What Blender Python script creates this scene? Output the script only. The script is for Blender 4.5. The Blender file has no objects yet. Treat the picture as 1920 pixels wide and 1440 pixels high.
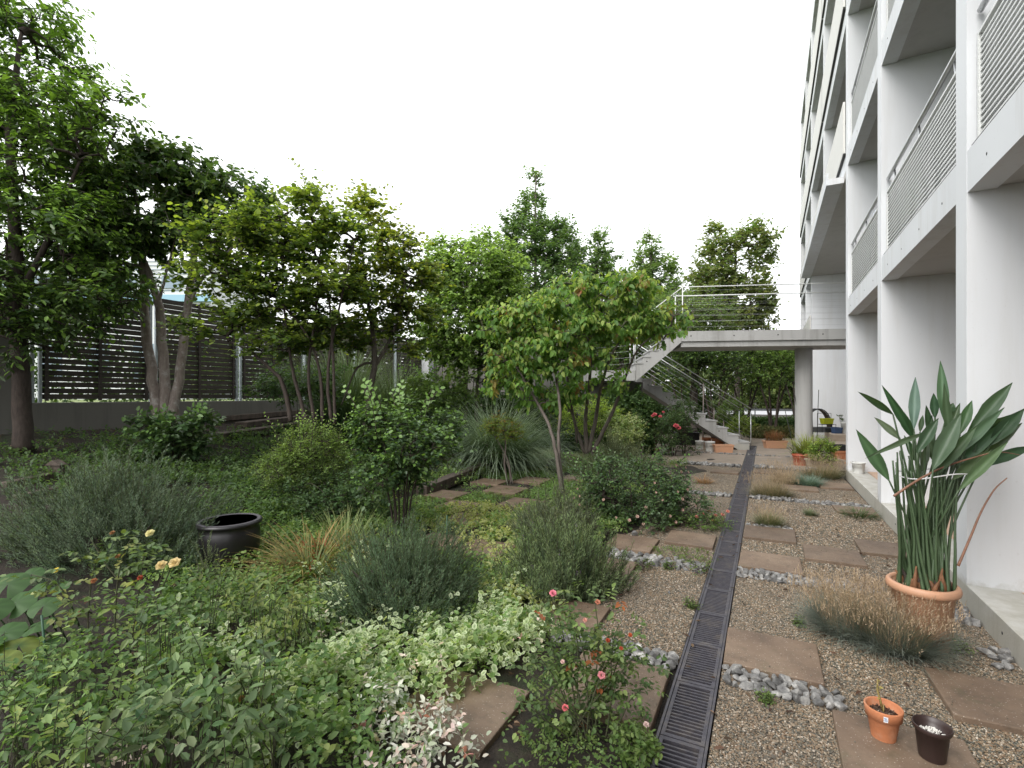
import bpy, bmesh, math, random
import numpy as np
from mathutils import Vector, Matrix, Euler

random.seed(7)
RNG = np.random.default_rng(7)
SC = bpy.context.scene
COL = SC.collection

# ------------------------------------------------------------------ camera, world, sun, exposure
F, HC, HZ = 930.0, 1.6, 742.0            # focal length in photo pixels, eye height, horizon row
AN = math.radians(27.0)
SN, CS = math.sin(AN), math.cos(AN)
cd = bpy.data.cameras.new('camera')
cd.sensor_width = 36.0
cd.lens = 36.0 * F / 1920.0
cd.shift_y = (HZ - 720.0) / 1920.0
cd.clip_end = 2000.0
cd.clip_start = 0.05
cam = bpy.data.objects.new('camera', cd)
COL.objects.link(cam)
cam.location = (0, 0, HC)
cam.rotation_euler = (math.radians(90), 0, 0)
SC.camera = cam

SUN_EL, SUN_AZ = math.radians(42), math.radians(223)
w = bpy.data.worlds.new('World')
SC.world = w
w.use_nodes = True
nt = w.node_tree
nt.nodes.clear()
sky = nt.nodes.new('ShaderNodeTexSky')
sky.sky_type = 'NISHITA'
sky.sun_disc = False
sky.sun_elevation = SUN_EL
sky.sun_rotation = SUN_AZ
sky.dust_density = 6.0
hs = nt.nodes.new('ShaderNodeHueSaturation')
hs.inputs['Saturation'].default_value = 0.25
nt.links.new(sky.outputs[0], hs.inputs['Color'])
b1 = nt.nodes.new('ShaderNodeBackground'); b1.inputs['Strength'].default_value = 0.05
nt.links.new(hs.outputs[0], b1.inputs['Color'])
b2 = nt.nodes.new('ShaderNodeBackground'); b2.inputs['Color'].default_value = (0.97, 0.99, 1.0, 1)
b2.inputs['Strength'].default_value = 1.30      # the even white cloud deck
ad = nt.nodes.new('ShaderNodeAddShader')
ow = nt.nodes.new('ShaderNodeOutputWorld')
nt.links.new(b1.outputs[0], ad.inputs[0]); nt.links.new(b2.outputs[0], ad.inputs[1])
nt.links.new(ad.outputs[0], ow.inputs[0])
sl = bpy.data.lights.new('sun', 'SUN'); sl.energy = 1.5; sl.angle = math.radians(35); sl.color = (1, 0.97, 0.92)
so = bpy.data.objects.new('sun', sl); COL.objects.link(so)
_d = Vector((math.sin(SUN_AZ) * math.cos(SUN_EL), math.cos(SUN_AZ) * math.cos(SUN_EL), math.sin(SUN_EL)))
so.rotation_euler = _d.to_track_quat('Z', 'Y').to_euler()
SC.view_settings.view_transform = 'Standard'
SC.view_settings.look = 'None'
SC.view_settings.exposure = 0.38
SC.view_settings.gamma = 1.0
SC.cycles.max_bounces = 6
SC.cycles.diffuse_bounces = 3
SC.cycles.transmission_bounces = 4
SC.cycles.transparent_max_bounces = 8
SC.cycles.caustics_reflective = False
SC.cycles.caustics_refractive = False
SC.cycles.sample_clamp_indirect = 4.0

# ------------------------------------------------------------------ coordinates
# garden frame: l = metres right of the camera across the drain, p = metres along the drain
def W(l, p, z=0.0):
    return Vector((l * CS + p * SN, -l * SN + p * CS, z))

def LP(x, y):
    return x * CS - y * SN, x * SN + y * CS

DR0, DR1 = -0.453, -0.228                      # the drain channel
def terrain(l, p):
    h = np.interp(l, [-11.35, -11.2, -10.4, -4.9, -4.7], [1.3, 1.0, 0.95, 0.02, 0.0])
    return h

def at(u, v, Y):
    return Vector(((u - 960) / F * Y, Y, HC - (v - HZ) / F * Y))

def G(u, v, dh=0.0):
    lo, hi = 0.3, 120.0
    for _ in range(60):
        m = (lo + hi) / 2
        q = at(u, v, m)
        l, p = LP(q.x, q.y)
        if q.z > float(terrain(l, p)) + dh: lo = m
        else: hi = m
    return at(u, v, lo)

def gz(x, y):
    l, p = LP(x, y)
    return terrain(l, p)

# ------------------------------------------------------------------ materials
MATS = {}
def newmat(name):
    m = bpy.data.materials.new(name); m.use_nodes = True
    t = m.node_tree; t.nodes.clear()
    o = t.nodes.new('ShaderNodeOutputMaterial')
    b = t.nodes.new('ShaderNodeBsdfPrincipled')
    t.links.new(b.outputs[0], o.inputs[0])
    MATS[name] = m
    return m, t, b, o

def N(t, typ, **kw):
    n = t.nodes.new(typ)
    for k, v in kw.items():
        if k in n.inputs: n.inputs[k].default_value = v
        else: setattr(n, k, v)
    return n

def noise(t, scale, detail=4, rough=0.6, vec=None):
    n = N(t, 'ShaderNodeTexNoise', Scale=scale, Detail=detail, Roughness=rough)
    if vec is not None: t.links.new(vec, n.inputs['Vector'])
    return n

def ramp(t, fac, stops):
    r = t.nodes.new('ShaderNodeValToRGB')
    e = r.color_ramp.elements
    while len(e) < len(stops): e.new(0.5)
    for el, (pos, c) in zip(e, stops):
        el.position = pos
        el.color = (c[0], c[1], c[2], 1) if hasattr(c, '__len__') else (c, c, c, 1)
    t.links.new(fac, r.inputs[0])
    return r

def mixc(t, fac, a, b, mode='MIX'):
    m = t.nodes.new('ShaderNodeMix'); m.data_type = 'RGBA'; m.blend_type = mode
    for sock, v in ((m.inputs[0], fac), (m.inputs[6], a), (m.inputs[7], b)):
        if hasattr(v, 'links') or hasattr(v, 'is_linked'): t.links.new(v, sock)
        elif hasattr(v, '__len__'): sock.default_value = (v[0], v[1], v[2], 1)
        else: sock.default_value = v
    return m.outputs[2]

def bump(t, b, h, strength=0.3, dist=0.01):
    n = N(t, 'ShaderNodeBump', Strength=strength, Distance=dist)
    t.links.new(h, n.inputs['Height']); t.links.new(n.outputs[0], b.inputs['Normal'])

def geo(t):
    return t.nodes.new('ShaderNodeNewGeometry').outputs['Position']

def simple(name, col, rough=0.6, var=0.15, scale=8.0, metal=0.0, bmp=0.0, bscale=60.0, spec=0.5, dirt=None, dirtscale=3.0, dirtamt=0.5):
    m, t, b, o = newmat(name)
    P = geo(t)
    n = noise(t, scale, 5, 0.65, P)
    lo = tuple(c * (1 - var) for c in col); hi = tuple(min(1, c * (1 + var)) for c in col)
    c = ramp(t, n.outputs[0], [(0.3, lo), (0.7, hi)]).outputs[0]
    if dirt:
        n2 = noise(t, dirtscale, 8, 0.7, P)
        f = ramp(t, n2.outputs[0], [(0.48, 0.0), (0.72, dirtamt)]).outputs[0]
        c = mixc(t, f, c, dirt)
    t.links.new(c, b.inputs['Base Color'])
    b.inputs['Roughness'].default_value = rough
    b.inputs['Metallic'].default_value = metal
    b.inputs['Specular IOR Level'].default_value = spec
    if bmp:
        n3 = noise(t, bscale, 6, 0.7, P)
        bump(t, b, n3.outputs[0], bmp, 0.01)
    return m

def leafmat(name, rough=0.45, trans=0.3, spec=0.4, tcol=(2.0, 2.05, 0.95)):
    m, t, b, o = newmat(name)
    a = t.nodes.new('ShaderNodeAttribute'); a.attribute_name = 'tint'
    t.links.new(a.outputs['Color'], b.inputs['Base Color'])
    b.inputs['Roughness'].default_value = rough
    b.inputs['Specular IOR Level'].default_value = spec
    tr = t.nodes.new('ShaderNodeBsdfTranslucent')
    tc = mixc(t, 1.0, a.outputs['Color'], tcol, 'MULTIPLY')
    t.links.new(tc, tr.inputs['Color'])
    ms = t.nodes.new('ShaderNodeMixShader'); ms.inputs[0].default_value = trans
    t.links.new(b.outputs[0], ms.inputs[1]); t.links.new(tr.outputs[0], ms.inputs[2])
    t.links.new(ms.outputs[0], o.inputs[0])
    return m

leafmat('leaf', 0.5, 0.38, .28); leafmat('leaf_gloss', 0.38, 0.22, 0.4); leafmat('leaf_dull', 0.65, 0.25, 0.25)
leafmat('petal', 0.6, 0.3, 0.2, (1.0, 1.0, 1.0)); leafmat('blade', 0.6, 0.16, 0.25)

def streaked(name, col, stain, amt=0.35, bmp=0.06):
    m, t, b, o = newmat(name)
    P = geo(t)
    mp = N(t, 'ShaderNodeMapping'); mp.inputs['Scale'].default_value = (3.0, 3.0, 0.25)
    t.links.new(P, mp.inputs['Vector'])
    n = noise(t, 1.6, 7, 0.65, mp.outputs[0])
    f = ramp(t, n.outputs[0], [(0.50, 0.0), (0.78, amt)]).outputs[0]
    n2 = noise(t, 0.7, 4, 0.5, P)
    base = ramp(t, n2.outputs[0], [(0.3, tuple(c * .95 for c in col)), (0.7, tuple(min(1, c * 1.03) for c in col))]).outputs[0]
    c = mixc(t, f, base, stain)
    n4 = noise(t, 22, 4, 0.6, P)
    f2 = ramp(t, n4.outputs[0], [(0.66, 0.0), (0.74, amt * .5)]).outputs[0]
    c = mixc(t, f2, c, tuple(s * .8 for s in stain))
    sx = t.nodes.new('ShaderNodeSeparateXYZ'); t.links.new(P, sx.inputs[0])
    n5 = noise(t, 5, 6, 0.7, P)
    ad_ = t.nodes.new('ShaderNodeMath'); ad_.operation = 'MULTIPLY_ADD'; ad_.inputs[1].default_value = 0.55; t.links.new(n5.outputs[0], ad_.inputs[0])
    mz = t.nodes.new('ShaderNodeMath'); mz.operation = 'MULTIPLY'; mz.inputs[1].default_value = -1.1; t.links.new(sx.outputs[2], mz.inputs[0]); t.links.new(mz.outputs[0], ad_.inputs[2])
    c = mixc(t, ramp(t, ad_.outputs[0], [(0.0, 0.0), (0.12, 0.55)]).outputs[0], c, (0.36, 0.34, 0.28))   # splash dirt at the foot
    t.links.new(c, b.inputs['Base Color'])
    b.inputs['Roughness'].default_value = 0.75
    n3 = noise(t, 45, 5, 0.6, P)
    bump(t, b, n3.outputs[0], bmp, 0.01)
    return m

streaked('white_paint', (0.70, 0.715, 0.74), (0.52, 0.50, 0.46), 0.34)
streaked('beam_paint', (0.68, 0.695, 0.72), (0.42, 0.39, 0.35), 0.5)
streaked('raw_concrete', (0.42, 0.417, 0.41), (0.2, 0.195, 0.18), 0.75, 0.25)
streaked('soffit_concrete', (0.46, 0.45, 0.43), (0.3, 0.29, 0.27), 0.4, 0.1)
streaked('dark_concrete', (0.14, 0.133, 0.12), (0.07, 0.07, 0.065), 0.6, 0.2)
streaked('plinth_concrete', (0.52, 0.51, 0.48), (0.28, 0.25, 0.2), 0.7, 0.2)
simple('terrace_tile', (0.52, 0.36, 0.26), 0.7, 0.12, 6, dirt=(0.4, 0.33, 0.26))
simple('louvre_metal', (0.66, 0.67, 0.66), 0.45, 0.04, 5)
simple('steel', (0.55, 0.56, 0.57), 0.35, 0.1, 12, metal=0.7)
simple('white_rail', (0.72, 0.73, 0.72), 0.4, 0.05)
simple('galvanised', (0.42, 0.46, 0.50), 0.45, 0.2, 20, metal=0.3)
simple('grate_iron', (0.07, 0.066, 0.08), 0.5, 0.25, 30, metal=0.35, dirt=(0.2, 0.17, 0.14), dirtscale=9, dirtamt=0.5)
simple('drain_dark', (0.008, 0.008, 0.008), 0.9, 0.2)
simple('panel_paint', (0.62, 0.61, 0.58), 0.6, 0.03)
simple('shadow_gap', (0.05, 0.05, 0.05), 0.8, 0.1)
simple('glass_dark', (0.04, 0.05, 0.055), 0.08, 0.1, spec=0.8)
simple('terracotta', (0.46, 0.17, 0.075), 0.8, 0.14, 14, bmp=0.15, dirt=(0.42, 0.27, 0.19), dirtscale=9, dirtamt=0.55)
simple('terracotta_plastic', (0.50, 0.27, 0.165), 0.5, 0.06, 6, dirt=(0.36, 0.25, 0.18), dirtscale=7, dirtamt=0.4)
simple('red_plastic', (0.42, 0.10, 0.05), 0.5, 0.1, 6)
simple('brown_plastic', (0.035, 0.02, 0.018), 0.4, 0.15, 8)
simple('black_glaze', (0.018, 0.016, 0.018), 0.32, 0.3, 5, bmp=0.05, bscale=20)
simple('black_rim', (0.07, 0.065, 0.075), 0.4, 0.25, 8)
simple('red_glaze', (0.075, 0.022, 0.016), 0.25, 0.4, 6)
simple('white_plastic', (0.66, 0.66, 0.64), 0.45, 0.06, 6, dirt=(0.4, 0.38, 0.33), dirtscale=10)
simple('yellow_plastic', (0.42, 0.46, 0.02), 0.45, 0.08)
simple('blue_plastic', (0.05, 0.09, 0.19), 0.45, 0.1)
simple('black_plastic', (0.022, 0.024, 0.026), 0.5, 0.2)
simple('grey_plastic', (0.12, 0.13, 0.14), 0.5, 0.2)
simple('teal_plastic', (0.05, 0.24, 0.25), 0.5, 0.1)
simple('cream_block', (0.42, 0.34, 0.27), 0.8, 0.12, 8, bmp=0.1)
simple('green_stake', (0.02, 0.07, 0.035), 0.5, 0.2)
simple('dark_stake', (0.03, 0.035, 0.03), 0.6, 0.2)
simple('soil', (0.045, 0.033, 0.025), 0.95, 0.5, 50, bmp=0.8, bscale=90)
simple('bark_chip', (0.075, 0.045, 0.03), 0.9, 0.5, 60)
simple('white_pebble', (0.7, 0.68, 0.64), 0.7, 0.2, 60)
simple('sticker', (0.75, 0.78, 0.82), 0.4, 0.02)
simple('print_blue', (0.12, 0.2, 0.4), 0.5, 0.02)
simple('rope', (0.62, 0.62, 0.62), 0.6, 0.05)
simple('cloth', (0.6, 0.66, 0.78), 0.8, 0.05)
simple('road', (0.36, 0.36, 0.37), 0.9, 0.08, 2)
simple('far_wall', (0.58, 0.60, 0.62), 0.8, 0.03, 1)
simple('far_blue', (0.25, 0.42, 0.54), 0.6, 0.03, 1)
simple('far_window', (0.2, 0.26, 0.32), 0.2, 0.1, 1)
simple('thin_stem', (0.26, 0.20, 0.07), 0.6, 0.3, 30)
simple('dry_stem', (0.22, 0.11, 0.07), 0.6, 0.3, 30)
simple('paving_concrete', (0.25, 0.205, 0.165), 0.85, 0.2, 3, bmp=0.3, bscale=80, dirt=(0.15, 0.125, 0.1), dirtscale=1.7, dirtamt=0.7)

def barkmat(name, a, b_, scale=18, lich=None):
    m, t, b, o = newmat(name)
    P = geo(t)
    mp = N(t, 'ShaderNodeMapping'); mp.inputs['Scale'].default_value = (1, 1, 0.3)
    t.links.new(P, mp.inputs['Vector'])
    n = noise(t, scale, 7, 0.7, mp.outputs[0])
    c = ramp(t, n.outputs[0], [(0.3, a), (0.7, b_)]).outputs[0]
    if lich:
        n2 = noise(t, 9, 4, 0.6, P)
        c = mixc(t, ramp(t, n2.outputs[0], [(0.52, 0.0), (0.66, 0.8)]).outputs[0], c, lich)
    t.links.new(c, b.inputs['Base Color'])
    b.inputs['Roughness'].default_value = 0.85
    bump(t, b, n.outputs[0], 0.7, 0.02)
barkmat('bark_pale', (0.17, 0.13, 0.11), (0.32, 0.27, 0.24), 22, (0.42, 0.39, 0.36))
barkmat('bark_grey', (0.07, 0.055, 0.045), (0.17, 0.145, 0.125), 24)
barkmat('bark_dark', (0.028, 0.02, 0.016), (0.075, 0.055, 0.045), 24)
barkmat('stem_green', (0.04, 0.06, 0.02), (0.07, 0.06, 0.035), 30)
barkmat('sleeper_wood', (0.035, 0.026, 0.02), (0.13, 0.10, 0.082), 9)

def slatmat():
    m, t, b, o = newmat('slat_wood')
    P = geo(t)
    mp = N(t, 'ShaderNodeMapping'); mp.inputs['Scale'].default_value = (1, 1, 14)
    t.links.new(P, mp.inputs['Vector'])
    n = noise(t, 3.5, 6, 0.6, mp.outputs[0])
    c = ramp(t, n.outputs[0], [(0.3, (0.032, 0.024, 0.02)), (0.72, (0.085, 0.07, 0.06))]).outputs[0]
    oi = t.nodes.new('ShaderNodeObjectInfo')
    v = ramp(t, oi.outputs['Random'], [(0.0, 0.7), (1.0, 1.15)]).outputs[0]
    c = mixc(t, 1.0, c, v, 'MULTIPLY')
    t.links.new(c, b.inputs['Base Color']); b.inputs['Roughness'].default_value = 0.8
    bump(t, b, n.outputs[0], 0.3, 0.01)
slatmat()

def slabmat():
    m, t, b, o = newmat('paver')
    P = geo(t)
    n = noise(t, 2.6, 6, 0.65, P)
    c = ramp(t, n.outputs[0], [(0.28, (0.105, 0.07, 0.048)), (0.5, (0.165, 0.113, 0.077)), (0.74, (0.225, 0.162, 0.113))]).outputs[0]
    v = N(t, 'ShaderNodeTexVoronoi', Scale=130.0); t.links.new(P, v.inputs['Vector'])
    wn = t.nodes.new('ShaderNodeTexWhiteNoise'); t.links.new(v.outputs['Position'], wn.inputs['Vector'])
    sp = ramp(t, wn.outputs['Value'], [(0.84, 0.0), (0.92, 1.0)]).outputs[0]
    dd = ramp(t, v.outputs['Distance'], [(0.22, 1.0), (0.38, 0.0)]).outputs[0]
    f = mixc(t, 1.0, sp, dd, 'MULTIPLY')
    c = mixc(t, f, c, (0.42, 0.36, 0.3))
    n5 = noise(t, 11, 5, 0.7, P)
    c = mixc(t, ramp(t, n5.outputs[0], [(0.52, 0.0), (0.72, 0.65)]).outputs[0], c, (0.08, 0.06, 0.042))
    n6 = noise(t, 4.5, 6, 0.75, P)
    c = mixc(t, ramp(t, n6.outputs[0], [(0.58, 0.0), (0.72, 0.55)]).outputs[0], c, (0.07, 0.075, 0.035))
    oi = t.nodes.new('ShaderNodeObjectInfo')
    c = mixc(t, 1.0, c, ramp(t, oi.outputs['Random'], [(0.0, 0.8), (1.0, 1.12)]).outputs[0], 'MULTIPLY')
    t.links.new(c, b.inputs['Base Color'])
    b.inputs['Roughness'].default_value = 0.6
    n3 = noise(t, 70, 5, 0.7, P)
    bump(t, b, n3.outputs[0], 0.45, 0.006)
slabmat()

def stonemat():
    m, t, b, o = newmat('cobble')
    P = geo(t)
    oi = t.nodes.new('ShaderNodeObjectInfo')
    n = noise(t, 16, 6, 0.7, P)
    c = ramp(t, n.outputs[0], [(0.3, (0.09, 0.088, 0.088)), (0.5, (0.21, 0.205, 0.20)), (0.68, (0.45, 0.435, 0.41))]).outputs[0]
    v = ramp(t, oi.outputs['Random'], [(0.0, 0.5), (0.5, 0.85), (1.0, 1.2)]).outputs[0]
    c = mixc(t, 1.0, c, v, 'MULTIPLY')
    t.links.new(c, b.inputs['Base Color']); b.inputs['Roughness'].default_value = 0.7
    bump(t, b, n.outputs[0], 0.5, 0.02)
stonemat()

GRAV = [(0.0, (0.035, 0.035, 0.03)), (0.2, (0.105, 0.092, 0.066)), (0.38, (0.11, 0.112, 0.092)), (0.5, (0.25, 0.188, 0.118)), (0.72, (0.195, 0.12, 0.066)), (0.9, (0.31, 0.25, 0.18)), (1.0, (0.55, 0.48, 0.40))]
def pebblemat():
    m, t, b, o = newmat('pebble')
    oi = t.nodes.new('ShaderNodeObjectInfo')
    c = ramp(t, oi.outputs['Random'], GRAV).outputs[0]
    n = noise(t, 1.1, 4, 0.6, geo(t))
    c = mixc(t, ramp(t, n.outputs[0], [(0.4, 0.0), (0.65, 0.45)]).outputs[0], c, (0.13, 0.105, 0.085))
    t.links.new(c, b.inputs['Base Color']); b.inputs['Roughness'].default_value = 0.6
pebblemat()
def gravmat():
    m, t, b, o = newmat('gravel')
    P = geo(t)
    v = N(t, 'ShaderNodeTexVoronoi', Scale=75.0); t.links.new(P, v.inputs['Vector'])
    wn = t.nodes.new('ShaderNodeTexWhiteNoise'); t.links.new(v.outputs['Position'], wn.inputs['Vector'])
    c = ramp(t, wn.outputs['Value'], GRAV).outputs[0]
    n = noise(t, 1.3, 5, 0.6, P)
    c = mixc(t, ramp(t, n.outputs[0], [(0.4, 0.0), (0.7, 0.55)]).outputs[0], c, (0.12, 0.095, 0.075))
    t.links.new(c, b.inputs['Base Color']); b.inputs['Roughness'].default_value = 0.85
    inv = ramp(t, v.outputs['Distance'], [(0.0, 1.0), (0.6, 0.0)]).outputs[0]
    bump(t, b, inv, 1.0, 0.012)
gravmat()
def groundmat():
    m, t, b, o = newmat('garden_soil')
    P = geo(t)
    n = noise(t, 7, 8, 0.7, P)
    c = ramp(t, n.outputs[0], [(0.3, (0.012, 0.009, 0.007)), (0.55, (0.032, 0.023, 0.017)), (0.75, (0.06, 0.045, 0.032))]).outputs[0]
    n2 = noise(t, 1.4, 6, 0.7, P)
    c = mixc(t, ramp(t, n2.outputs[0], [(0.5, 0.0), (0.62, 0.75)]).outputs[0], c, (0.024, 0.036, 0.013))
    # beyond the garden the land is grass
    sx = t.nodes.new('ShaderNodeSeparateXYZ'); t.links.new(P, sx.inputs[0])
    a = t.nodes.new('ShaderNodeMath'); a.operation = 'MULTIPLY'; a.inputs[1].default_value = -CS; t.links.new(sx.outputs[0], a.inputs[0])
    b2_ = t.nodes.new('ShaderNodeMath'); b2_.operation = 'MULTIPLY_ADD'; b2_.inputs[1].default_value = SN; t.links.new(sx.outputs[1], b2_.inputs[0]); t.links.new(a.outputs[0], b2_.inputs[2])
    g = t.nodes.new('ShaderNodeMath'); g.operation = 'GREATER_THAN'; g.inputs[1].default_value = 11.25; t.links.new(b2_.outputs[0], g.inputs[0])
    n3 = noise(t, 0.5, 5, 0.6, P)
    gr = ramp(t, n3.outputs[0], [(0.3, (0.10, 0.15, 0.045)), (0.7, (0.22, 0.25, 0.10))]).outputs[0]
    c = mixc(t, g.outputs[0], c, gr)
    t.links.new(c, b.inputs['Base Color']); b.inputs['Roughness'].default_value = 0.95
    n4 = noise(t, 40, 6, 0.7, P)
    bump(t, b, n4.outputs[0], 0.9, 0.03)
groundmat()

# ------------------------------------------------------------------ mesh building
def ortho(d):
    d = d.normalized()
    u = d.cross(Vector((0, 0, 1)))
    if u.length < 1e-4: u = d.cross(Vector((1, 0, 0)))
    u.normalize()
    return u, d.cross(u)

class MB:
    def __init__(s): s.v = []; s.f = []; s.sm = []
    def add(s, vs, fs, smooth=False):
        o = len(s.v); s.v += [tuple(q) for q in vs]
        s.f += [tuple(i + o for i in f) for f in fs]; s.sm += [smooth] * len(fs)
    def hexa(s, c):                      # 8 corners: bottom loop then top loop
        s.add(c, [(0, 3, 2, 1), (4, 5, 6, 7), (0, 1, 5, 4), (1, 2, 6, 5), (2, 3, 7, 6), (3, 0, 4, 7)])
    def box(s, l0, l1, p0, p1, z0, z1, fr=W):   # in the garden frame (or another frame)
        s.hexa([fr(l0, p0, z0), fr(l1, p0, z0), fr(l1, p1, z0), fr(l0, p1, z0),
                fr(l0, p0, z1), fr(l1, p0, z1), fr(l1, p1, z1), fr(l0, p1, z1)])
    def tube(s, pts, r, n=8, caps=True):
        pts = [Vector(q) for q in pts]
        if not hasattr(r, '__len__'): r = [r] * len(pts)
        vs = []; pu = None
        for i, q in enumerate(pts):
            d = pts[min(i + 1, len(pts) - 1)] - pts[max(i - 1, 0)]
            if d.length < 1e-9: d = Vector((0, 0, 1))
            d.normalize()
            if pu is None: u, v_ = ortho(d)
            else:
                u = (pu - d * pu.dot(d))
                if u.length < 1e-5: u, v_ = ortho(d)
                u.normalize(); v_ = d.cross(u)
            pu = u
            for k in range(n):
                a = 2 * math.pi * k / n
                vs.append(q + (u * math.cos(a) + v_ * math.sin(a)) * r[i])
        fs = []
        for i in range(len(pts) - 1):
            for k in range(n):
                k2 = (k + 1) % n
                fs.append((i * n + k, i * n + k2, (i + 1) * n + k2, (i + 1) * n + k))
        if caps:
            fs.append(tuple(range(n - 1, -1, -1))); fs.append(tuple((len(pts) - 1) * n + k for k in range(n)))
        s.add(vs, fs, True)
    def lathe(s, c, prof, n=32, sx=1.0):          # prof: [(r, z)]
        c = Vector(c); vs = []
        for r, z in prof:
            for k in range(n):
                a = 2 * math.pi * k / n
                vs.append((c.x + r * math.cos(a), c.y + r * math.sin(a), c.z + z))
        fs = []
        for i in range(len(prof) - 1):
            for k in range(n):
                k2 = (k + 1) % n
                fs.append((i * n + k, i * n + k2, (i + 1) * n + k2, (i + 1) * n + k))
        s.add(vs, fs, True)
        s.add([(c.x + prof[0][0] * math.cos(2 * math.pi * k / n), c.y + prof[0][0] * math.sin(2 * math.pi * k / n), c.z + prof[0][1]) for k in range(n)], [tuple(range(n - 1, -1, -1))])
        if prof[-1][0] > 1e-4:
            s.add([(c.x + prof[-1][0] * math.cos(2 * math.pi * k / n), c.y + prof[-1][0] * math.sin(2 * math.pi * k / n), c.z + prof[-1][1]) for k in range(n)], [tuple(range(n))])
    def build(s, name, mat, parent=None, org=None, bevel=0.0):
        if org is None: org = ORG.get(parent.name, Vector((0, 0, 0))) if parent else Vector((0, 0, 0))
        me = bpy.data.meshes.new(name)
        me.from_pydata([(a - org.x, b - org.y, c - org.z) for a, b, c in s.v], [], s.f)
        me.polygons.foreach_set('use_smooth', s.sm)
        me.materials.append(MATS[mat]); me.update()
        o = bpy.data.objects.new(name, me); COL.objects.link(o)
        if parent: o.parent = parent
        if parent is None: o.location = org
        ORG[o.name] = Vector(org)
        if bevel:
            bm = bmesh.new(); bm.from_mesh(me)
            bmesh.ops.bevel(bm, geom=bm.edges[:], offset=bevel, segments=1, affect='EDGES', profile=0.5)
            bm.to_mesh(me); bm.free()
        return o
ORG = {}

def tag(o, label, cat=None, group=None, kind=None):
    if label: o['label'] = label
    if cat: o['category'] = cat
    if group: o['group'] = group
    if kind: o['kind'] = kind
    return o

def thing(name, label, cat, loc=(0, 0, 0), group=None):
    o = bpy.data.objects.new(name, None); COL.objects.link(o)
    o.location = loc; o.empty_display_size = 0.2
    ORG[o.name] = Vector(loc)
    return tag(o, label, cat, group)

def struct(o, label=None):
    o['kind'] = 'structure'
    if label: o['label'] = label
    return o

def inst(mesh, name, mat4, parent):     # mat4 in world coordinates
    o = bpy.data.objects.new(name, mesh); COL.objects.link(o)
    o.parent = parent
    o.matrix_basis = Matrix.Translation(-ORG.get(parent.name, Vector((0, 0, 0)))) @ mat4
    return o

def big_mesh(name, V, counts, loops, tint, mat, parent=None, smooth=False):
    org = np.array(ORG.get(parent.name, (0, 0, 0)) if parent else (0, 0, 0))
    me = bpy.data.meshes.new(name)
    V = np.ascontiguousarray(V - org, dtype=np.float32)
    me.vertices.add(len(V)); me.vertices.foreach_set('co', V.ravel())
    me.loops.add(len(loops)); me.loops.foreach_set('vertex_index', loops.astype(np.int32))
    me.polygons.add(len(counts))
    st = np.concatenate([[0], np.cumsum(counts)[:-1]]).astype(np.int32)
    me.polygons.foreach_set('loop_start', st)
    me.polygons.foreach_set('loop_total', counts.astype(np.int32))
    if smooth: me.polygons.foreach_set('use_smooth', np.ones(len(counts), dtype=bool))
    if tint is not None:
        at_ = me.attributes.new('tint', 'FLOAT_COLOR', 'POINT')
        c = np.ones((len(V), 4), dtype=np.float32); c[:, :3] = np.clip(tint, 0, 1)
        at_.data.foreach_set('color', c.ravel())
    me.materials.append(MATS[mat]); me.update(calc_edges=True)
    o = bpy.data.objects.new(name, me); COL.objects.link(o)
    if parent: o.parent = parent
    ORG[o.name] = Vector(org)
    return o

# leaf templates: verts (x along, y across, z up), faces, rim weight
T = {
 'oval': ([(0, 0, 0), (.28, .46, .05), (.68, .40, .02), (1, 0, -.12), (.68, -.40, .02), (.28, -.46, .05)], [(0, 1, 2, 3), (0, 3, 4, 5)], [0, 0, 0, 0, 0, 0]),
 'droop': ([(0, 0, 0), (.3, .5, .0), (.72, .40, -.16), (1, 0, -.42), (.72, -.40, -.16), (.3, -.5, .0), (.35, 0, -.07), (.72, 0, -.24)],
           [(0, 6, 1), (6, 7, 2, 1), (7, 3, 2), (0, 5, 6), (6, 5, 4, 7), (7, 4, 3)], [0] * 8),
 'round': ([(0, 0, 0), (.15, .42, .04), (.62, .5, .03), (1, 0, -.06), (.62, -.5, .03), (.15, -.42, .04)], [(0, 1, 2, 3), (0, 3, 4, 5)], [0] * 6),
 'lance': ([(0, 0, 0), (.4, .5, .04), (1, 0, -.15), (.4, -.5, .04)], [(0, 1, 2), (0, 2, 3)], [0] * 4),
 'rim': ([(.45, 0, -.03), (0, 0, 0), (.2, .44, .05), (.68, .44, .04), (1, 0, -.06), (.68, -.44, .04), (.2, -.44, .05)],
         [(0, 1, 2), (0, 2, 3), (0, 3, 4), (0, 4, 5), (0, 5, 6), (0, 6, 1)], [0, .6, 1, 1, .9, 1, 1]),
 'needle': ([(0, .5, 0), (0, -.5, 0), (1, 0, 0)], [(0, 1, 2)], [0] * 3),
}

def nrm(a): return a / np.maximum(np.linalg.norm(a, axis=-1, keepdims=True), 1e-9)

def leaf_frames(A, Nn):
    A = nrm(A); Nn = nrm(Nn - (Nn * A).sum(1, keepdims=True) * A)
    return A, np.cross(Nn, A), Nn

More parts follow.
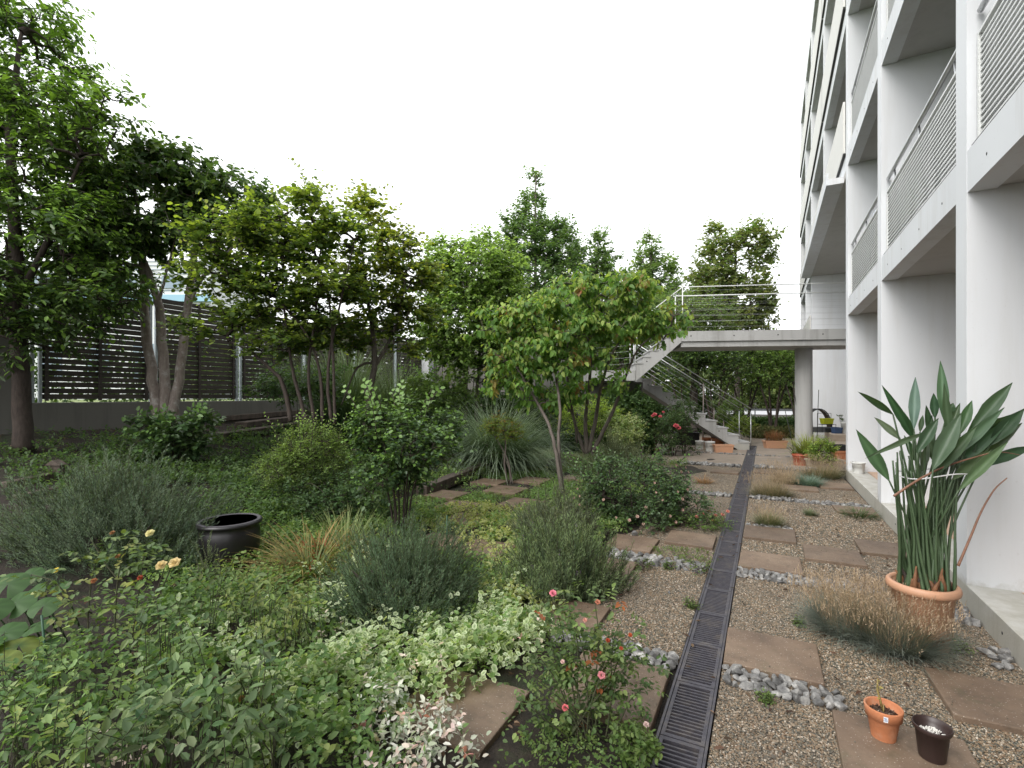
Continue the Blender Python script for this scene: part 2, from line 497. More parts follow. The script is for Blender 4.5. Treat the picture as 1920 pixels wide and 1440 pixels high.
def leaves_obj(name, P, A, Nn, L, Wd, tint, tpl, mat, parent, tint2=None):
    tv, tf, tw = T[tpl]
    tv = np.array(tv); tw = np.array(tw)
    A, B, Nn = leaf_frames(A, Nn)
    n = len(P); k = len(tv)
    L = np.broadcast_to(L, (n,)); Wd = np.broadcast_to(Wd, (n,))
    V = (P[:, None, :] + A[:, None, :] * (tv[None, :, 0:1] * L[:, None, None])
         + B[:, None, :] * (tv[None, :, 1:2] * Wd[:, None, None]) + Nn[:, None, :] * (tv[None, :, 2:3] * L[:, None, None]))
    C = np.repeat(tint[:, None, :], k, axis=1)
    if tint2 is not None:
        C = C * (1 - tw)[None, :, None] + tint2[:, None, :] * tw[None, :, None]
    fl = np.array([i for f in tf for i in f]); cn = np.array([len(f) for f in tf])
    loops = (fl[None, :] + (np.arange(n) * k)[:, None]).ravel()
    return big_mesh(name, V.reshape(-1, 3), np.tile(cn, n), loops, C.reshape(-1, 3), mat, parent)

_leafmesh = {}
def leaf_parts(P, A, Nn, L, Wd, tint, tpl, mat, parent, name='leaf'):
    """single leaves as parts, sharing a few leaf meshes"""
    A, B, Nn = leaf_frames(A, Nn)
    L = np.broadcast_to(L, (len(P),)); Wd = np.broadcast_to(Wd, (len(P),))
    for i in range(len(P)):
        key = (tpl, mat, tuple(np.round(tint[i] * 40) / 40))
        if key not in _leafmesh:
            tv, tf, tw = T[tpl]
            me = bpy.data.meshes.new('leaf'); me.from_pydata(tv, [], tf)
            a_ = me.attributes.new('tint', 'FLOAT_COLOR', 'POINT')
            a_.data.foreach_set('color', np.tile(np.append(np.maximum(np.array(key[2]), tint[i] * .5), 1.0), len(tv)).astype(np.float32))
            me.materials.append(MATS[mat]); me.update()
            _leafmesh[key] = me
        M = Matrix(((A[i][0] * L[i], B[i][0] * Wd[i], Nn[i][0] * L[i], P[i][0]),
                    (A[i][1] * L[i], B[i][1] * Wd[i], Nn[i][1] * L[i], P[i][1]),
                    (A[i][2] * L[i], B[i][2] * Wd[i], Nn[i][2] * L[i], P[i][2]), (0, 0, 0, 1)))
        inst(_leafmesh[key], name, M, parent)

def pal(palette, n, rng, t=None):
    """colours from a palette of (rgb, weight)"""
    w_ = np.array([q[1] for q in palette], float); w_ /= w_.sum()
    c = np.array([q[0] for q in palette]); c = (c * .9 + .1 * c.mean(1, keepdims=True)) * np.array([1.30, 1.15, 1.12])
    idx = rng.choice(len(c), size=n, p=w_)
    return c[idx] * rng.uniform(0.82, 1.2, (n, 1)) * rng.uniform(0.94, 1.06, (n, 3))

def edges_mesh(name, p0, p1, r0, r1, mat, parent, n=5):
    d = nrm(p1 - p0)
    ref = np.where(np.abs(d[:, 2:3]) > 0.9, np.array([[1., 0, 0]]), np.array([[0, 0, 1.]]))
    u = nrm(np.cross(d, ref)); v = np.cross(d, u)
    a = np.arange(n) * 2 * np.pi / n
    ring = u[:, None, :] * np.cos(a)[None, :, None] + v[:, None, :] * np.sin(a)[None, :, None]
    V = np.concatenate([p0[:, None, :] + ring * r0[:, None, None], p1[:, None, :] + ring * r1[:, None, None]], axis=1)
    fl = np.array([i for k in range(n) for i in (k, (k + 1) % n, n + (k + 1) % n, n + k)])
    loops = (fl[None, :] + (np.arange(len(p0)) * 2 * n)[:, None]).ravel()
    return big_mesh(name, V.reshape(-1, 3), np.full(n * len(p0), 4), loops, None, mat, parent, smooth=True)

def spline(pts, m=5):
    P = [Vector(q[:3]) for q in pts]; R = [q[3] for q in pts]
    out = []; rr = []
    for i in range(len(P) - 1):
        a = P[max(i - 1, 0)]; b = P[i]; c = P[i + 1]; d = P[min(i + 2, len(P) - 1)]
        for k in range(m):
            t = k / m
            q = 0.5 * ((2 * b) + (c - a) * t + (2 * a - 5 * b + 4 * c - d) * t * t + (3 * b - a - 3 * c + d) * t ** 3)
            out.append(q); rr.append(R[i] * (1 - t) + R[i + 1] * t)
    out.append(P[-1]); rr.append(R[-1])
    return out, rr

def tree(name, label, cat, base, trunks, blobs, ncl, per, leaf, palette, bark='bark_grey', twig=0.35, shoots=3,
         tpl='oval', lmat='leaf', droop=0.25, group=None, seed=1, young=None, parts=0, flat=0.0, hollow=0.35, minr=0.004, grow=0.0022,
         upright=0.3, gap=0.35, horiz=0.0, partn='trunk', crown='crown', extra=None, lean=None, jitter=1.0):
    """trunks: polylines [(x,y,z,r)]; blobs: ellipsoids (x,y,z,rx,ry,rz)"""
    rng = np.random.default_rng(seed)
    t = thing(name, label, cat, base, group)
    nodes = []
    for tr in trunks:
        pts, rr = spline(tr)
        k = len(pts)
        tj = [q + Vector(rng.normal(0, 0.12, 3)) * rr[i] for i, q in enumerate(pts)]
        mb = MB(); mb.tube(tj, rr, 10 if rr[0] > .03 else 6)
        mb.build(partn, bark, t)
        for i, q in enumerate(pts):
            if i >= k * 0.3: nodes.append((q.x, q.y, q.z))
    # cluster points inside the blobs
    bl = np.array(blobs, float)
    wt = bl[:, 3] * bl[:, 4] * bl[:, 5]; wt = wt ** 0.8; wt /= wt.sum()
    C = []; ph = rng.uniform(0, 6, 6)
    fr = 2.6 / max(0.25, float(np.mean(bl[:, 3:6])))
    while len(C) < ncl:
        i = rng.choice(len(bl), p=wt)
        d = nrm(rng.normal(size=(1, 3)))[0]
        r = hollow + (1 - hollow) * rng.uniform() ** 0.6
        q = bl[i, :3] + d * bl[i, 3:6] * r
        s = math.sin(q[0] * fr + ph[0]) * math.sin(q[1] * fr + ph[1]) + math.sin(q[2] * fr * 1.3 + ph[2]) * math.sin((q[0] + q[1]) * fr * .7 + ph[3])
        if s * 0.5 + rng.uniform(-.5, .5) < -gap: continue
        C.append(q)
    C = np.array(C)
    nodes = np.array(nodes)
    d0 = np.min(np.linalg.norm(C[:, None, :] - nodes[None, :, :], axis=2), axis=1)
    order = np.argsort(d0); C = C[order]
    n0 = len(nodes); tot = np.zeros((n0 + 2 * len(C), 3)); tot[:n0] = nodes
    par = np.full(len(tot), -1); cnt = n0; ci = []
    for q in C:
        dv = tot[:cnt] - q
        dist = np.sqrt((dv ** 2).sum(1)) + np.maximum(0, dv[:, 2]) * 0.6
        j = int(np.argmin(dist))
        mid = (tot[j] + q) / 2 + rng.normal(0, 0.06, 3) * dist[j]; mid[2] += 0.10 * dist[j]
        tot[cnt] = mid; par[cnt] = j
        tot[cnt + 1] = q; par[cnt + 1] = cnt
        ci.append(cnt + 1); cnt += 2
    desc = np.ones(cnt)
    for k in range(cnt - 1, n0 - 1, -1):
        desc[par[k]] += desc[k]
    k = np.arange(n0, cnt)
    rad = minr + grow * np.sqrt(desc)
    edges_mesh('branches', tot[par[k]], tot[k], np.where(par[k] < n0, rad[k] * 1.15, rad[par[k]] * .92), rad[k], bark, t, 4)['kind'] = 'stuff'
    ci = np.array(ci)
    pd = nrm(tot[ci] - tot[par[ci]])
    cen = bl[np.argmin(np.linalg.norm((C[:, None, :] - bl[None, :, :3]) / bl[None, :, 3:6], axis=2), axis=1), :3]
    out = nrm(C - cen)
    # shoots with leaves on two sides
    m = max(1, per // shoots)
    S = len(C) * shoots
    base_p = np.repeat(C, shoots, axis=0)
    dirs = nrm(np.repeat(pd * .5 + out * .8, shoots, axis=0) + rng.normal(0, .75, (S, 3)) * np.array([1, 1, 1 - horiz]) + np.array([0, 0, upright]))
    if lean is not None: dirs = nrm(dirs + np.array(lean))
    if horiz: dirs[:, 2] *= (1 - horiz); dirs = nrm(dirs)
    tl = twig * rng.uniform(.5, 1.3, S)
    edges_mesh('twigs', base_p, base_p + dirs * tl[:, None], np.full(S, minr * .7), np.full(S, minr * .35), bark, t, 3)['kind'] = 'stuff'
    s_ = (np.arange(m) + .6) / m
    P = (base_p[:, None, :] + dirs[:, None, :] * (tl[:, None] * s_[None, :])[:, :, None])
    side = nrm(np.cross(dirs, np.array([0, 0, 1.]) + rng.normal(0, .3, (S, 3))))
    sg = np.where(np.arange(m) % 2 == 0, 1., -1.)
    A = dirs[:, None, :] * .55 + side[:, None, :] * sg[None, :, None] + rng.normal(0, .28 * jitter, (S, m, 3)) + np.array([0, 0, -droop])
    Nn = np.array([0, 0, 1.]) + rng.normal(0, .38 * jitter, (S, m, 3))
    tip = np.broadcast_to(s_[None, :], (S, m)).ravel()
    P = P.reshape(-1, 3); A = A.reshape(-1, 3); Nn = Nn.reshape(-1, 3)
    n = len(P)
    ctint = pal(palette, len(C), rng)
    tint = np.repeat(ctint, shoots * m, axis=0) * .6 + pal(palette, n, rng) * .4
    if young is not None:
        yc, frac, outer = young
        oi = np.repeat((np.linalg.norm((C - cen) / np.array([1, 1, 1.]), axis=1)), shoots * m)
        zz = np.repeat(C[:, 2], shoots * m); zt = (zz - zz.min()) / max(1e-3, np.ptp(zz))
        pr = frac * (0.35 + 1.3 * tip ** 2) * (0.35 + outer * zt)
        yy = rng.uniform(size=n) < pr
        tint[yy] = np.array(yc) * rng.uniform(.8, 1.2, (yy.sum(), 1))
    L = leaf[0] * rng.uniform(.45, 1.3, n) * (1 - .3 * tip); Wd = leaf[1] * L / leaf[0]
    if extra:                                        # long arching shoots
        for (q0, q1, q2, nn, ll, col) in extra:
            q0, q1, q2 = map(np.array, (q0, q1, q2))
            tt = np.linspace(0, 1, nn)[:, None]
            pts = (1 - tt) ** 2 * q0 + 2 * tt * (1 - tt) * q1 + tt ** 2 * q2
            mb = MB(); mb.tube([Vector(x) for x in pts[::2]], .004, 4); mb.build('twig', bark, t)
            sgn = np.where(np.arange(nn) % 2 == 0, 1., -1.)[:, None]
            dd = nrm(np.gradient(pts, axis=0)); sd = nrm(np.cross(dd, np.array([0, 1., .2])))
            P = np.concatenate([P, pts]); A = np.concatenate([A, dd * .6 + sd * sgn + rng.normal(0, .2, (nn, 3))])
            Nn = np.concatenate([Nn, np.array([0, -.8, .5]) + rng.normal(0, .4, (nn, 3))])
            L = np.concatenate([L, np.full(nn, ll) * rng.uniform(.8, 1.1, nn)]); Wd = np.concatenate([Wd, np.full(nn, ll * leaf[1] / leaf[0])])
            tint = np.concatenate([tint, np.array(col) * rng.uniform(.8, 1.2, (nn, 1))])
    sel = np.zeros(len(P), bool)
    if parts:
        dc = np.linalg.norm(P - np.array([0, 0, HC]), axis=1) / L
        sel[np.argsort(dc)[:parts]] = True
        leaf_parts(P[sel], A[sel], Nn[sel], L[sel], Wd[sel], tint[sel], tpl, lmat, t)
    o = leaves_obj(crown, P[~sel], A[~sel], Nn[~sel], L[~sel], Wd[~sel], tint[~sel], tpl, lmat, t)
    o['kind'] = 'stuff'
    return t

def blades_obj(name, P, az, lean, L, wd, c0, c1, mat='blade', parent=None, seg=4, curve=1.0, tan_from=0.6):
    """grass blades: start at P, lean outwards and arch over"""
    n = len(P); az = np.asarray(az); lean = np.broadcast_to(lean, (n,)); L = np.broadcast_to(L, (n,)); curve = np.broadcast_to(curve, (n,))
    hd = np.stack([np.cos(az), np.sin(az), np.zeros(n)], 1); sd = np.stack([-np.sin(az), np.cos(az), np.zeros(n)], 1)
    V = []; Cc = []; q = P.copy(); 
    for k in range(seg + 1):
        t = k / seg
        wk = wd * (1 - t ** 1.8) * .5 + wd * .02
        tw = sd * np.cos(.5 * t) + hd * np.sin(.5 * t) * .3
        V.append(np.stack([q - tw * np.reshape(wk, (-1, 1)), q + tw * np.reshape(wk, (-1, 1))], 1))
        f = min(1, max(0, (t - tan_from + .25) / .5))
        Cc.append(np.repeat((c0 * (1 - f) + c1 * f)[:, None, :], 2, 1))
        ang = lean + curve * t
        q = q + (hd * np.sin(ang)[:, None] + np.array([0, 0, 1.]) * np.cos(ang)[:, None]) * (L / seg)[:, None]
    V = np.stack(V, 1).reshape(n, -1, 3); Cc = np.stack(Cc, 1).reshape(n, -1, 3)
    fl = np.array([i for k in range(seg) for i in (2 * k, 2 * k + 1, 2 * k + 3, 2 * k + 2)])
    loops = (fl[None, :] + (np.arange(n) * 2 * (seg + 1))[:, None]).ravel()
    return big_mesh(name, V.reshape(-1, 3), np.full(seg * n, 4), loops, Cc.reshape(-1, 3), mat, parent)

def tuft(name, label, cat, base, r, n, L, wd, c0, c1, lean=(0.1, .9), curve=.9, seed=1, group=None, ell=(1, 1), tops=None, tan_from=.6, leanvar=.2):
    rng = np.random.default_rng(seed)
    base = Vector(base)
    t = thing(name, label, cat, base, group)
    a = rng.uniform(0, 2 * np.pi, n); rr = np.sqrt(rng.uniform(0, 1, n))
    P = np.stack([base.x + np.cos(a) * rr * r * ell[0], base.y + np.sin(a) * rr * r * ell[1], np.full(n, base.z - .01)], 1)
    az = a + rng.normal(0, .6, n)
    ln = lean[0] + (lean[1] - lean[0]) * rr + rng.normal(0, leanvar, n)
    LL = L * rng.uniform(.6, 1.15, n)
    k0 = np.array(c0) * rng.uniform(.75, 1.25, (n, 1)); k1 = np.array(c1) * rng.uniform(.75, 1.25, (n, 1))
    blades_obj('blades', P, az, ln, LL, wd, k0, k1, parent=t, curve=curve * rng.uniform(.5, 1.3, n), tan_from=tan_from)
    if tops:                                  # flowering stalks with small seed heads
        m, h, col = tops
        a = rng.uniform(0, 2 * np.pi, m); rr = np.sqrt(rng.uniform(0, 1, m))
        P = np.stack([base.x + np.cos(a) * rr * r * .9 * ell[0], base.y + np.sin(a) * rr * r * .9 * ell[1], np.full(m, base.z)], 1)
        az = a + rng.normal(0, .7, m); ln = .05 + .45 * rr + rng.normal(0, .12, m)
        LL = h * rng.uniform(.7, 1.1, m)
        cc = np.array(col) * rng.uniform(.7, 1.25, (m, 1))
        blades_obj('stalks', P, az, ln, LL, .0018, cc, cc, parent=t, seg=4, curve=.25)
        # heads
        hd = np.stack([np.cos(az), np.sin(az), 0 * az], 1)
        ang = ln + .16
        tipp = P + (hd * np.sin(ang)[:, None] + np.array([0, 0, 1.]) * np.cos(ang)[:, None]) * (LL * .97)[:, None]
        reps = 4
        PP = np.repeat(tipp, reps, 0) - np.array([0, 0, .045]) * np.tile(np.arange(reps) / reps, m)[:, None]
        AA = np.repeat(hd * .3 + np.array([0, 0, 1.]), reps, 0) + rng.normal(0, .35, (m * reps, 3))
        leaves_obj('seed_heads', PP, AA, rng.normal(size=(m * reps, 3)), .021, .0042, np.repeat(cc, reps, 0) * 1.05, 'lance', 'blade', t)
    return t

def needle_bush(name, label, cat, base, rx, ry, h, nsh, npn, L, palette, seed=1, needle=.022, nw=.0026, stems=14, spread=1.0, group=None, up=.9, tipc=None, spikes=None, wood='bark_dark'):
    """rosemary or lavender: many upright shoots set with needles"""
    rng = np.random.default_rng(seed); base = Vector(base)
    t = thing(name, label, cat, base, group)
    B = np.array(base)
    # woody stems
    for k in range(stems):
        a = rng.uniform(0, 6.28); r = rng.uniform(.3, .9)
        e = B + np.array([math.cos(a) * rx * r, math.sin(a) * ry * r, h * rng.uniform(.25, .6)])
        m_ = (B + e) / 2 + np.array([0, 0, -.05 * h]) + rng.normal(0, .03, 3)
        mb = MB(); mb.tube([Vector(B), Vector(m_), Vector(e)], [.009, .006, .003], 5); mb.build('stem', wood, t)
    d = nrm(rng.normal(size=(nsh, 3))); d[:, 2] = np.abs(d[:, 2])
    r = rng.uniform(.35, 1.0, nsh) ** .5
    lump = 1 + .34 * np.sin(d[:, 0] * 5 + seed) * np.sin(d[:, 1] * 6 + 2 * seed) + .15 * np.sin(d[:, 0] * 11 + d[:, 2] * 9 + seed)
    P0 = B + d * np.array([rx, ry, h * .82]) * (r * lump)[:, None] - np.array([0, 0, L * .4])
    P0[:, 2] = np.maximum(P0[:, 2], B[2] - .02)
    ax = nrm(d * np.array([.9, .9, .4]) * spread + np.array([0, 0, up]) + rng.normal(0, .22, (nsh, 3)))
    sl_ = L * rng.uniform(.45, 1.2, nsh) * np.where(rng.uniform(size=nsh) < .1, 1.5, 1.0)
    bend = rng.normal(0, .12, (nsh, 3)); bend[:, 2] = np.abs(bend[:, 2]) * .6
    def pos(s): return P0[:, None, :] + ax[:, None, :] * (sl_[:, None] * s[None, :])[:, :, None] + bend[:, None, :] * (sl_[:, None] * s[None, :] ** 2)[:, :, None]
    s2 = np.array([0, .5, 1.])
    q = pos(s2)
    edges_mesh('shoots', np.concatenate([q[:, 0], q[:, 1]]), np.concatenate([q[:, 1], q[:, 2]]), np.full(2 * nsh, .0022), np.full(2 * nsh, .0014), 'stem_green', t, 3)
    s = (np.arange(npn) + .5) / npn
    P = pos(s).reshape(-1, 3); axr = np.repeat(ax, npn, 0)
    rnd = nrm(rng.normal(size=(len(P), 3)))
    rad = nrm(rnd - (rnd * axr).sum(1, keepdims=True) * axr)
    A = axr * (.55 + .5 * np.tile(s, nsh)[:, None]) + rad
    c = np.repeat(pal(palette, nsh, rng), npn, 0) * rng.uniform(.8, 1.2, (len(P), 1))
    if tipc is not None:
        f = (np.tile(s, nsh) ** 3)[:, None] * .7
        c = c * (1 - f) + np.array(tipc) * f
    leaves_obj('foliage', P, A, rnd, needle * rng.uniform(.7, 1.2, len(P)), nw, c, 'lance' if nw > .0035 else 'needle', 'leaf_dull', t)
    if spikes:
        m, col, ll = spikes
        idx = rng.choice(nsh, m)
        PP = (q[idx, 2][:, None, :] + (ax[idx] * ll)[:, None, :] * (np.arange(8) / 8)[None, :, None]).reshape(-1, 3)
        leaves_obj('flower_spikes', PP, nrm(rng.normal(size=PP.shape)) + np.array([0, 0, .5]), rng.normal(size=PP.shape), .014, .008, np.array(col) * rng.uniform(.7, 1.3, (len(PP), 1)), 'lance', 'petal', t)
    return t

def rose(parent, c, r, col, seed=0, facing=(0, -.6, .8)):
    rng = np.random.default_rng(seed)
    P = []; A = []; Nn = []; L = []; fz = Vector(facing).normalized(); u, v = ortho(fz); u, v, fz = map(np.array, (u, v, fz))
    for ring, (k, rr, tilt) in enumerate([(5, 1.0, .1), (6, .92, .45), (6, .74, .9), (6, .55, 1.5), (5, .38, 2.4)]):
        for j in range(k):
            a = 6.283 * j / k + ring * .5 + rng.uniform(-.2, .2)
            o_ = u * math.cos(a) + v * math.sin(a)
            P.append(np.array(c) - fz * r * .35 + o_ * r * .1); A.append(o_ + fz * tilt); Nn.append(fz - o_ * tilt); L.append(r * rr * 1.05)
    n = len(P)
    tint = np.array(col) * rng.uniform(.62, 1.12, (n, 1))
    return leaves_obj('flower', np.array(P), np.array(A), np.array(Nn), np.array(L), np.array(L) * 1.15, tint, 'round', 'petal', parent)

def cover(name, label, spots, dens, h, leaf, palette, tpl='oval', lmat='leaf', rim=None, seed=1, per=5, twig=.09, sparse=0.0, stems=True, tilt=.35):
    """low ground cover: spots are (x, y, rx, ry, rotation, height) ellipses on the terrain"""
    rng = np.random.default_rng(seed)
    Ps = []
    for (x, y, rx, ry, hh) in spots:
        n = int(dens * math.pi * rx * ry)
        a = rng.uniform(0, 6.283, n); r = np.sqrt(rng.uniform(0, 1, n))
        e = 1 + .18 * np.sin(3 * a + seed) + .1 * np.sin(7 * a + 2 * seed)
        px = x + np.cos(a) * r * rx * e; py = y + np.sin(a) * r * ry * e
        dome = np.sqrt(np.maximum(0, 1 - r ** 2.5))
        lump = .7 + .3 * np.sin(px * 9 + seed) * np.sin(py * 8 + 1.3 * seed) + .15 * np.sin(px * 23) * np.sin(py * 21)
        z = gz(px, py) + hh * dome * lump * rng.uniform(.45, 1.05, n) + .01
        Ps.append(np.stack([px, py, z], 1))
    B = np.concatenate(Ps); S = len(B)
    d = nrm(rng.normal(0, .7, (S, 3)) + np.array([0, 0, .75]))
    tl = twig * rng.uniform(.5, 1.2, S)
    s_ = (np.arange(per) + .5) / per
    P = (B[:, None, :] + d[:, None, :] * (tl[:, None] * s_)[:, :, None]).reshape(-1, 3)
    side = nrm(np.cross(d, rng.normal(0, 1, (S, 3))))
    ang = np.arange(per) * 2.4
    s2 = np.cross(d, side)
    A = (d[:, None, :] * .35 + side[:, None, :] * np.cos(ang)[None, :, None] + s2[:, None, :] * np.sin(ang)[None, :, None]).reshape(-1, 3)
    Nn = np.array([0, 0, 1.]) + rng.normal(0, tilt, A.shape)
    n = len(P)
    tint = np.repeat(pal(palette, S, rng), per, 0) * .65 + pal(palette, n, rng) * .35
    L = leaf[0] * rng.uniform(.6, 1.25, n)
    t2 = None
    if rim is not None:
        t2 = np.array(rim) * rng.uniform(.75, 1.1, (n, 1))
        pl = rng.uniform(size=n) < .3
        t2[pl] = tint[pl] * 1.4
    o = leaves_obj(name, P, A, Nn, L, L * leaf[1] / leaf[0], tint, tpl, lmat, None, t2)
    tag(o, label, 'ground cover', kind='stuff')
    return o

# ================================================================== GROUND
def axis(dense, far, g=1.35):
    a = list(dense); s = a[-1] - a[-2]; x = a[-1]
    while x < far: s *= g; x += s; a.append(x)
    a = a[::-1]; s = a[-2] - a[-1]; x = a[-1]
    while x > -far: s *= g; x -= s; a.append(x)
    return np.array(a[::-1])
ls = sorted(set(np.round(np.concatenate([np.arange(-14, 3, .16), [DR0 - .004, DR0 + .002, DR1 - .002, DR1 + .004, -11.36, -11.2]]), 4)))
la = axis(ls, 500); pa = axis(np.arange(-2, 20, .22), 500)
LL_, PP_ = np.meshgrid(la, pa, indexing='ij')
Zg = terrain(LL_, PP_)
bed = ((LL_ < -.8) & (LL_ > -11) & (PP_ < 15))
Zg = Zg - .012 + bed * (.025 * np.sin(LL_ * 2.3 + PP_) * np.sin(PP_ * 1.7 - LL_) + .012 * np.sin(LL_ * 7) * np.sin(PP_ * 6)) * np.clip((-LL_ - .8) / .6, 0, 1)
Zg = np.where((LL_ > DR0) & (LL_ < DR1) & (PP_ > -3) & (PP_ < 17.6), -.13, Zg)
ni, nj = LL_.shape
Vg = np.stack([LL_ * CS + PP_ * SN, -LL_ * SN + PP_ * CS, Zg], -1).reshape(-1, 3)
ii, jj = np.meshgrid(np.arange(ni - 1), np.arange(nj - 1), indexing='ij')
q0 = (ii * nj + jj).ravel()
lo_ = np.stack([q0, q0 + nj, q0 + nj + 1, q0 + 1], 1).ravel()
ground = big_mesh('ground', Vg, np.full(len(q0), 4), lo_, None, 'garden_soil', None, smooth=True)
struct(ground, 'dark garden soil rising in terraces toward the slatted fence')

def sheet(name, mat, polys, z, label=None, cuts=1):
    v = []; f = []
    for poly in polys:
        o = len(v)
        for (l, p) in poly: v.append(tuple(W(l, p, z)))
        f.append(tuple(range(o, o + len(poly))))
    me = bpy.data.meshes.new(name); me.from_pydata(v, [], f); me.materials.append(MATS[mat])
    o = bpy.data.objects.new(name, me); COL.objects.link(o); ORG[o.name] = Vector((0, 0, 0))
    struct(o, label); return o

left_edge = [(-.9, 3.1), (-1.28, 3.4), (-1.15, 3.9), (-1.22, 4.3), (-1.45, 4.9), (-1.5, 5.4), (-1.35, 6.0), (-1.45, 7.0), (-1.9, 8.0), (-2.2, 9.5), (-2.3, 12.4)]
gravel_bed = sheet('gravel_bed', 'gravel', [[(DR1 + .006, -1), (1.36, -1), (1.36, 12.5), (DR1 + .006, 12.5)],
             left_edge + [(DR0 - .006, 12.4), (DR0 - .006, 3.1)]], 0.0, 'brown pea gravel between the drain and the white building')
yard = sheet('paved_yard', 'paving_concrete', [[(DR1 + .006, 12.5), (1.37, 12.5), (1.37, 12.6), (6.0, 12.6), (6.0, 23.5), (DR1 + .006, 23.5)],
             [(-5.4, 12.6), (-3.2, 11.6), (-2.2, 12.4), (DR0 - .006, 12.4), (DR0 - .006, 17.62), (DR1 + .006, 17.62), (DR1 + .006, 23.5), (-9, 23.5), (-9, 15.6), (-5.4, 15.6)]], 0.004, 'worn brown concrete yard under the footbridge')
road = sheet('road', 'road', [[(-60, 47), (90, 47), (90, 60), (-60, 60)]], 0.01, 'pale road behind the far trees')

def gn_pebbles(name, polys, dens, size, seed, label):
    o = sheet(name, 'pebble', polys, 0.003); o['kind'] = 'stuff'; o['label'] = label; o['category'] = 'gravel'
    ng = bpy.data.node_groups.new(name, 'GeometryNodeTree')
    ng.interface.new_socket('Geometry', in_out='INPUT', socket_type='NodeSocketGeometry')
    ng.interface.new_socket('Geometry', in_out='OUTPUT', socket_type='NodeSocketGeometry')
    n = ng.nodes; L = ng.links
    gi = n.new('NodeGroupInput'); go = n.new('NodeGroupOutput')
    dp = n.new('GeometryNodeDistributePointsOnFaces'); dp.inputs['Density'].default_value = dens; dp.inputs['Seed'].default_value = seed
    L.new(gi.outputs[0], dp.inputs['Mesh'])
    ic = n.new('GeometryNodeMeshIcoSphere'); ic.inputs['Radius'].default_value = size; ic.inputs['Subdivisions'].default_value = 2
    ss = n.new('GeometryNodeSetShadeSmooth'); L.new(ic.outputs[0], ss.inputs[0])
    sm = n.new('GeometryNodeSetMaterial'); sm.inputs['Material'].default_value = MATS['pebble']; L.new(ss.outputs[0], sm.inputs[0])
    io = n.new('GeometryNodeInstanceOnPoints'); L.new(dp.outputs['Points'], io.inputs['Points']); L.new(sm.outputs[0], io.inputs['Instance'])
    rv = n.new('FunctionNodeRandomValue'); rv.data_type = 'FLOAT_VECTOR'; rv.inputs[0].default_value = (-.35, -.35, 0); rv.inputs[1].default_value = (.35, .35, 6.28)
    L.new(rv.outputs[0], io.inputs['Rotation'])
    rs = n.new('FunctionNodeRandomValue'); rs.data_type = 'FLOAT_VECTOR'; rs.inputs[0].default_value = (.6, .45, .4); rs.inputs[1].default_value = (1.5, 1.05, .8)
    L.new(rs.outputs[0], io.inputs['Scale'])
    L.new(io.outputs[0], go.inputs[0])
    md = o.modifiers.new('pebbles', 'NODES'); md.node_group = ng
    return o
gn_pebbles('gravel', [[(DR1 + .012, 1.2), (1.35, 1.2), (1.35, 4.7), (DR1 + .012, 4.7)]], 16000, .0052, 3, 'near brown pea gravel strip right of the drain')
gn_pebbles('gravel', [[(DR1 + .012, 4.7), (1.35, 4.7), (1.35, 9.5), (DR1 + .012, 9.5)]], 6000, .0075, 4, 'farther brown pea gravel strip right of the drain')
gn_pebbles('gravel', [[(-.9, 3.1), (-1.28, 3.4), (-1.15, 4.3), (-1.4, 5.5), (DR0 - .01, 5.5), (DR0 - .01, 3.1)]], 11000, .0056, 5, 'pea gravel patch left of the drain')

# paving slabs (each one a part of the bed it lies in)
SLABS = []
def slab(l0, l1, p0, p1, parent, z=.036, tilt=0, name='paving_slab', lab=None):
    SLABS.append((l0, l1, p0, p1))
    mb = MB(); j = lambda: random.uniform(-.008, .008)
    c = [(l0 + j(), p0 + j()), (l1 + j(), p0 + j()), (l1 + j(), p1 + j()), (l0 + j(), p1 + j())]
    # a 3 x 3 top with slightly worn, uneven edges
    g = []
    for a in (0, .5, 1):
        for b in (0, .5, 1):
            l = (c[0][0] * (1 - a) + c[1][0] * a) * (1 - b) + (c[3][0] * (1 - a) + c[2][0] * a) * b
            p = (c[0][1] * (1 - a) + c[1][1] * a) * (1 - b) + (c[3][1] * (1 - a) + c[2][1] * a) * b
            g.append((l, p, a))
    T_ = [W(l, p, z + tilt * (a - .5) + random.uniform(-.0015, .0015)) for l, p, a in g]
    B_ = [W(l, p, -.03) for l, p, a in g]
    vs = T_ + B_
    fs = [(0, 3, 4, 1), (1, 4, 5, 2), (3, 6, 7, 4), (4, 7, 8, 5)]
    ring = [0, 3, 6, 7, 8, 5, 2, 1]
    for k in range(8):
        a, b = ring[k], ring[(k + 1) % 8]
        fs.append((b, a, a + 9, b + 9))
    mb.add(vs, fs)
    o = mb.build(name, 'paver', parent)
    m = o.modifiers.new('edge', 'BEVEL'); m.width = .006; m.segments = 2; m.limit_method = 'ANGLE'; m.angle_limit = math.radians(50)
    if lab: o['label'] = lab
    return o
for a in [(-.215, .29, 3.18, 3.66), (.82, 1.33, 3.16, 3.64), (.30, .81, 2.42, 2.94), (-.215, .30, 5.04, 5.55), (-.215, .31, 6.10, 6.66),
          (.35, .84, 5.56, 6.06), (.87, 1.33, 6.03, 6.55), (.87, 1.34, 8.0, 8.45), (.30, .8, 9.55, 10.0), (-.2, .3, 11.35, 11.85), (.85, 1.33, 10.0, 10.6)]:
    slab(*a, gravel_bed)
for a in [(-.97, -.475, 5.50, 6.0), (-1.50, -1.02, 5.06, 5.56), (-1.56, -1.06, 4.18, 4.7), (-.99, -.475, 2.38, 2.93), (-1.0, -.475, 11.0, 11.4), (-1.55, -1.02, 3.12, 3.6)]:
    slab(*a, gravel_bed)
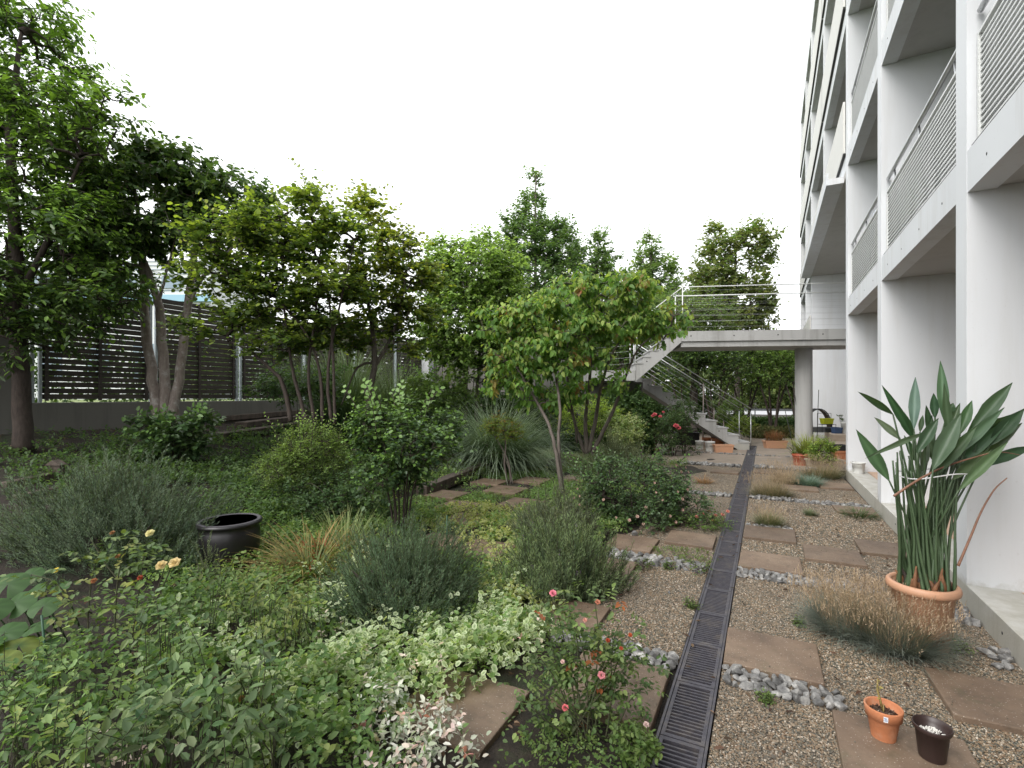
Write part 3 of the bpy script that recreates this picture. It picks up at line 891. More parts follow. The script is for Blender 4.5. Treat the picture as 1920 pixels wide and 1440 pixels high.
for a in [(-1.66, -1.11, 1.88, 2.40, .03), (-3.42, -2.88, 6.22, 6.8, .045), (-4.08, -3.54, 8.04, 8.62, .05), (-4.12, -3.53, 7.02, 7.58, .05), (-4.72, -4.16, 7.6, 8.1, .05),
          (-4.74, -4.20, 6.28, 6.78, .05), (-4.15, -3.62, 5.74, 6.22, .045), (-3.62, -3.1, 5.1, 5.6, .045), (-3.38, -2.88, 4.14, 4.64, .045), (-2.82, -2.3, 4.2, 4.66, .04), (-3.45, -2.9, 8.75, 9.3, .045),
          (-4.75, -4.2, 9.2, 9.75, .04)]:
    slab(*a[:4], ground, a[4])

# cobble rows
STONES = []
for k in range(6):
    bm = bmesh.new(); rg = random.Random(k + 20)
    for _ in range(15):
        d = Vector((rg.gauss(0, 1), rg.gauss(0, 1), rg.gauss(0, 1))).normalized()
        bm.verts.new(d * rg.uniform(.42, .56))
    r_ = bmesh.ops.convex_hull(bm, input=bm.verts[:])
    bmesh.ops.bevel(bm, geom=bm.edges[:], offset=.035, segments=1, affect='EDGES')
    me = bpy.data.meshes.new('stone'); bm.to_mesh(me); bm.free(); me.materials.append(MATS['cobble']); STONES.append(me)

def row(label, l0, l1, p0, p1, size, dens=1.0, z=.012):
    t = thing('stone_row', label, 'stone edging', W((l0 + l1) / 2, (p0 + p1) / 2, 0), 'rows of broken stones set across the gravel')
    n1 = max(1, round((l1 - l0) / size / .78)); n2 = max(1, round((p1 - p0) / size / .78))
    for i in range(n1):
        for j in range(n2):
            if random.random() > dens: continue
            l = l0 + (i + .5 + random.uniform(-.25, .25)) / n1 * (l1 - l0); p = p0 + (j + .5 + random.uniform(-.25, .25)) / n2 * (p1 - p0)
            s = size * random.uniform(.8, 1.35)
            q = W(l, p, z + s * .08)
            M = Matrix.Translation(q) @ Euler((random.uniform(-.5, .5), random.uniform(-.5, .5), random.uniform(0, 6.3))).to_matrix().to_4x4() @ Matrix.Diagonal((s * random.uniform(.9, 1.35), s * random.uniform(.8, 1.1), s * random.uniform(.6, .9), 1))
            inst(random.choice(STONES), 'stone', M, t)
    return t
row('grey broken stones along the lower edge of the slab nearest the drain', -.215, .36, 2.97, 3.16, .062)
row('short row of blue-grey stones left of the drain behind the pink rose', -1.25, -.475, 2.96, 3.15, .066)
row('long row of pale stones running from the drain to the big bird of paradise pot', -.215, .78, 4.79, 5.01, .055)
row('stone row continuing under and around the big bird of paradise pot', .78, 1.33, 4.5, 4.85, .062)
row('flat pale stones right of the lavender left of the drain', -1.42, -.475, 4.74, 5.02, .085, 1.0, 0.0)
row('short thin stone row below the round fescue tuft beside the drain', -.215, .3, 6.68, 6.8, .05)
row('thin stone row across the gravel below the tan grass clumps', -.215, 1.33, 8.52, 8.68, .075)
row('thin stone row left of the drain beyond the rose bush', -1.5, -.475, 8.5, 8.66, .075)
row('whitish stone row at the yard front edge right of the drain', -.2, 1.0, 12.2, 12.45, .12)
row('whitish stone row at the yard front edge left of the drain', -2.0, -.475, 12.1, 12.35, .12)
t = row('small stones gathered against the plinth behind the big pot', 1.2, 1.34, 3.85, 4.2, .07, .5)
row('sparse line of small white stones across the concrete yard', -2.3, 1.3, 14.72, 14.8, .07, .8)

def lone(label, l, p, s, name='stone'):
    me = random.choice(STONES); o = bpy.data.objects.new(name, me); COL.objects.link(o)
    o.location = W(l, p, s * .25); o.scale = (s, s * .8, s * .7); o.rotation_euler = (.2, .3, random.uniform(0, 6))
    ORG[o.name] = o.location.copy()
    tag(o, label, 'stone')
q = G(1255, 1113); l, p = LP(q.x, q.y); lone('single small white stone lying on the gravel left of the drain', l, p, .035)
q = G(1190, 1004); l, p = LP(q.x, q.y); lone('round pale stone at the foot of the rose bush', l, p, .1)
lone('dark grey stone at the right end of the nearest stone row', .42, 2.9, .05)

# ------------------------------------------------------------------ drain
dr = thing('drain_channel', 'long straight floor drain with black iron gratings running to the stairs', 'drain', W((DR0 + DR1) / 2, 2, 0))
mb = MB()
mb.box(DR0, DR0 + .012, -1, 17.6, -.12, .012); mb.box(DR1 - .012, DR1, -1, 17.6, -.12, .012)
mb.build('channel_edge', 'grate_iron', dr)
mb = MB(); mb.box(DR0 + .012, DR1 - .012, -1, 17.6, -.125, -.115); mb.build('channel_floor', 'drain_dark', dr)
gl0, gl1 = DR0 + .015, DR1 - .015
joint0 = 2.22 - .03
def pj(v):
    Y = F * HC / (v - HZ); x = (1434 - (1434 - 1267) * (v - HZ) / (1440 - HZ)); return LP((x - 960) / F * Y, Y)[1]
pstart = pj(1286) - .5 * 4
barmesh = None
k = 0; p0 = pstart
while p0 < 17.3:
    if p0 + .5 > .8:
        frm = MB()
        frm.box(gl0, gl1, p0 + .004, p0 + .026, -.02, .008); frm.box(gl0, gl1, p0 + .474, p0 + .496, -.02, .008)
        frm.box(gl0, gl0 + .018, p0 + .026, p0 + .474, -.02, .008); frm.box(gl1 - .018, gl1, p0 + .026, p0 + .474, -.02, .008)
        near = p0 < 4.9
        nb = 15
        bars = []
        for i in range(nb):
            pb = p0 + .026 + (i + 1) / (nb + 1) * .448
            bars.append(pb)
        if not near:
            for pb in bars: frm.box(gl0 + .018, gl1 - .018, pb - .005, pb + .005, -.018, .005)
        fo = frm.build('grate', 'grate_iron', dr)
        if near:
            if barmesh is None:
                bb = MB(); fr0 = lambda l, p, z: Vector((l * CS + p * SN, -l * SN + p * CS, z))
                bb.box(-(gl1 - gl0) / 2 + .018, (gl1 - gl0) / 2 - .018, -.005, .005, -.018, .005, fr0)
                bo = bb.build('bar', 'grate_iron'); barmesh = bo.data; bpy.data.objects.remove(bo)
            for pb in bars:
                inst(barmesh, 'bar', Matrix.Translation(W((gl0 + gl1) / 2, pb, 0) - Vector((0, 0, 0))), fo)
    p0 += .5

# ================================================================== BUILDING
FL = 1.36
bld = thing('apartment_building', 'white five-storey apartment building with concrete fins and louvred balconies', 'building', W(1.36, 7.0, 0))
bld.rotation_euler.z = -0.0078
BZ = [3.115 + 2.83 * k for k in range(5)]          # undersides of the beams
BH = .31
finp = [-1.32, 1.88, 5.08, 8.28, 11.45, 16.0, 20.6, 23.7, 27.2]
TOP = BZ[4] + BH
PL = .19
for i, p in enumerate(finp):
    mb = MB(); d = 5.2
    if i == 5:      # this fin starts above the open passage
        mb.box(FL, FL + d, p - .24, p, BZ[1] + .1, TOP)
    else: mb.box(FL, FL + d, p - .24, p, (PL - .01) if i < 5 else -.02, TOP)
    mb.build('partition_wall', 'white_paint', bld)
end = MB(); end.box(FL, 9.0, 27.204, 27.4, -.02, TOP); end.build('end_wall', 'white_paint', bld)
for i in range(len(finp) - 1):
    a, b = finp[i] + .003, finp[i + 1] - .243
    for k in range(5):
        if k == 0 and i in (4, 5): continue
        z = BZ[k]
        mb = MB(); mb.box(FL + .004, FL + .17, a, b, z, z + BH); mb.build('beam', 'beam_paint', bld)
        if i < 4 and k < 2:
            hb = MB()
            for j in range(4):
                ph = a + (b - a) * (j + .5) / 4
                hb.tube([W(FL + .0025, ph, z + .13), W(FL + .02, ph, z + .13)], .011, 8)
            hb.build('tie_hole', 'shadow_gap', bld)
        ext = FL + .172
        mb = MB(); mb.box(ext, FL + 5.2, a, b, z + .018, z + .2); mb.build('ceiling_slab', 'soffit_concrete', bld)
        if i < 4:
            mb = MB(); mb.box(FL + .9, FL + 1.25, a + 1.2, a + 1.75, z + .002, z + .017); mb.build('ceiling_hatch', 'grey_plastic', bld)
# balcony back walls and windows
for i in range(len(finp) - 1):
    a, b = finp[i] + .003, finp[i + 1] - .243
    for k in range(-1, 4):
        if k < 1 and i in (4, 5): continue
        z0 = PL if k < 0 else BZ[k] + .202; z1 = BZ[k + 1] + .016
        mb = MB(); mb.box(FL + 2.4, FL + 2.55, a, b, z0, z1); mb.build('back_wall', 'white_paint', bld)
        mb = MB(); mb.box(FL + 2.36, FL + 2.397, a + .5, b - .5, z0 + .05, z0 + 2.1); wf = mb.build('window', 'louvre_metal', bld)
        mb = MB(); h = (a + b) / 2
        mb.box(FL + 2.35, FL + 2.357, a + .57, h - .03, z0 + .12, z0 + 2.03); mb.box(FL + 2.35, FL + 2.357, h + .03, b - .57, z0 + .12, z0 + 2.03)
        mb.build('pane', 'glass_dark', wf)
# louvred railings
def slatmesh(a, b):
    bb = MB(); bb.hexa([W(-.012, a, -.008), W(.012, a, .002), W(.012, b, .002), W(-.012, b, -.008), W(-.012, a, .006), W(.012, a, .016), W(.012, b, .016), W(-.012, b, .006)])
    return bb
for (i, ks) in ((1, (0, 1)), (2, (0, 1, 2)), (3, (0, 1, 2, 3)), (0, (0, 1))):
    a, b = finp[i] + .06, finp[i + 1] - .30
    for k in ks:
        z = BZ[k] + BH
        rl = MB()
        rl.box(FL + .05, FL + .10, a - .03, a, z + .03, z + .84); rl.box(FL + .05, FL + .10, b, b + .03, z + .03, z + .84)
        rl.box(FL + .05, FL + .10, a, b, z + .82, z + .84)
        for f_ in (.33, .66): rl.box(FL + .105, FL + .14, a + (b - a) * f_ - .02, a + (b - a) * f_ + .02, z + .03, z + .84)
        r = rl.build('balcony_railing', 'louvre_metal', bld)
        mb = MB(); mb.box(FL + .02, FL + .13, a - .03, b + .03, z + .002, z + .03); mb.build('shadow_strip', 'shadow_gap', r)  # black strip painted in for the shade in the gap under the railing
        hb = MB(); hb.tube([W(FL + .07, a - .03, z + 1.01), W(FL + .07, b + .03, z + 1.01)], .022, 10)
        for f_ in (.1, .5, .9): hb.tube([W(FL + .16, a + (b - a) * f_, z + .03), W(FL + .08, a + (b - a) * f_, z + 1.0)], .012, 6)
        hb.build('handrail', 'steel', r)
        ns = 17
        if (k == 0) or (k == 1 and i >= 2):
            bb = slatmesh(a, b); so_ = None
            for s in range(ns):
                if so_ is None:
                    o = bb.build('slat', 'louvre_metal'); so_ = o.data; bpy.data.objects.remove(o)
                inst(so_, 'slat', Matrix.Translation(W(FL + .072, 0, z + .05 + s * .0455)), r)
        else:
            bb = MB()
            for s in range(ns):
                bb.box(FL + .055, FL + .09, a, b, z + .045 + s * .0455, z + .057 + s * .0455)
            o = bb.build('slat_panel', 'louvre_metal', r); o['kind'] = 'stuff'
# solid balcony fronts on the far bays, and the boxed-out floor over the passage
for i in range(4, 8):
    a, b = finp[i] + .02, finp[i + 1] - .26
    for k in range(0 if i > 5 else 1, 4):
        z = BZ[k] + BH
        mb = MB(); mb.box(FL - .045, FL - .01, a - (.2 if i > 4 else .02), b + .2, z + .03, z + 1.02)
        mb.build('balcony_front', 'panel_paint', bld)
        mb = MB(); mb.box(FL - .04, FL + .02, a, b + .2, z + .003, z + .027); mb.build('shadow_joint', 'shadow_gap', bld)
mb = MB(); mb.box(1.06, FL - .004, 11.7, 20.58, BZ[1] - .14, BZ[1] - .02); mb.box(1.06, 1.1, 11.7, 20.58, BZ[1] - .018, BZ[1] + .1)
mb.build('boxed_floor_edge', 'beam_paint', bld)
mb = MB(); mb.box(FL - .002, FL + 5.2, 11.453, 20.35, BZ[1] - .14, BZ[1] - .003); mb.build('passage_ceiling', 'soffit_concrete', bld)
for pp in (13.2, 16.4):
    mb = MB(); mb.box(2.2, 2.6, pp, pp + 1.1, BZ[1] - .15, BZ[1] - .142); mb.build('ceiling_light_panel', 'white_paint', bld)
mb = MB()
for j in range(22): mb.box(FL - .03, FL - .005, 20.75 + j * .12, 20.81 + j * .12, .9, 3.0)
o = mb.build('vent_louvre', 'galvanised', bld); o['kind'] = 'stuff'
mb = MB(); mb.box(FL + 3.0, FL + 3.15, 11.46, 20.34, .0, BZ[1] - .15); mb.build('passage_wall', 'white_paint', bld)
# plinth and terrace
mb = MB(); mb.box(FL, FL + .30, -1.5, 11.45, -.03, PL); mb.build('plinth', 'plinth_concrete', bld, bevel=.006)
mb = MB(); mb.box(FL + .303, FL + 2.4, -1.5, 11.45, -.03, PL - .004); tr = mb.build('terrace_floor', 'terrace_tile', bld)
mt = None
for p in np.arange(1.9, 11.2, .3):
    for j in range(3):
        l = FL + .31 + j * .3
        mb = MB(); mb.box(-.146, .146, -.146, .146, 0, .006)
        if mt is None: o = mb.build('tile', 'terrace_tile'); mt = o.data; bpy.data.objects.remove(o)
        inst(mt, 'tile', Matrix.Translation(W(l + .15, p + .15, PL - .004)), tr)
hb = MB()
for p in (2.6, 3.4, 4.2, 6.0, 7.2): hb.tube([W(FL - .002, p, .1), W(FL + .02, p, .1)], .010, 8)
hb.build('tie_hole', 'shadow_gap', bld)
for (l0, l1, p0, p1, z1) in ((1.75, 4.3, 16.9, 18.2, .2), (1.75, 4.3, 18.203, 20.34, .4)):
    mb = MB(); mb.box(l0, l1, p0, p1, 0.0, z1); mb.build('terrace_step', 'cream_block', bld, bevel=.01)
# towel on handrail
mb = MB()
pts = []
q = W(FL + .15, 9.35, BZ[0] + BH + 1.0)
for i in range(7):
    for j in range(5):
        a_ = (j - 2) / 2
        pts.append(q + W(.05 * a_ + .01 * math.sin(i * 2 + j), (i - 3) * .04, -.16 * abs(a_) + .012 * math.sin(i * 1.7)) )
mb.add(pts, [(i * 5 + j, i * 5 + j + 1, (i + 1) * 5 + j + 1, (i + 1) * 5 + j) for i in range(6) for j in range(4)], True)
o = mb.build('cloth', 'cloth', None, q); tag(o, 'small pale blue cloth hung over a first-floor balcony handrail', 'cloth')

# ================================================================== FOOTBRIDGE, COLUMN AND STAIR
B0 = Vector((8.56, 12.8, 0)); DB = Vector((-3.99, .5, 0)).normalized(); NB = Vector((-DB.y, DB.x, 0)); NB = NB if NB.y > 0 else -NB
def BR(a, b, z): return B0 + DB * a + NB * b + Vector((0, 0, z))
br = thing('footbridge_stair', 'grey concrete footbridge with a folded stair and thin cable railings', 'stairs', BR(3, 1, 0))
DK = 3.33
mb = MB(); mb.box(4.05, -1.4, 0, 1.4, DK - .27, DK, BR); mb.build('deck', 'raw_concrete', br)
mb = MB(); mb.box(4.05, -1.4, .05, 1.35, DK - .42, DK - .273, BR); mb.build('deck_lip', 'raw_concrete', br)
hb = MB()
for a in (.5, 1.6, 2.7, 3.8): hb.tube([BR(a, -.002, DK - .13), BR(a, .02, DK - .13)], .018, 8)
hb.build('tie_hole', 'shadow_gap', br)
def flight(a0, z0, a1, z1, n, b0, b1, th):
    """steps with a sloping underside; (a0, z0) is the low end"""
    da = (a1 - a0) / n; dz = (z1 - z0) / n; sgn = 1 if da > 0 else -1
    o = None
    def und(i): return max(z0 + i * dz - th, 0.0 if z0 < .1 else -9)
    for i in range(n):
        x0, x1 = a0 + i * da, a0 + (i + 1) * da - sgn * .0; zt = z0 + (i + 1) * dz
        lo0, lo1 = und(i), und(i + 1)
        c8 = [BR(x0, b0, lo0), BR(x1, b0, lo1), BR(x1, b1, lo1), BR(x0, b1, lo0), BR(x0, b0, zt), BR(x1, b0, zt), BR(x1, b1, zt), BR(x0, b1, zt)]
        if sgn < 0: c8 = [c8[1], c8[0], c8[3], c8[2], c8[5], c8[4], c8[7], c8[6]]
        mb = MB(); mb.hexa(c8); st_ = mb.build('step', 'raw_concrete', br)
        tb = MB(); tb.box(x0 - sgn * .035, x1 - sgn * .002, b0 - .02, b1 + .02, zt + .002, zt + .035, BR)
        tb.build('tread', 'raw_concrete', st_)
    hb = MB()
    for f_ in (.25, .55, .85): hb.tube([BR(a0 + (a1 - a0) * f_, b0 - .002, z0 + (z1 - z0) * f_ - .02), BR(a0 + (a1 - a0) * f_, b0 + .02, z0 + (z1 - z0) * f_ - .02)], .018, 8)
    hb.build('tie_hole', 'shadow_gap', br)
LZ = 2.29
flight(1.78, 0.0, 5.2, LZ, 11, 1.6, 2.75, .22)
flight(5.25, LZ, 4.055, DK, 6, .0, 1.25, .30)
mb = MB(); mb.box(5.26, 6.6, 0, 2.75, LZ - .28, LZ, BR); mb.build('landing', 'raw_concrete', br)
def rail(pts, h, cables, b, posts, mat_='white_rail'):
    r = MB()
    r.tube([BR(a, b, z + h) for a, z in pts], .014, 8)
    for a, z in posts: r.tube([BR(a, b, z), BR(a, b, z + h)], .014, 8)
    o = r.build('handrail', mat_, br)
    c = MB()
    for j in range(cables): c.tube([BR(a, b, z + .12 + (h - .22) * j / (cables - 1)) for a, z in pts], .0018, 4)
    c.build('cable', 'steel', o)
rail([(-.8, DK), (4.0, DK), (5.25, LZ + .08), (6.5, LZ)], 1.2, 7, .08, [(4.0, DK), (5.25, LZ), (6.5, LZ), (-.8, DK)])
rail([(-.8, DK), (3.95, DK)], 1.2, 7, 1.3, [(3.95, DK), (-.8, DK)])
rail([(1.72, .1), (5.1, LZ)], 1.12, 7, 1.66, [(1.72, 0), (5.1, LZ)], 'steel')
rail([(1.72, .1), (5.1, LZ)], 1.12, 7, 2.7, [(1.72, 0), (5.1, LZ)], 'steel')
rail([(6.5, LZ), (6.5, LZ)], 1.1, 7, 2.7, [(6.5, LZ)]) if False else None
mb = MB(); cx = BR(.56, .95, 0)
mb.lathe(cx, [(.215, 0), (.215, DK - .423)], 40); mb.build('column', 'raw_concrete', br)

# ================================================================== FENCE
FZ = 1.48
fe = thing('slatted_fence', 'dark brown horizontal slat fence on a low concrete wall', 'fence', W(-11.1, 8, 1))
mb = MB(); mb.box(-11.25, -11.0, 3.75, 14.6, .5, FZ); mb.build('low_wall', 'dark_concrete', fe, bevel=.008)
posts = [3.85, 5.67, 7.50, 9.35, 11.2, 13.05]
slm = None
for i, p in enumerate(posts):
    for dp in (-.05, .05):
        mb = MB(); mb.box(-11.10, -11.04, p + dp - .02, p + dp + .02, FZ + .002, FZ + 2.12); mb.build('post', 'galvanised', fe)
ns = 20
for i in range(len(posts)):
    a = posts[i] + .075; b = (posts[i + 1] if i + 1 < len(posts) else 14.6) - .075
    for s in range(ns):
        sh = MB(); Lh = (b - a) / 2; j = random.uniform(-.004, .004)
        sh.box(-11.10, -11.075, a, b, FZ + .06 + s * .104 + j, FZ + .06 + s * .104 + .09 + j)
        sh.build('slat', 'slat_wood', fe)
    for pp in (a + .06, (a + b) / 2, b - .06):
        mb = MB(); mb.box(-11.072, -11.03, pp - .022, pp + .022, FZ + .03, FZ + 2.11); mb.build('batten', 'slat_wood', fe)
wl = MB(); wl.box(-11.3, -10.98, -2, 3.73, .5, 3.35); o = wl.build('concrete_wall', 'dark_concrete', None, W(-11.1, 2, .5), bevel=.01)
tag(o, 'tall dark concrete wall behind the big left tree at the end of the fence', 'wall')
# grooved end wall
ew = thing('grooved_wall', 'dark grey concrete wall with vertical grooves beyond the tall striped grass', 'wall', W(-8, 14.7, 0))
for i in range(22):
    l = -11.0 + i * .26
    if l > -5.6: break
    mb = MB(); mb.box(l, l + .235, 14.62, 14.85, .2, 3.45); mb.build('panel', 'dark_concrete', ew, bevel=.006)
mb = MB(); mb.box(-11.0, -5.6, 14.66, 14.83, .2, 3.43); mb.build('wall_core', 'drain_dark', ew)
mb = MB(); mb.box(-5.6, -3.2, 14.62, 14.82, 0, 2.0); o = mb.build('concrete_wall', 'dark_concrete', None, W(-4.4, 14.7, 0), bevel=.01)
tag(o, 'low dark concrete wall under the stair landing', 'wall')
mb = MB(); mb.box(-10.9, -10.6, 14.3, 14.6, 1.0, 4.2); o = mb.build('gate_post', 'white_paint', None, W(-10.8, 14.4, 1)); tag(o, 'pale concrete post where the fence meets the grooved wall', 'post')

# timber sleepers
def sleeper(a, b, h, lab, wd=.2, z=None):
    A_, B_ = Vector(a), Vector(b)
    d = (B_ - A_); d.z = 0; d.normalize(); s = Vector((d.y, -d.x, 0)) * wd
    mb = MB(); up = Vector((0, 0, h))
    mb.hexa([A_, B_, B_ + s, A_ + s, A_ + up, B_ + up, B_ + s + up, A_ + s + up])
    o = mb.build('timber_sleeper', 'sleeper_wood', None, (A_ + B_) / 2, bevel=.008)
    tag(o, lab, 'timber', 'weathered timber sleepers edging the raised beds')
def wl_(l, p, z=0): return W(l, p, terrain(l, p) + z)
sleeper(wl_(-4.92, 6.3, -.02), wl_(-5.25, 9.0, -.02), .17, 'split weathered sleeper beside the stepping slabs under the little maple')
sleeper(wl_(-6.0, 8.0, -.05), wl_(-5.5, 9.9, -.05), .2, 'grey sleeper second up from the stepping slabs')
sleeper(wl_(-6.3, 9.4, .03), wl_(-5.9, 11.0, .03), .16, 'dark sleeper behind the second one near the striped grass', .25)
sleeper(wl_(-7.2, 7.2, -.05), wl_(-6.7, 10.2, -.05), .2, 'long sleeper half hidden behind the glossy rose bush')
a_ = G(0, 912); b_ = G(262, 858)
sleeper(a_ + Vector((0, 0, -.05)), b_ + Vector((0, 0, -.05)), .10, 'long dark sleeper behind the left rosemary', .1)
a_ = G(20, 935); b_ = G(120, 915)
sleeper(a_ + Vector((0, 0, -.05)), b_ + Vector((0, 0, -.05)), .09, 'short sleeper at the left edge of the photo', .1)
for (u0, v0, u1, v1, lab) in ((395, 822, 545, 800, 'lowest reddish sleeper stacked below the fence'), (440, 800, 560, 785, 'middle reddish sleeper stacked below the fence'), (400, 788, 600, 771, 'uppermost dark sleeper stacked below the fence')):
    a_ = G(u0, v0); b_ = G(u1, v1)
    sleeper(a_ + Vector((0, 0, -.02)), b_ + Vector((0, 0, -.02)), .12, lab, .3)

OUT_BUSHES = True
# far building behind the fence
fb = thing('far_building', 'pale grey building with a blue band seen over the fence', 'building', (-32, 44, 0))
def FBX(x, y, z): return Vector((x, y, z))
mb = MB(); mb.box(-46, -25.5, 42, 52, 0, 13.0, FBX); mb.build('wall', 'far_wall', fb)
mb = MB(); mb.box(-46.1, -25.3, 41.7, 41.98, 9.55, 10.1, FBX); mb.build('blue_band', 'far_blue', fb)
mb = MB()
for z in np.arange(10.5, 13, .35): mb.box(-46, -25.5, 41.94, 41.99, z, z + .04, FBX)
mb.build('siding', 'far_window', fb)
for x in (-44, -40.5, -37, -33.4, -29.6):
    mb = MB(); mb.box(x, x + 1.6, 41.9, 41.99, 10.7, 11.7, FBX); o = mb.build('window', 'far_window', fb)
for x in (-44, -40, -36, -32, -28):
    mb = MB(); mb.box(x, x + 1.9, 41.9, 41.99, 3, 6, FBX); o = mb.build('window', 'far_window', fb)
# low roadside barrier beyond the yard
gb = thing('roadside_barrier', 'low grey rail along the far side of the yard', 'barrier', W(0, 34, 0))
mb = MB(); mb.box(-16, 6, 36, 36.06, .62, .74); mb.build('rail', 'grey_plastic', gb)
for l in np.arange(-16, 6.1, 2.2):
    mb = MB(); mb.box(l, l + .07, 36.07, 36.14, 0, .7); mb.build('post', 'grey_plastic', gb)

# ================================================================== POTS AND SMALL THINGS
def pot(name, label, cat, c, prof, mat, fill=None, fillr=.8, fillz=.8, group=None, n=40):
    t = thing(name, label, cat, c, group)
    mb = MB(); mb.lathe(c, prof, n); mb.build('pot_body', mat, t)
    if fill:
        h = max(z for r, z in prof); r = fillr
        mb = MB(); mb.lathe(Vector(c) + Vector((0, 0, h * fillz - .01)), [(r * .3, .0), (r, .0), (r * .98, .008), (r * .5, .013), (0.0005, .014)], 24); mb.build('soil_fill', fill, t)
    return t
def wallprof(rb, rt, h, rim=.012, rimh=.03, th=.006):
    return [(rb, 0), (rb + (rt - rim - rb) * .9, h - rimh), (rt - rim * .2, h - rimh + .001), (rt, h - rimh * .6), (rt, h - .004), (rt - .004, h), (rt - th - .004, h), (rt - th - .006, h - .006), (rb + (rt - rb) * .7 - th, h * .5), (0.001, h * .45)]
def bits(parent, c, r, n, size, mat, name='bark_bits'):
    mb = MB()
    for _ in range(n):
        a = random.uniform(0, 6.283); rr = r * math.sqrt(random.random()); s = size * random.uniform(.6, 1.3)
        q = Vector(c) + Vector((math.cos(a) * rr, math.sin(a) * rr, random.uniform(0, size * .6)))
        e = Euler((random.uniform(0, 3), random.uniform(0, 3), random.uniform(0, 3))).to_matrix()
        vs = [q + e @ Vector((x * s, y * s * .7, z * s * .5)) for x, y, z in ((-1, 0, 0), (1, 0, 0), (0, -1, 0), (0, 1, 0), (0, 0, -1), (0, 0, 1))]
        mb.add(vs, [(0, 2, 5), (2, 1, 5), (1, 3, 5), (3, 0, 5), (2, 0, 4), (1, 2, 4), (3, 1, 4), (0, 3, 4)])
    o = mb.build(name, mat, parent); o['kind'] = 'stuff'; return o

# small terracotta pot and brown plastic pot on the nearest slab
c = W(.485, 2.80, .037)
tp = thing('terracotta_pot', 'small orange terracotta pot with a price sticker and a thin bare stem', 'pot', c)
mb = MB(); mb.lathe(c, [(.047, 0), (.062, .092), (.064, .094), (.0705, .0955), (.075, .138), (.0735, .141), (.068, .141), (.0655, .138), (.06, .10), (.001, .098)], 48); mb.build('pot_body', 'terracotta', tp)
mb = MB(); mb.lathe(c + Vector((0, 0, .104)), [(.055, 0), (.0625, .002), (.001, .010)], 24); mb.build('soil_fill', 'bark_chip', tp)
bits(tp, c + Vector((0, 0, .112)), .056, 90, .0055, 'bark_chip')
bits(tp, c + Vector((0, 0, .113)), .05, 12, .005, 'cream_block', 'pale_bits')
ang = math.atan2(-c.y, -c.x) + .12
sp = []
for i in range(5):
    for j in (0, 1):
        a = ang + (i - 2) * .055; r = .0722 + j * .0026
        sp.append(c + Vector((math.cos(a) * (r + .0012), math.sin(a) * (r + .0012), .105 + j * .026)))
mb = MB(); mb.add(sp, [(2 * i, 2 * i + 2, 2 * i + 3, 2 * i + 1) for i in range(4)]); st = mb.build('price_sticker', 'sticker', tp)
mb = MB()
for r_, (z0, z1) in enumerate(((.121, .1265), (.1165, .1185), (.1125, .1145))):
    for i in range(3 if r_ == 0 else 4):
        a = ang + (-.075 + i * .04); b_ = a + (.03 if r_ else .026); r = .0746 + (z0 - .105) * .08 + .0012
        mb.add([c + Vector((math.cos(x) * r, math.sin(x) * r, z)) for x, z in ((a, z0), (b_, z0), (b_, z1), (a, z1))], [(0, 1, 2, 3)])
mb.build('sticker_print', 'print_blue', st)
mb = MB(); s0 = c + Vector((.005, .01, .11))
mb.tube([s0, s0 + Vector((-.012, .0, .05)), s0 + Vector((-.026, .0, .10)), s0 + Vector((-.024, .0, .15))], [.006, .0045, .004, .002], 8)
mb.tube([s0 + Vector((-.004, -.01, -.005)), s0 + Vector((-.006, -.012, .02)), s0 + Vector((.0, -.005, .035))], [.003, .003, .002], 6)
sto = mb.build('stem', 'thin_stem', tp)
P = np.array([s0 + Vector((-.014 - .012 * (i / 8), 0, .05 + .1 * i / 8)) for i in range(9)])
lf = leaves_obj('bud', P, RNG.normal(size=(9, 3)) + np.array([0, 0, .9]), RNG.normal(size=(9, 3)), .024, .008, np.array([(.42, .36, .12)]) * RNG.uniform(.7, 1.2, (9, 1)), 'lance', 'leaf', tp)
c = W(.645, 2.735, .037)
bp = thing('brown_pot', 'dark brown plastic pot filled with white pebbles', 'pot', c)
mb = MB(); mb.lathe(c, [(.046, 0), (.048, .004), (.060, .118), (.0655, .12), (.069, .128), (.0705, .139), (.069, .142), (.066, .141), (.062, .128), (.057, .122), (.054, .095), (.001, .094)], 48); mb.build('pot_body', 'brown_plastic', bp)
bits(bp, c + Vector((0, 0, .10)), .05, 150, .0062, 'white_pebble', 'white_pebbles')
ang2 = math.atan2(-c.y, -c.x) + 1.35
mb = MB(); mb.add([c + Vector((math.cos(a) * .0575, math.sin(a) * .0575, z)) for a, z in ((ang2, .07), (ang2 + .2, .07), (ang2 + .2, .09), (ang2, .09))], [(0, 1, 2, 3)]); mb.build('label_sticker', 'sticker', bp)

# big black glazed jar in the bed
c = Vector((-2.63, 4.62, 0.0)); lpj = LP(c.x, c.y); c.z = float(terrain(*lpj)) - .02
bj = thing('glazed_pot', 'large round black glazed pot standing empty in the plants', 'pot', c)
mb = MB(); R = .272
mb.lathe(c, [(R * .62, 0), (R * .78, .08), (R * .93, .2), (R * .97, .3), (R * .93, .38), (R * .88, .415), (R * .9, .424), (R * 1.0, .43), (R * 1.02, .445), (R * .99, .462), (R * .84, .462), (R * .80, .45), (R * .82, .40), (R * .86, .3), (R * .8, .15), (.001, .12)], 56)
mb.build('pot_body', 'black_glaze', bj)
mb = MB(); mb.lathe(c + Vector((0, 0, .4635)), [(R * .845, 0), (R * .985, 0), (R * .97, .004), (R * .86, .004), (R * .845, 0.0)], 56); mb.build('rim', 'black_rim', bj)
mb = MB(); mb.lathe(c + Vector((0, 0, .2)), [(R * .5, 0), (R * .8, .0), (.001, .004)], 30); mb.build('soil_fill', 'soil', bj)

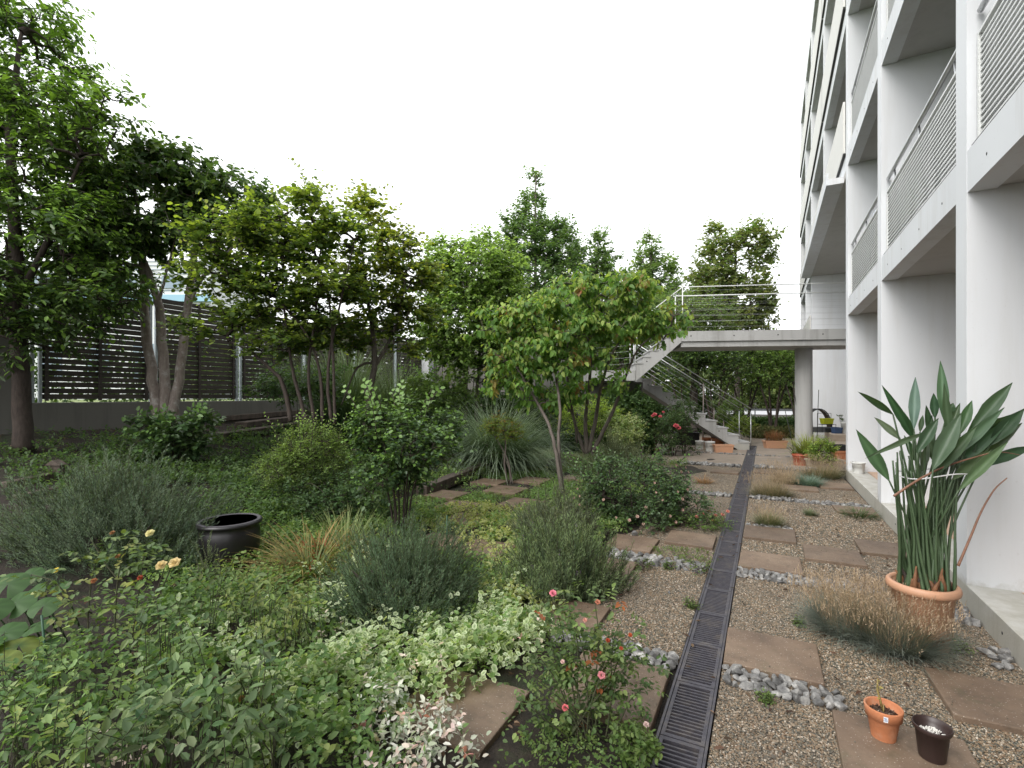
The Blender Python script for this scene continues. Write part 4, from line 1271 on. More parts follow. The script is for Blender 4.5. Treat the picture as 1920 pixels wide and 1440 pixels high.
# big bird of paradise
c = W(.908, 4.06, .0); YC = c.y
bpot = thing('bird_of_paradise', 'tall bird of paradise in a big round terracotta coloured pot by the wall', 'potted plant', c)
Rp = .19
mb = MB(); mb.lathe(c, [(Rp * .72, 0), (Rp * .86, .335), (Rp * .93, .342), (Rp * 1.0, .352), (Rp * 1.02, .37), (Rp * 1.0, .39), (Rp * .95, .40), (Rp * .87, .398), (Rp * .84, .385), (Rp * .8, .33), (.001, .33)], 64)
mb.build('pot_body', 'terracotta_plastic', bpot)
mb = MB(); mb.lathe(c + Vector((0, 0, .345)), [(Rp * .5, 0), (Rp * .84, 0), (.001, .01)], 30); mb.build('soil_fill', 'soil', bpot)
bits(bpot, c + Vector((0, 0, .36)), Rp * .75, 120, .009, 'bark_chip')
def z5(x, y): return 1560 + .375 * x, 660 + .375 * y
def strel_leaf(b_, tip, width, dy0, dy1, col, fold=.25, curl=0.0, face=None):
    B = at(*z5(*b_), YC + dy0); E = at(*z5(*tip), YC + dy1)
    ax = E - B; L = ax.length; ax.normalize()
    view = Vector((B.x, B.y, B.z - HC)).normalized()
    nm = -view if face is None else Vector(face)
    nm = (nm - ax * nm.dot(ax)).normalized(); sd = nm.cross(ax)
    n = 10; V = []; Cc = []
    wd = width * .86 * .375 / F * YC
    for i in range(n + 1):
        t = i / n
        wv = wd * .5 * max(.02, (t * 2.6 + .06) ** .8 * (1 - t ** 1.7) * 1.05 if t < .4 else (1 - ((t - .4) / .6) ** 1.75) * 1.04 * (1.1 ** .8) * (1 - .4 ** 1.7) * 1.03)
        cen = B + ax * (L * t) + nm * (curl * L * (t - t * t) * 1.6) + Vector((0, 0, -.02 * t * t))
        for s in (-1, -.5, 0, .5, 1):
            V.append(cen + sd * (wv * s) + nm * (abs(s) * wv * fold * 1.6 - (.004 if s == 0 else 0)) + nm * (.006 * math.sin(t * 17 + s * 3) * abs(s)))
            k = 1.25 if s == 0 else (1.0 + .06 * math.sin(i * 2.1 + s))
            Cc.append([x * k for x in col])
    me = bpy.data.meshes.new('leaf')
    o_ = ORG[bpot.name]
    me.from_pydata([tuple(v - o_) for v in V], [], [(i * 5 + j, i * 5 + j + 1, (i + 1) * 5 + j + 1, (i + 1) * 5 + j) for i in range(n) for j in range(4)])
    a = me.attributes.new('tint', 'FLOAT_COLOR', 'POINT'); a.data.foreach_set('color', np.array([list(x) + [1] for x in Cc], dtype=np.float32).ravel())
    me.polygons.foreach_set('use_smooth', [True] * len(me.polygons)); me.materials.append(MATS['leaf_gloss'])
    ob = bpy.data.objects.new('leaf', me); COL.objects.link(ob); ob.parent = bpot
    # its stalk down to the pot
    a_ = random.uniform(0, 6.28); r = Rp * .62 * math.sqrt(random.random())
    foot = c + Vector((math.cos(a_) * r * .9 + (B.x - c.x) * .13, math.sin(a_) * r, .35))
    mid = foot.lerp(B, .5) + Vector((-(B.x - c.x) * .16, 0, .02)) 
    return foot, mid, B
G1 = (.062, .105, .056); G2 = (.092, .145, .085); G3 = (.042, .082, .04); G4 = (.10, .15, .075)
spec = [((520, 560), (470, 380), 56, .02, .06, G1), ((660, 470), (845, 250), 66, .1, .12, G3), ((720, 430), (890, 300), 60, .12, .12, G1), ((500, 430), (470, 250), 44, .12, .12, G3), ((600, 640), (800, 470), 60, -.1, -.06, G1), ((430, 560), (360, 400), 44, .06, .06, G3), ((565, 350), (542, 28), 62, .05, .1, G2), ((408, 385), (417, 110), 62, .0, .05, (.12, .17, .13)), ((515, 330), (508, 190), 48, .1, .1, G3), ((305, 312), (128, 182), 44, .05, 0, G3),
        ((405, 425), (248, 148), 50, -.05, -.05, G3), ((284, 640), (120, 370), 74, -.1, -.12, G2), ((470, 402), (165, 516), 34, -.08, -.2, G2), ((505, 585), (645, 290), 96, -.16, -.1, G2),
        ((640, 410), (700, 228), 62, .1, .15, G1), ((705, 380), (902, 138), 84, .05, .05, G1), ((790, 465), (962, 268), 84, 0, .02, G3), ((740, 575), (1010, 452), 66, -.05, -.05, G3),
        ((635, 690), (880, 432), 62, -.16, -.14, G4), ((530, 605), (725, 352), 66, -.1, -.08, G1), ((600, 530), (862, 262), 66, -.05, .0, G2), ((452, 596), (482, 430), 46, .0, 0, G2),
        ((615, 575), (890, 320), 72, .0, .02, G1), ((345, 440), (210, 310), 44, .08, .1, (.14, .18, .15)), ((425, 505), (532, 315), 66, -.12, -.1, G1), ((700, 490), (905, 305), 60, .08, .1, G3),
        ((580, 320), (606, 240), 50, .1, .1, G1), ((405, 432), (318, 240), 56, .02, .0, G3), ((590, 440), (560, 140), 46, .0, 0, G1), ((655, 520), (765, 235), 50, .12, .14, G1),
        ((560, 470), (640, 240), 60, .05, .08, G1), ((470, 520), (500, 300), 60, .1, .1, G3), ((640, 600), (720, 400), 70, .02, .05, G1), ((440, 400), (455, 300), 30, .1, .1, G2),
        ((560, 560), (880, 380), 74, .03, .05, G3), ((690, 560), (950, 340), 76, .06, .06, G1)]
stem_pts = []
for k, (b_, tp_, wd_, d0, d1, col) in enumerate(spec):
    stem_pts.append(strel_leaf(b_, tp_, wd_, d0, d1, [x * random.uniform(.85, 1.1) for x in col], fold=random.uniform(.25, .6), curl=random.uniform(-.06, .06)))
for k in range(44):
    u = random.uniform(300, 700); v = random.uniform(430, 640)
    B = at(*z5(u, v), YC + random.uniform(-.08, .12)); a_ = random.uniform(0, 6.28); r = Rp * .7 * math.sqrt(random.random())
    foot = c + Vector((math.cos(a_) * r * .8 + (B.x - c.x) * .25, math.sin(a_) * r, .35)); stem_pts.append((foot, foot.lerp(B, .5) + Vector((-(B.x - c.x) * .1, 0, 0)), B))
for foot, mid, B in stem_pts:
    mb = MB(); pts, rr = spline([(*foot, .012), (*(foot.lerp(mid, .5) + Vector((random.uniform(-.012, .012), random.uniform(-.012, .012), 0))), .008), (*(mid + Vector((random.uniform(-.02, .02), 0, 0))), .0065), (*B, .0048)], 4)
    mb.tube(pts, rr, 8); o = mb.build('leaf_stalk', 'stem_green', bpot)
simple('stalk', (.062, .10, .048), 0.4, .2, 6)
simple('stalk_base', (.16, .07, .03), 0.7, .4, 25)
for o in bpot.children:
    if o.name.startswith('leaf_stalk'): o.data.materials[0] = MATS['stalk']
for k in range(30):                         # brown sheaths at the foot
    a_ = random.uniform(0, 6.28); r = Rp * .68 * math.sqrt(random.random())
    f_ = c + Vector((math.cos(a_) * r, math.sin(a_) * r, .34))
    mb = MB(); mb.tube([f_, f_ + Vector((random.uniform(-.02, .02), random.uniform(-.02, .02), .07)), f_ + Vector((random.uniform(-.03, .03), random.uniform(-.03, .03), random.uniform(.1, .19)))], [.019, .014, .004], 7)
    mb.build('sheath', 'stalk_base' if k % 3 else 'bark_dark', bpot)
for pts in ([(630, 1070), (690, 930), (745, 800), (810, 690), (875, 630)], [(310, 720), (430, 640), (560, 575), (720, 525), (830, 500), (940, 515)]):
    mb = MB(); sp_ = [at(*z5(*q), YC - .1) for q in pts]
    p2, rr = spline([(*q, .008 - .0012 * i) for i, q in enumerate(sp_)], 5); mb.tube(p2, rr, 7); mb.build('dead_stalk', 'dry_stem', bpot)
mb = MB(); q0_, q1_ = at(*z5(338, 616), YC), at(*z5(672, 590), YC); rx = (q1_ - q0_).length / 2; cc = (q0_ + q1_) / 2
mb.tube([cc + Vector((math.cos(a) * rx, math.sin(a) * .15, .012 * math.sin(a * 3) + .02 * math.cos(a))) for a in np.linspace(0, 6.283, 40)], .004, 6)
mb.build('tie_rope', 'rope', bpot)

def bucket(label, c, rb, rt, h, mat, name='plant_pot', cat='pot', fill='soil', **kw):
    return pot(name, label, cat, c, wallprof(rb, rt, h, rim=rt * .09, rimh=h * .14, th=rt * .05), mat, fill, rt * .82, .86, **kw)
def planter(label, l, p, z, lx, ly, h, mat, ang=0.0, name='planter_box', frame=W):
    c = frame(l, p, z) if frame is W else Vector((l, p, z))
    t = thing(name, label, 'planter', c)
    ca, sa = math.cos(ang), math.sin(ang)
    def f_(x, y, zz): return Vector((c.x + x * ca - y * sa, c.y + x * sa + y * ca, c.z + zz))
    mb = MB(); k = .86
    def ring(sx, sy, zz): return [f_(-sx, -sy, zz), f_(sx, -sy, zz), f_(sx, sy, zz), f_(-sx, sy, zz)]
    rs = [ring(lx * k, ly * k, 0), ring(lx * .97, ly * .97, h * .82), ring(lx * 1.03, ly * 1.05, h * .83), ring(lx * 1.03, ly * 1.05, h), ring(lx * .95, ly * .93, h), ring(lx * .93, ly * .9, h * .8)]
    vs = [v for r in rs for v in r]; fs = [(3, 2, 1, 0)]
    for i in range(len(rs) - 1):
        for j in range(4): fs.append((i * 4 + j, i * 4 + (j + 1) % 4, (i + 1) * 4 + (j + 1) % 4, (i + 1) * 4 + j))
    mb.add(vs, fs); mb.build('planter_body', mat, t)
    mb = MB(); mb.add(ring(lx * .93, ly * .9, h * .84), [(0, 1, 2, 3)]); mb.build('soil_fill', 'soil', t)
    return t
# white bucket on the terrace edge
c = W(FL + .16, 10.9, PL + .002)
bucket('white bucket standing on the terrace ledge behind the big leaves', c, .085, .11, .2, 'white_plastic', 'bucket', 'bucket')

# objects around the foot of the stair
def YG(u, v, z=.006):
    Y = F * (HC - z) / (v - HZ); return Vector(((u - 960) / F * Y, Y, z))
g_ = 'white pots at the foot of the stair'
bucket('left white pot of the pair under the stair', YG(1312, 842), .10, .13, .25, 'white_plastic')
bucket('white pot standing in front of the terracotta pots under the stair', YG(1331, 846), .11, .145, .28, 'white_plastic')
bucket('small beige pot between two white pots under the stair', YG(1321, 842), .08, .10, .16, 'cream_block')
q = YG(1356, 848); planter('long beige terracotta window box under the stair', q.x, q.y, q.z, .26, .11, .22, 'terracotta_plastic', -.1, frame=None)
bucket('wide orange pot behind the beige window box under the stair', YG(1346, 838), .14, .2, .28, 'terracotta')
bucket('orange pot behind the white pots under the stair', YG(1325, 836), .1, .15, .26, 'terracotta')
q = YG(1366, 842); bucket('small white pot at the right end of the beige window box', q, .08, .1, .2, 'white_plastic')
q = YG(1453, 840); pb = planter('long terracotta planter of reddish stems beside the concrete column', q.x, q.y, q.z, .33, .12, .23, 'terracotta_plastic', -.05, frame=None)
tuft('potted_grass', 'reddish thin stems growing from the long planter beside the column', 'plant', q + Vector((0, 0, .2)), .25, 260, .38, .008, (.16, .09, .04), (.30, .12, .06), (0, .35), .4, 5, ell=(1.1, .35))
# tall red-brown jar on an orange saucer
c = YG(1221, 842, .03)
jr = thing('tall_jar', 'tall glossy red-brown glazed jar on an orange saucer', 'jar', c)
mb = MB(); mb.lathe(c, [(.11, 0), (.15, .1), (.205, .35), (.215, .5), (.19, .66), (.13, .77), (.12, .80), (.16, .83), (.165, .85), (.12, .85), (.1, .8), (.15, .6), (.001, .5)], 36); mb.build('jar_body', 'red_glaze', jr)
mb = MB(); mb.lathe(c + Vector((0, 0, .852)), [(.12, 0), (.17, .01), (.17, .05), (.001, .055)], 20); mb.build('jar_lid', 'white_plastic', jr)
mb = MB(); mb.lathe(c + Vector((0, 0, -.028)), [(.19, 0), (.25, .026), (.001, .027)], 28); o = mb.build('saucer', 'terracotta', None, c); tag(o, 'orange saucer beneath the tall jar', 'saucer')
# bench board and dark boxes under the stair
c = YG(1296, 836)
t = thing('board_stack', 'weathered boards leaning on dark crates under the stair', 'boards', c)
for k in range(3):
    mb = MB(); q = c + Vector((.0, .25 + .06 * k, .42 + .05 * k)); e = Vector((.62, .0, .06 - .05 * k)); s = Vector((0, .2, .05)); up = Vector((0, 0, .03))
    mb.hexa([q - e / 2, q + e / 2, q + e / 2 + s, q - e / 2 + s, q - e / 2 + up, q + e / 2 + up, q + e / 2 + s + up, q - e / 2 + s + up]); mb.build('board', 'sleeper_wood', t)
mb = MB(); q = c + Vector((0, .3, 0)); fr_ = lambda x, y, z: q + Vector((x, y, z))
mb.box(-.38, .38, 0, .3, 0, .40, fr_); o = mb.build('crate', 'black_plastic', None, q, bevel=.01); tag(o, 'black crate carrying the boards under the stair', 'crate')
c = YG(1284, 812); 
mb = MB(); mb.lathe(c, [(.1, 0), (.19, .05), (.22, .2), (.15, .36), (.001, .4)], 16); o = mb.build('stone_ornament', 'white_plastic', None, c); tag(o, 'rounded whitish stone behind the red roses', 'ornament')

# clutter on the terrace step beyond the column
ZS = .4
def YS(u, v): return YG(u, v, ZS + .002)
q = YS(1518, 810)
t = thing('net_arch', 'small dark arched net frame over a planter on the terrace step', 'garden frame', q)
mb = MB()
for k in range(3):
    r = .40 - .0 * k; mb.tube([q + Vector((.38 + math.cos(a) * .42, .1 + k * .12, .14 + math.sin(a) * .62)) for a in np.linspace(0, 3.1416, 17)], .016, 6)
mb.build('arch', 'black_plastic', t)
mb = MB(); n = 14
vs = [q + Vector((.38 + math.cos(a) * .40, .1 + k * .24, .14 + math.sin(a) * .6)) for k in (0, 1) for a in np.linspace(0, 3.1416, n)]
mb.add(vs, [(i, i + 1, n + i + 1, n + i) for i in range(n - 1)], True); mb.build('net', 'sleeper_wood', t)
planter('long dark planter box beneath the arched net frame', q.x + .40, q.y - .1, ZS + .002, .42, .12, .17, 'grey_plastic', 0, frame=None)
q = YS(1553, 811)
t = thing('wire_stand', 'thin wire stand holding the yellow-green basket', 'stand', q)
mb = MB()
for dx in (-.2, .25):
    for dy in (0, .25): mb.tube([q + Vector((dx, dy, 0)), q + Vector((dx, dy, .62 if dy else .26))], .008, 5)
mb.tube([q + Vector((-.2, .25, .62)), q + Vector((.25, .25, .62))], .008, 5); mb.tube([q + Vector((-.2, 0, .26)), q + Vector((.25, 0, .26)), q + Vector((.25, .25, .26)), q + Vector((-.2, .25, .26)), q + Vector((-.2, 0, .26))], .008, 5)
mb.build('wire_frame', 'dark_stake', t)
planter('yellow-green plastic basket on the wire stand', q.x + .02, q.y + .11, ZS + .28, .17, .11, .18, 'yellow_plastic', 0, 'basket', None)
q = YS(1565, 812); planter('dark blue square planter below the yellow-green basket', q.x, q.y - .1, ZS + .002, .125, .1, .19, 'blue_plastic', 0, frame=None)
q = YS(1577, 812); bucket('tall white planter against the building fin', q + Vector((.05, -.12, 0)), .09, .13, .36, 'white_plastic')
q = YS(1546, 810); planter('small black planter between the net frame and the blue planter', q.x, q.y - .12, ZS + .002, .12, .1, .17, 'black_plastic', 0, frame=None)
# cluster in front of the column
q = YG(1500, 872); bucket('red plastic pot in front of the concrete column', q, .13, .17, .25, 'red_plastic')
q = YG(1522, 862); bucket('second red pot half hidden behind the yellow-green foliage', q, .13, .17, .24, 'red_plastic')
q = YG(1546, 878); planter('pale beige trough below the yellow-green foliage', q.x, q.y, q.z, .36, .13, .20, 'cream_block', -.1, frame=None)
q = YG(1574, 868); planter('orange planter next to the building fin', q.x, q.y, q.z, .14, .14, .30, 'terracotta', 0, frame=None)
q2 = q + Vector((0, 0, .302)); planter('black tray resting on the orange planter', q2.x, q2.y, q2.z, .17, .14, .13, 'black_plastic', 0, 'tray', None)
def stake(label, a, b, r=.01, mat='dark_stake'):
    mb = MB(); mb.tube([a, b], [r, r * .8], 6); o = mb.build('stake', mat, None, a); tag(o, label, 'stake')
for (u0, u1, v1, lab) in ((1507, 1490, 740, 'left dark cane leaning on the column'), (1507, 1497, 738, 'right dark cane leaning on the column'), (1526, 1521, 737, 'short dark cane standing behind the arched frame'), (1531, 1535, 731, 'tallest dark cane crossing the arched frame')):
    a = YG(u0, 850); stake(lab, a, at(u1, v1, a.y + .1), .011)
a = YG(1490, 850); stake('thin cane tilted left of the column', a, at(1471, 765, a.y), .011)
a = G(838, 1046); stake('short green plastic stake beside the centre rosemary', a, a + Vector((0, 0, .42)), .009, 'green_stake')
a = G(92, 1300); stake('green plastic stake among the yellow rose stems', a, a + Vector((-.04, 0, .42)), .007, 'green_stake')
a = G(790, 1010)
mb = MB(); q = G(100, 905); q.z += .12; mb.box(-.14, .14, 0, .12, 0, .16, lambda x, y, z: q + Vector((x * .55, y * .6, z * .6))); 
mb.add([q + Vector(v_) for v_ in ((-.1, -.02, .095), (.1, -.02, .095), (.1, .09, .095), (-.1, .09, .095), (0, -.02, .16), (0, .09, .16))], [(0, 1, 4), (3, 5, 2), (0, 4, 5, 3), (1, 2, 5, 4), (0, 3, 2, 1)])
o = mb.build('bird_house', 'sleeper_wood', None, q); tag(o, 'small brown peaked wooden box behind the left rosemary', 'box')

# ================================================================== TREES
def PX(u, v, Y): return tuple(at(u, v, Y))
def pl(Y, pts):
    """polyline from picture points (u, v, radius[, dY]) at about the depth Y"""
    return [(*at(q[0], q[1], Y + (q[3] if len(q) > 3 else 0)), q[2]) for q in pts]
def bl(Y, pts):
    """ellipsoids (u, v, ru, rv, dY, rY in metres)"""
    out = []
    for u, v, ru, rv, dY, rY in pts:
        y = Y + dY; c = at(u, v, y); out.append((c.x, c.y, c.z, ru / F * y, rY, rv / F * y))
    return out
DK_ = [((.03, .068, .021), 3), ((.046, .10, .029), 4), ((.065, .13, .038), 2)]
MD = [((.065, .13, .034), 3), ((.095, .18, .045), 4), ((.13, .23, .06), 2)]
YG_ = [((.10, .15, .03), 3), ((.16, .20, .035), 4), ((.23, .25, .045), 3), ((.06, .11, .03), 2)]

Y = 7.1; b = G(45, 850)
tree('broadleaf_tree', 'big dark glossy tree at the far left with pale young leaves on top', 'tree', b,
     [[(*b, .12), (*at(38, 700, b.y), .10), (*at(30, 500, b.y + .1), .085), (*at(20, 250, b.y + .2), .05), (*at(40, 60, b.y + .2), .02)],
      [(*at(34, 560, b.y), .05), (*at(90, 450, b.y), .035), (*at(150, 300, b.y), .015)], [(*at(32, 600, b.y), .05), (*at(-90, 480, b.y - .3), .035), (*at(-220, 350, b.y - .5), .015)]],
     bl(Y, [(10, 300, 150, 190, .2, 1.3), (20, 120, 105, 140, .3, 1.1), (-130, 200, 170, 240, .2, 1.4), (110, 350, 95, 90, .1, .9), (60, 470, 140, 110, -.2, 1.2), (-60, 560, 170, 90, -.4, 1.2), (170, 430, 60, 70, .2, .7), (100, 210, 60, 85, 0, .7), (30, -20, 70, 90, .2, .8), (-150, 0, 150, 120, 0, 1.0), (180, 245, 40, 55, 0, .4), (80, 585, 130, 45, -.1, 1.1), (180, 540, 80, 45, 0, .8), (10, 640, 90, 30, -.3, .8), (215, 205, 28, 34, 0, .35)]),
     1750, 24, (.115, .055), [((.035, .08, .022), 3), ((.055, .115, .03), 4), ((.08, .15, .04), 2)], 'bark_dark', twig=.32, shoots=3, lmat='leaf_gloss', droop=.45, seed=11, young=((.20, .34, .06), .42, 2.6), parts=150, gap=.08)
Y = 8.3
tree('multi_trunk_tree', 'dark tree with three pale smooth trunks in front of the slatted fence', 'tree', at(310, 800, Y),
     [pl(Y, [(300, 800, .085), (283, 690, .075), (272, 600, .068), (268, 500, .06), (262, 420, .035), (250, 330, .015)]),
      pl(Y, [(312, 800, .085), (306, 680, .075), (300, 590, .065), (288, 540, .055), (270, 490, .045), (235, 430, .03), (200, 380, .012)]),
      pl(Y, [(325, 800, .08), (338, 690, .07), (350, 590, .062), (364, 480, .05), (374, 420, .035), (390, 350, .015)]),
      pl(Y, [(350, 580, .035), (380, 520, .03), (430, 470, .02), (460, 420, .01)]), pl(Y, [(296, 570, .03), (310, 520, .02), (330, 440, .01)])],
     bl(Y, [(330, 345, 75, 55, 0, .9), (260, 390, 95, 75, -.2, 1.0), (430, 385, 70, 50, .2, .8), (210, 470, 90, 60, -.1, .9), (380, 430, 60, 45, 0, .7), (470, 410, 45, 40, .2, .6), (180, 380, 60, 70, 0, .8), (320, 310, 50, 22, 0, .6), (440, 352, 35, 25, 0, .5), (130, 520, 70, 50, 0, .7)]),
     760, 24, (.115, .08), [((.03, .07, .022), 3), ((.045, .095, .03), 4), ((.065, .13, .04), 2)], 'bark_pale', twig=.28, shoots=3, droop=.3, seed=12, young=((.13, .19, .05), .10, 1.2), parts=60, gap=.12, tpl='droop')
Y = 7.4
cc_ = (.28, .34, .07)
tree('katsura_tree', 'multi-stem tree with round yellow-green leaves arching over the fence', 'tree', at(560, 800, Y),
     [pl(Y, [(545, 790, .035), (530, 720, .03), (505, 690, .024), (470, 660, .018), (430, 640, .01)]),
      pl(Y, [(575, 790, .03), (555, 720, .027), (540, 640, .02), (530, 520, .014), (540, 380, .006)]),
      pl(Y, [(590, 790, .028), (578, 700, .024), (590, 600, .018), (600, 480, .012), (610, 390, .006)]),
      pl(Y, [(605, 790, .028), (600, 700, .022), (570, 620, .017), (480, 520, .012), (420, 470, .006)]),
      pl(Y, [(622, 790, .028), (615, 690, .022), (640, 560, .015), (665, 450, .008)]), pl(Y, [(628, 795, .025), (624, 660, .02), (616, 560, .013), (580, 440, .006)])],
     bl(Y, [(430, 455, 52, 34, 0, .7), (500, 430, 58, 32, 0, .7), (470, 520, 70, 30, 0, .7), (400, 520, 40, 28, 0, .5), (560, 470, 50, 30, .1, .6), (590, 395, 32, 26, 0, .45), (640, 440, 38, 30, .1, .5), (530, 560, 70, 24, 0, .6), (615, 540, 52, 26, .1, .6), (450, 590, 60, 20, 0, .5), (388, 612, 40, 20, 0, .4), (520, 645, 70, 18, .1, .5), (590, 610, 60, 22, .2, .5), (560, 355, 14, 20, 0, .25)]),
     820, 22, (.08, .074), [((.05, .10, .026), 4), ((.08, .15, .032), 4), ((.14, .21, .04), 2)], 'bark_dark', twig=.34, shoots=3, tpl='round', droop=.2, seed=13, young=((.26, .34, .06), .26, 1.6), parts=200, gap=.02, horiz=.45,
     extra=[(PX(560, 420, Y), PX(590, 330, Y), PX(543, 296, Y), 15, .05, cc_), (PX(580, 400, Y), PX(600, 330, Y), PX(632, 352, Y), 12, .05, cc_), (PX(650, 390, Y), PX(690, 350, Y), PX(735, 348, Y), 12, .045, cc_),
            (PX(470, 500, Y), PX(420, 420, Y), PX(372, 365, Y), 16, .07, (.34, .40, .06)), (PX(480, 520, Y), PX(400, 470, Y), PX(340, 450, Y), 15, .07, (.34, .40, .06)), (PX(540, 420, Y), PX(520, 370, Y), PX(505, 358, Y), 9, .06, cc_),
            (PX(700, 460, Y), PX(760, 430, Y), PX(800, 440, Y), 12, .05, cc_), (PX(600, 400, Y), PX(640, 350, Y), PX(600, 345, Y), 10, .05, cc_)])
Y = 8.8
tree('spreading_tree', 'spreading tree with a leaning brown trunk and layered yellow-green sprays', 'tree', at(690, 800, Y),
     [pl(Y, [(688, 800, .07), (690, 740, .062), (702, 690, .05), (698, 620, .042), (690, 560, .03), (680, 480, .018), (670, 420, .008)]),
      pl(Y, [(700, 690, .04), (725, 650, .03), (745, 600, .02), (760, 520, .012), (770, 470, .006)]), pl(Y, [(694, 600, .025), (672, 560, .018), (650, 520, .01)]), pl(Y, [(704, 680, .03), (670, 690, .02), (640, 760, .01)])],
     bl(Y, [(690, 400, 30, 24, 0, .4), (740, 460, 34, 24, .1, .5), (700, 490, 50, 24, 0, .6), (650, 520, 35, 24, 0, .5), (765, 520, 35, 20, .1, .5), (720, 560, 60, 22, 0, .6), (795, 500, 20, 16, .2, .3), (690, 612, 70, 20, 0, .6), (640, 640, 50, 17, 0, .5), (770, 590, 40, 18, .2, .5), (760, 650, 35, 16, .2, .4), (810, 540, 24, 14, .2, .3)]),
     520, 22, (.088, .076), [((.05, .10, .025), 4), ((.085, .15, .03), 4), ((.16, .21, .04), 2)], 'bark_grey', twig=.34, shoots=3, tpl='round', droop=.15, seed=14, young=((.27, .31, .055), .3, 1.6), parts=60, gap=.12, horiz=.5)
Y = 12.5
tree('round_crowned_tree', 'bushy bright green tree rising behind the middle of the garden', 'tree', at(870, 830, Y),
     [pl(Y, [(870, 830, .07), (872, 720, .06), (880, 620, .045), (890, 520, .02)]), pl(Y, [(893, 830, .05), (895, 720, .045), (905, 600, .025)]), pl(Y, [(878, 700, .03), (840, 640, .02), (800, 600, .01)])],
     bl(Y, [(890, 520, 95, 50, 0, 1.3), (870, 600, 90, 55, 0, 1.2), (930, 580, 70, 55, .2, 1.1), (850, 480, 45, 28, 0, .6), (905, 470, 40, 25, 0, .6), (960, 640, 60, 45, .2, .9), (820, 560, 35, 40, 0, .6), (945, 500, 35, 40, 0, .6), (880, 660, 80, 30, 0, .9), (830, 520, 40, 35, 0, .7), (920, 690, 80, 28, 0, .9), (830, 640, 50, 30, 0, .7)]),
     1300, 24, (.12, .085), [((.075, .15, .035), 4), ((.12, .21, .055), 4), ((.045, .09, .025), 2)], 'bark_grey', twig=.36, shoots=3, droop=.55, seed=15, young=((.25, .37, .11), .4, 1.8), tpl='oval', gap=.4)
Y = 8.4
tree('dogwood_tree', 'multi-stem dogwood with drooping curled leaves in the middle of the garden', 'tree', at(1075, 900, Y),
     [pl(Y, [(1055, 935, .034, -.7), (1043, 850, .03, -.6), (1030, 800, .026, -.4), (1010, 760, .028), (985, 715, .018), (950, 660, .008)]),
      pl(Y, [(1057, 935, .03, -.68), (1047, 840, .028, -.55), (1050, 770, .024, -.4), (1042, 700, .022), (1030, 600, .014), (1035, 550, .006)]),
      pl(Y, [(1100, 850, .05, .9), (1098, 790, .035, .8), (1105, 720, .028, .5), (1112, 640, .018), (1130, 560, .008)]),
      pl(Y, [(1104, 850, .045, .9), (1118, 780, .035, .8), (1128, 720, .028, .5), (1150, 660, .018), (1190, 600, .008)]),
      pl(Y, [(1108, 852, .04, .9), (1150, 770, .03, .8), (1175, 700, .022, .4), (1200, 650, .014), (1240, 620, .006)]),
      pl(Y, [(1096, 848, .035, .9), (1080, 800, .026, .8), (1068, 740, .02, .4), (1062, 660, .014), (1080, 590, .006)]), pl(Y, [(1082, 830, .02, .9), (1070, 770, .016, .6), (1030, 730, .01, .2)])],
     bl(Y, [(1000, 590, 48, 26, 0, .6), (1060, 560, 44, 28, 0, .6), (1120, 555, 50, 24, 0, .6), (1180, 547, 44, 24, 0, .6), (1150, 610, 60, 28, .1, .7), (1080, 620, 55, 28, 0, .7), (1010, 650, 50, 26, 0, .6), (940, 610, 40, 24, 0, .5), (912, 590, 24, 15, 0, .3), (960, 670, 44, 20, 0, .5), (1045, 690, 44, 18, 0, .5), (1110, 672, 48, 16, 0, .5), (1205, 600, 45, 24, .1, .5), (1245, 620, 32, 18, .1, .4), (1090, 530, 28, 12, 0, .3), (1160, 527, 24, 11, 0, .3), (975, 712, 34, 16, 0, .4), (890, 620, 14, 14, 0, .2), (940, 705, 30, 26, .2, .4), (1000, 740, 40, 22, .2, .4), (1070, 735, 40, 16, .3, .4), (1135, 715, 36, 18, .4, .4), (1265, 600, 26, 20, .2, .3)]),
     640, 18, (.12, .072), [((.06, .14, .03), 4), ((.095, .215, .042), 4), ((.145, .30, .055), 2.5), ((.24, .12, .05), .35)], 'bark_grey', twig=.22, shoots=3, tpl='droop', droop=.95, seed=16, young=((.27, .35, .09), .32, 1.2), parts=260, gap=.05, lmat='leaf')

# tall trees beyond the yard; most palettes are lightened to paint in haze
def far_tree(label, u, vtop, vbot, wpx, Y, seed, blobs, ncl, pal_=MD, tr=.14, name='tall_tree', leaf=(.20, .15), per=30, group='tall trees behind the garden', young=((.12, .20, .06), .2, 1.5)):
    g = float(gz(*at(u, 742, Y)[:2]))
    return tree(name, label, 'tree', (at(u, 742, Y).x, Y, g), [[(at(u, 0, Y).x, Y, g, tr), (at(u + 2, 0, Y).x, Y, 2.5, tr * .9), (*at(u - 2, (vbot + vtop) / 2, Y), tr * .55), (*at(u, vtop + 20, Y), .03)]],
                bl(Y, blobs), ncl, per, leaf, pal_, 'bark_grey', twig=.6, shoots=4, droop=.2, seed=seed, group=group, minr=.01, grow=.004, gap=.3, young=young, upright=.7)
far_tree('tallest pointed tree behind the garden centre', 1005, 310, 640, 60, 27, 21, [(1005, 345, 12, 42, 0, .5), (1000, 400, 28, 40, 0, .9), (985, 450, 42, 40, 0, 1.3), (1025, 455, 38, 42, 0, 1.3), (1000, 520, 62, 45, 0, 1.6), (955, 405, 16, 12, 0, .4), (1050, 440, 22, 25, 0, .6), (1010, 590, 70, 50, 0, 1.8), (962, 440, 26, 22, 0, .8), (1058, 475, 34, 26, 0, 1.0), (1070, 530, 40, 40, 0, 1.2), (950, 500, 30, 40, 0, 1.0)], 800, [((0.068, 0.142, 0.061), 3), ((0.108, 0.203, 0.081), 3)])
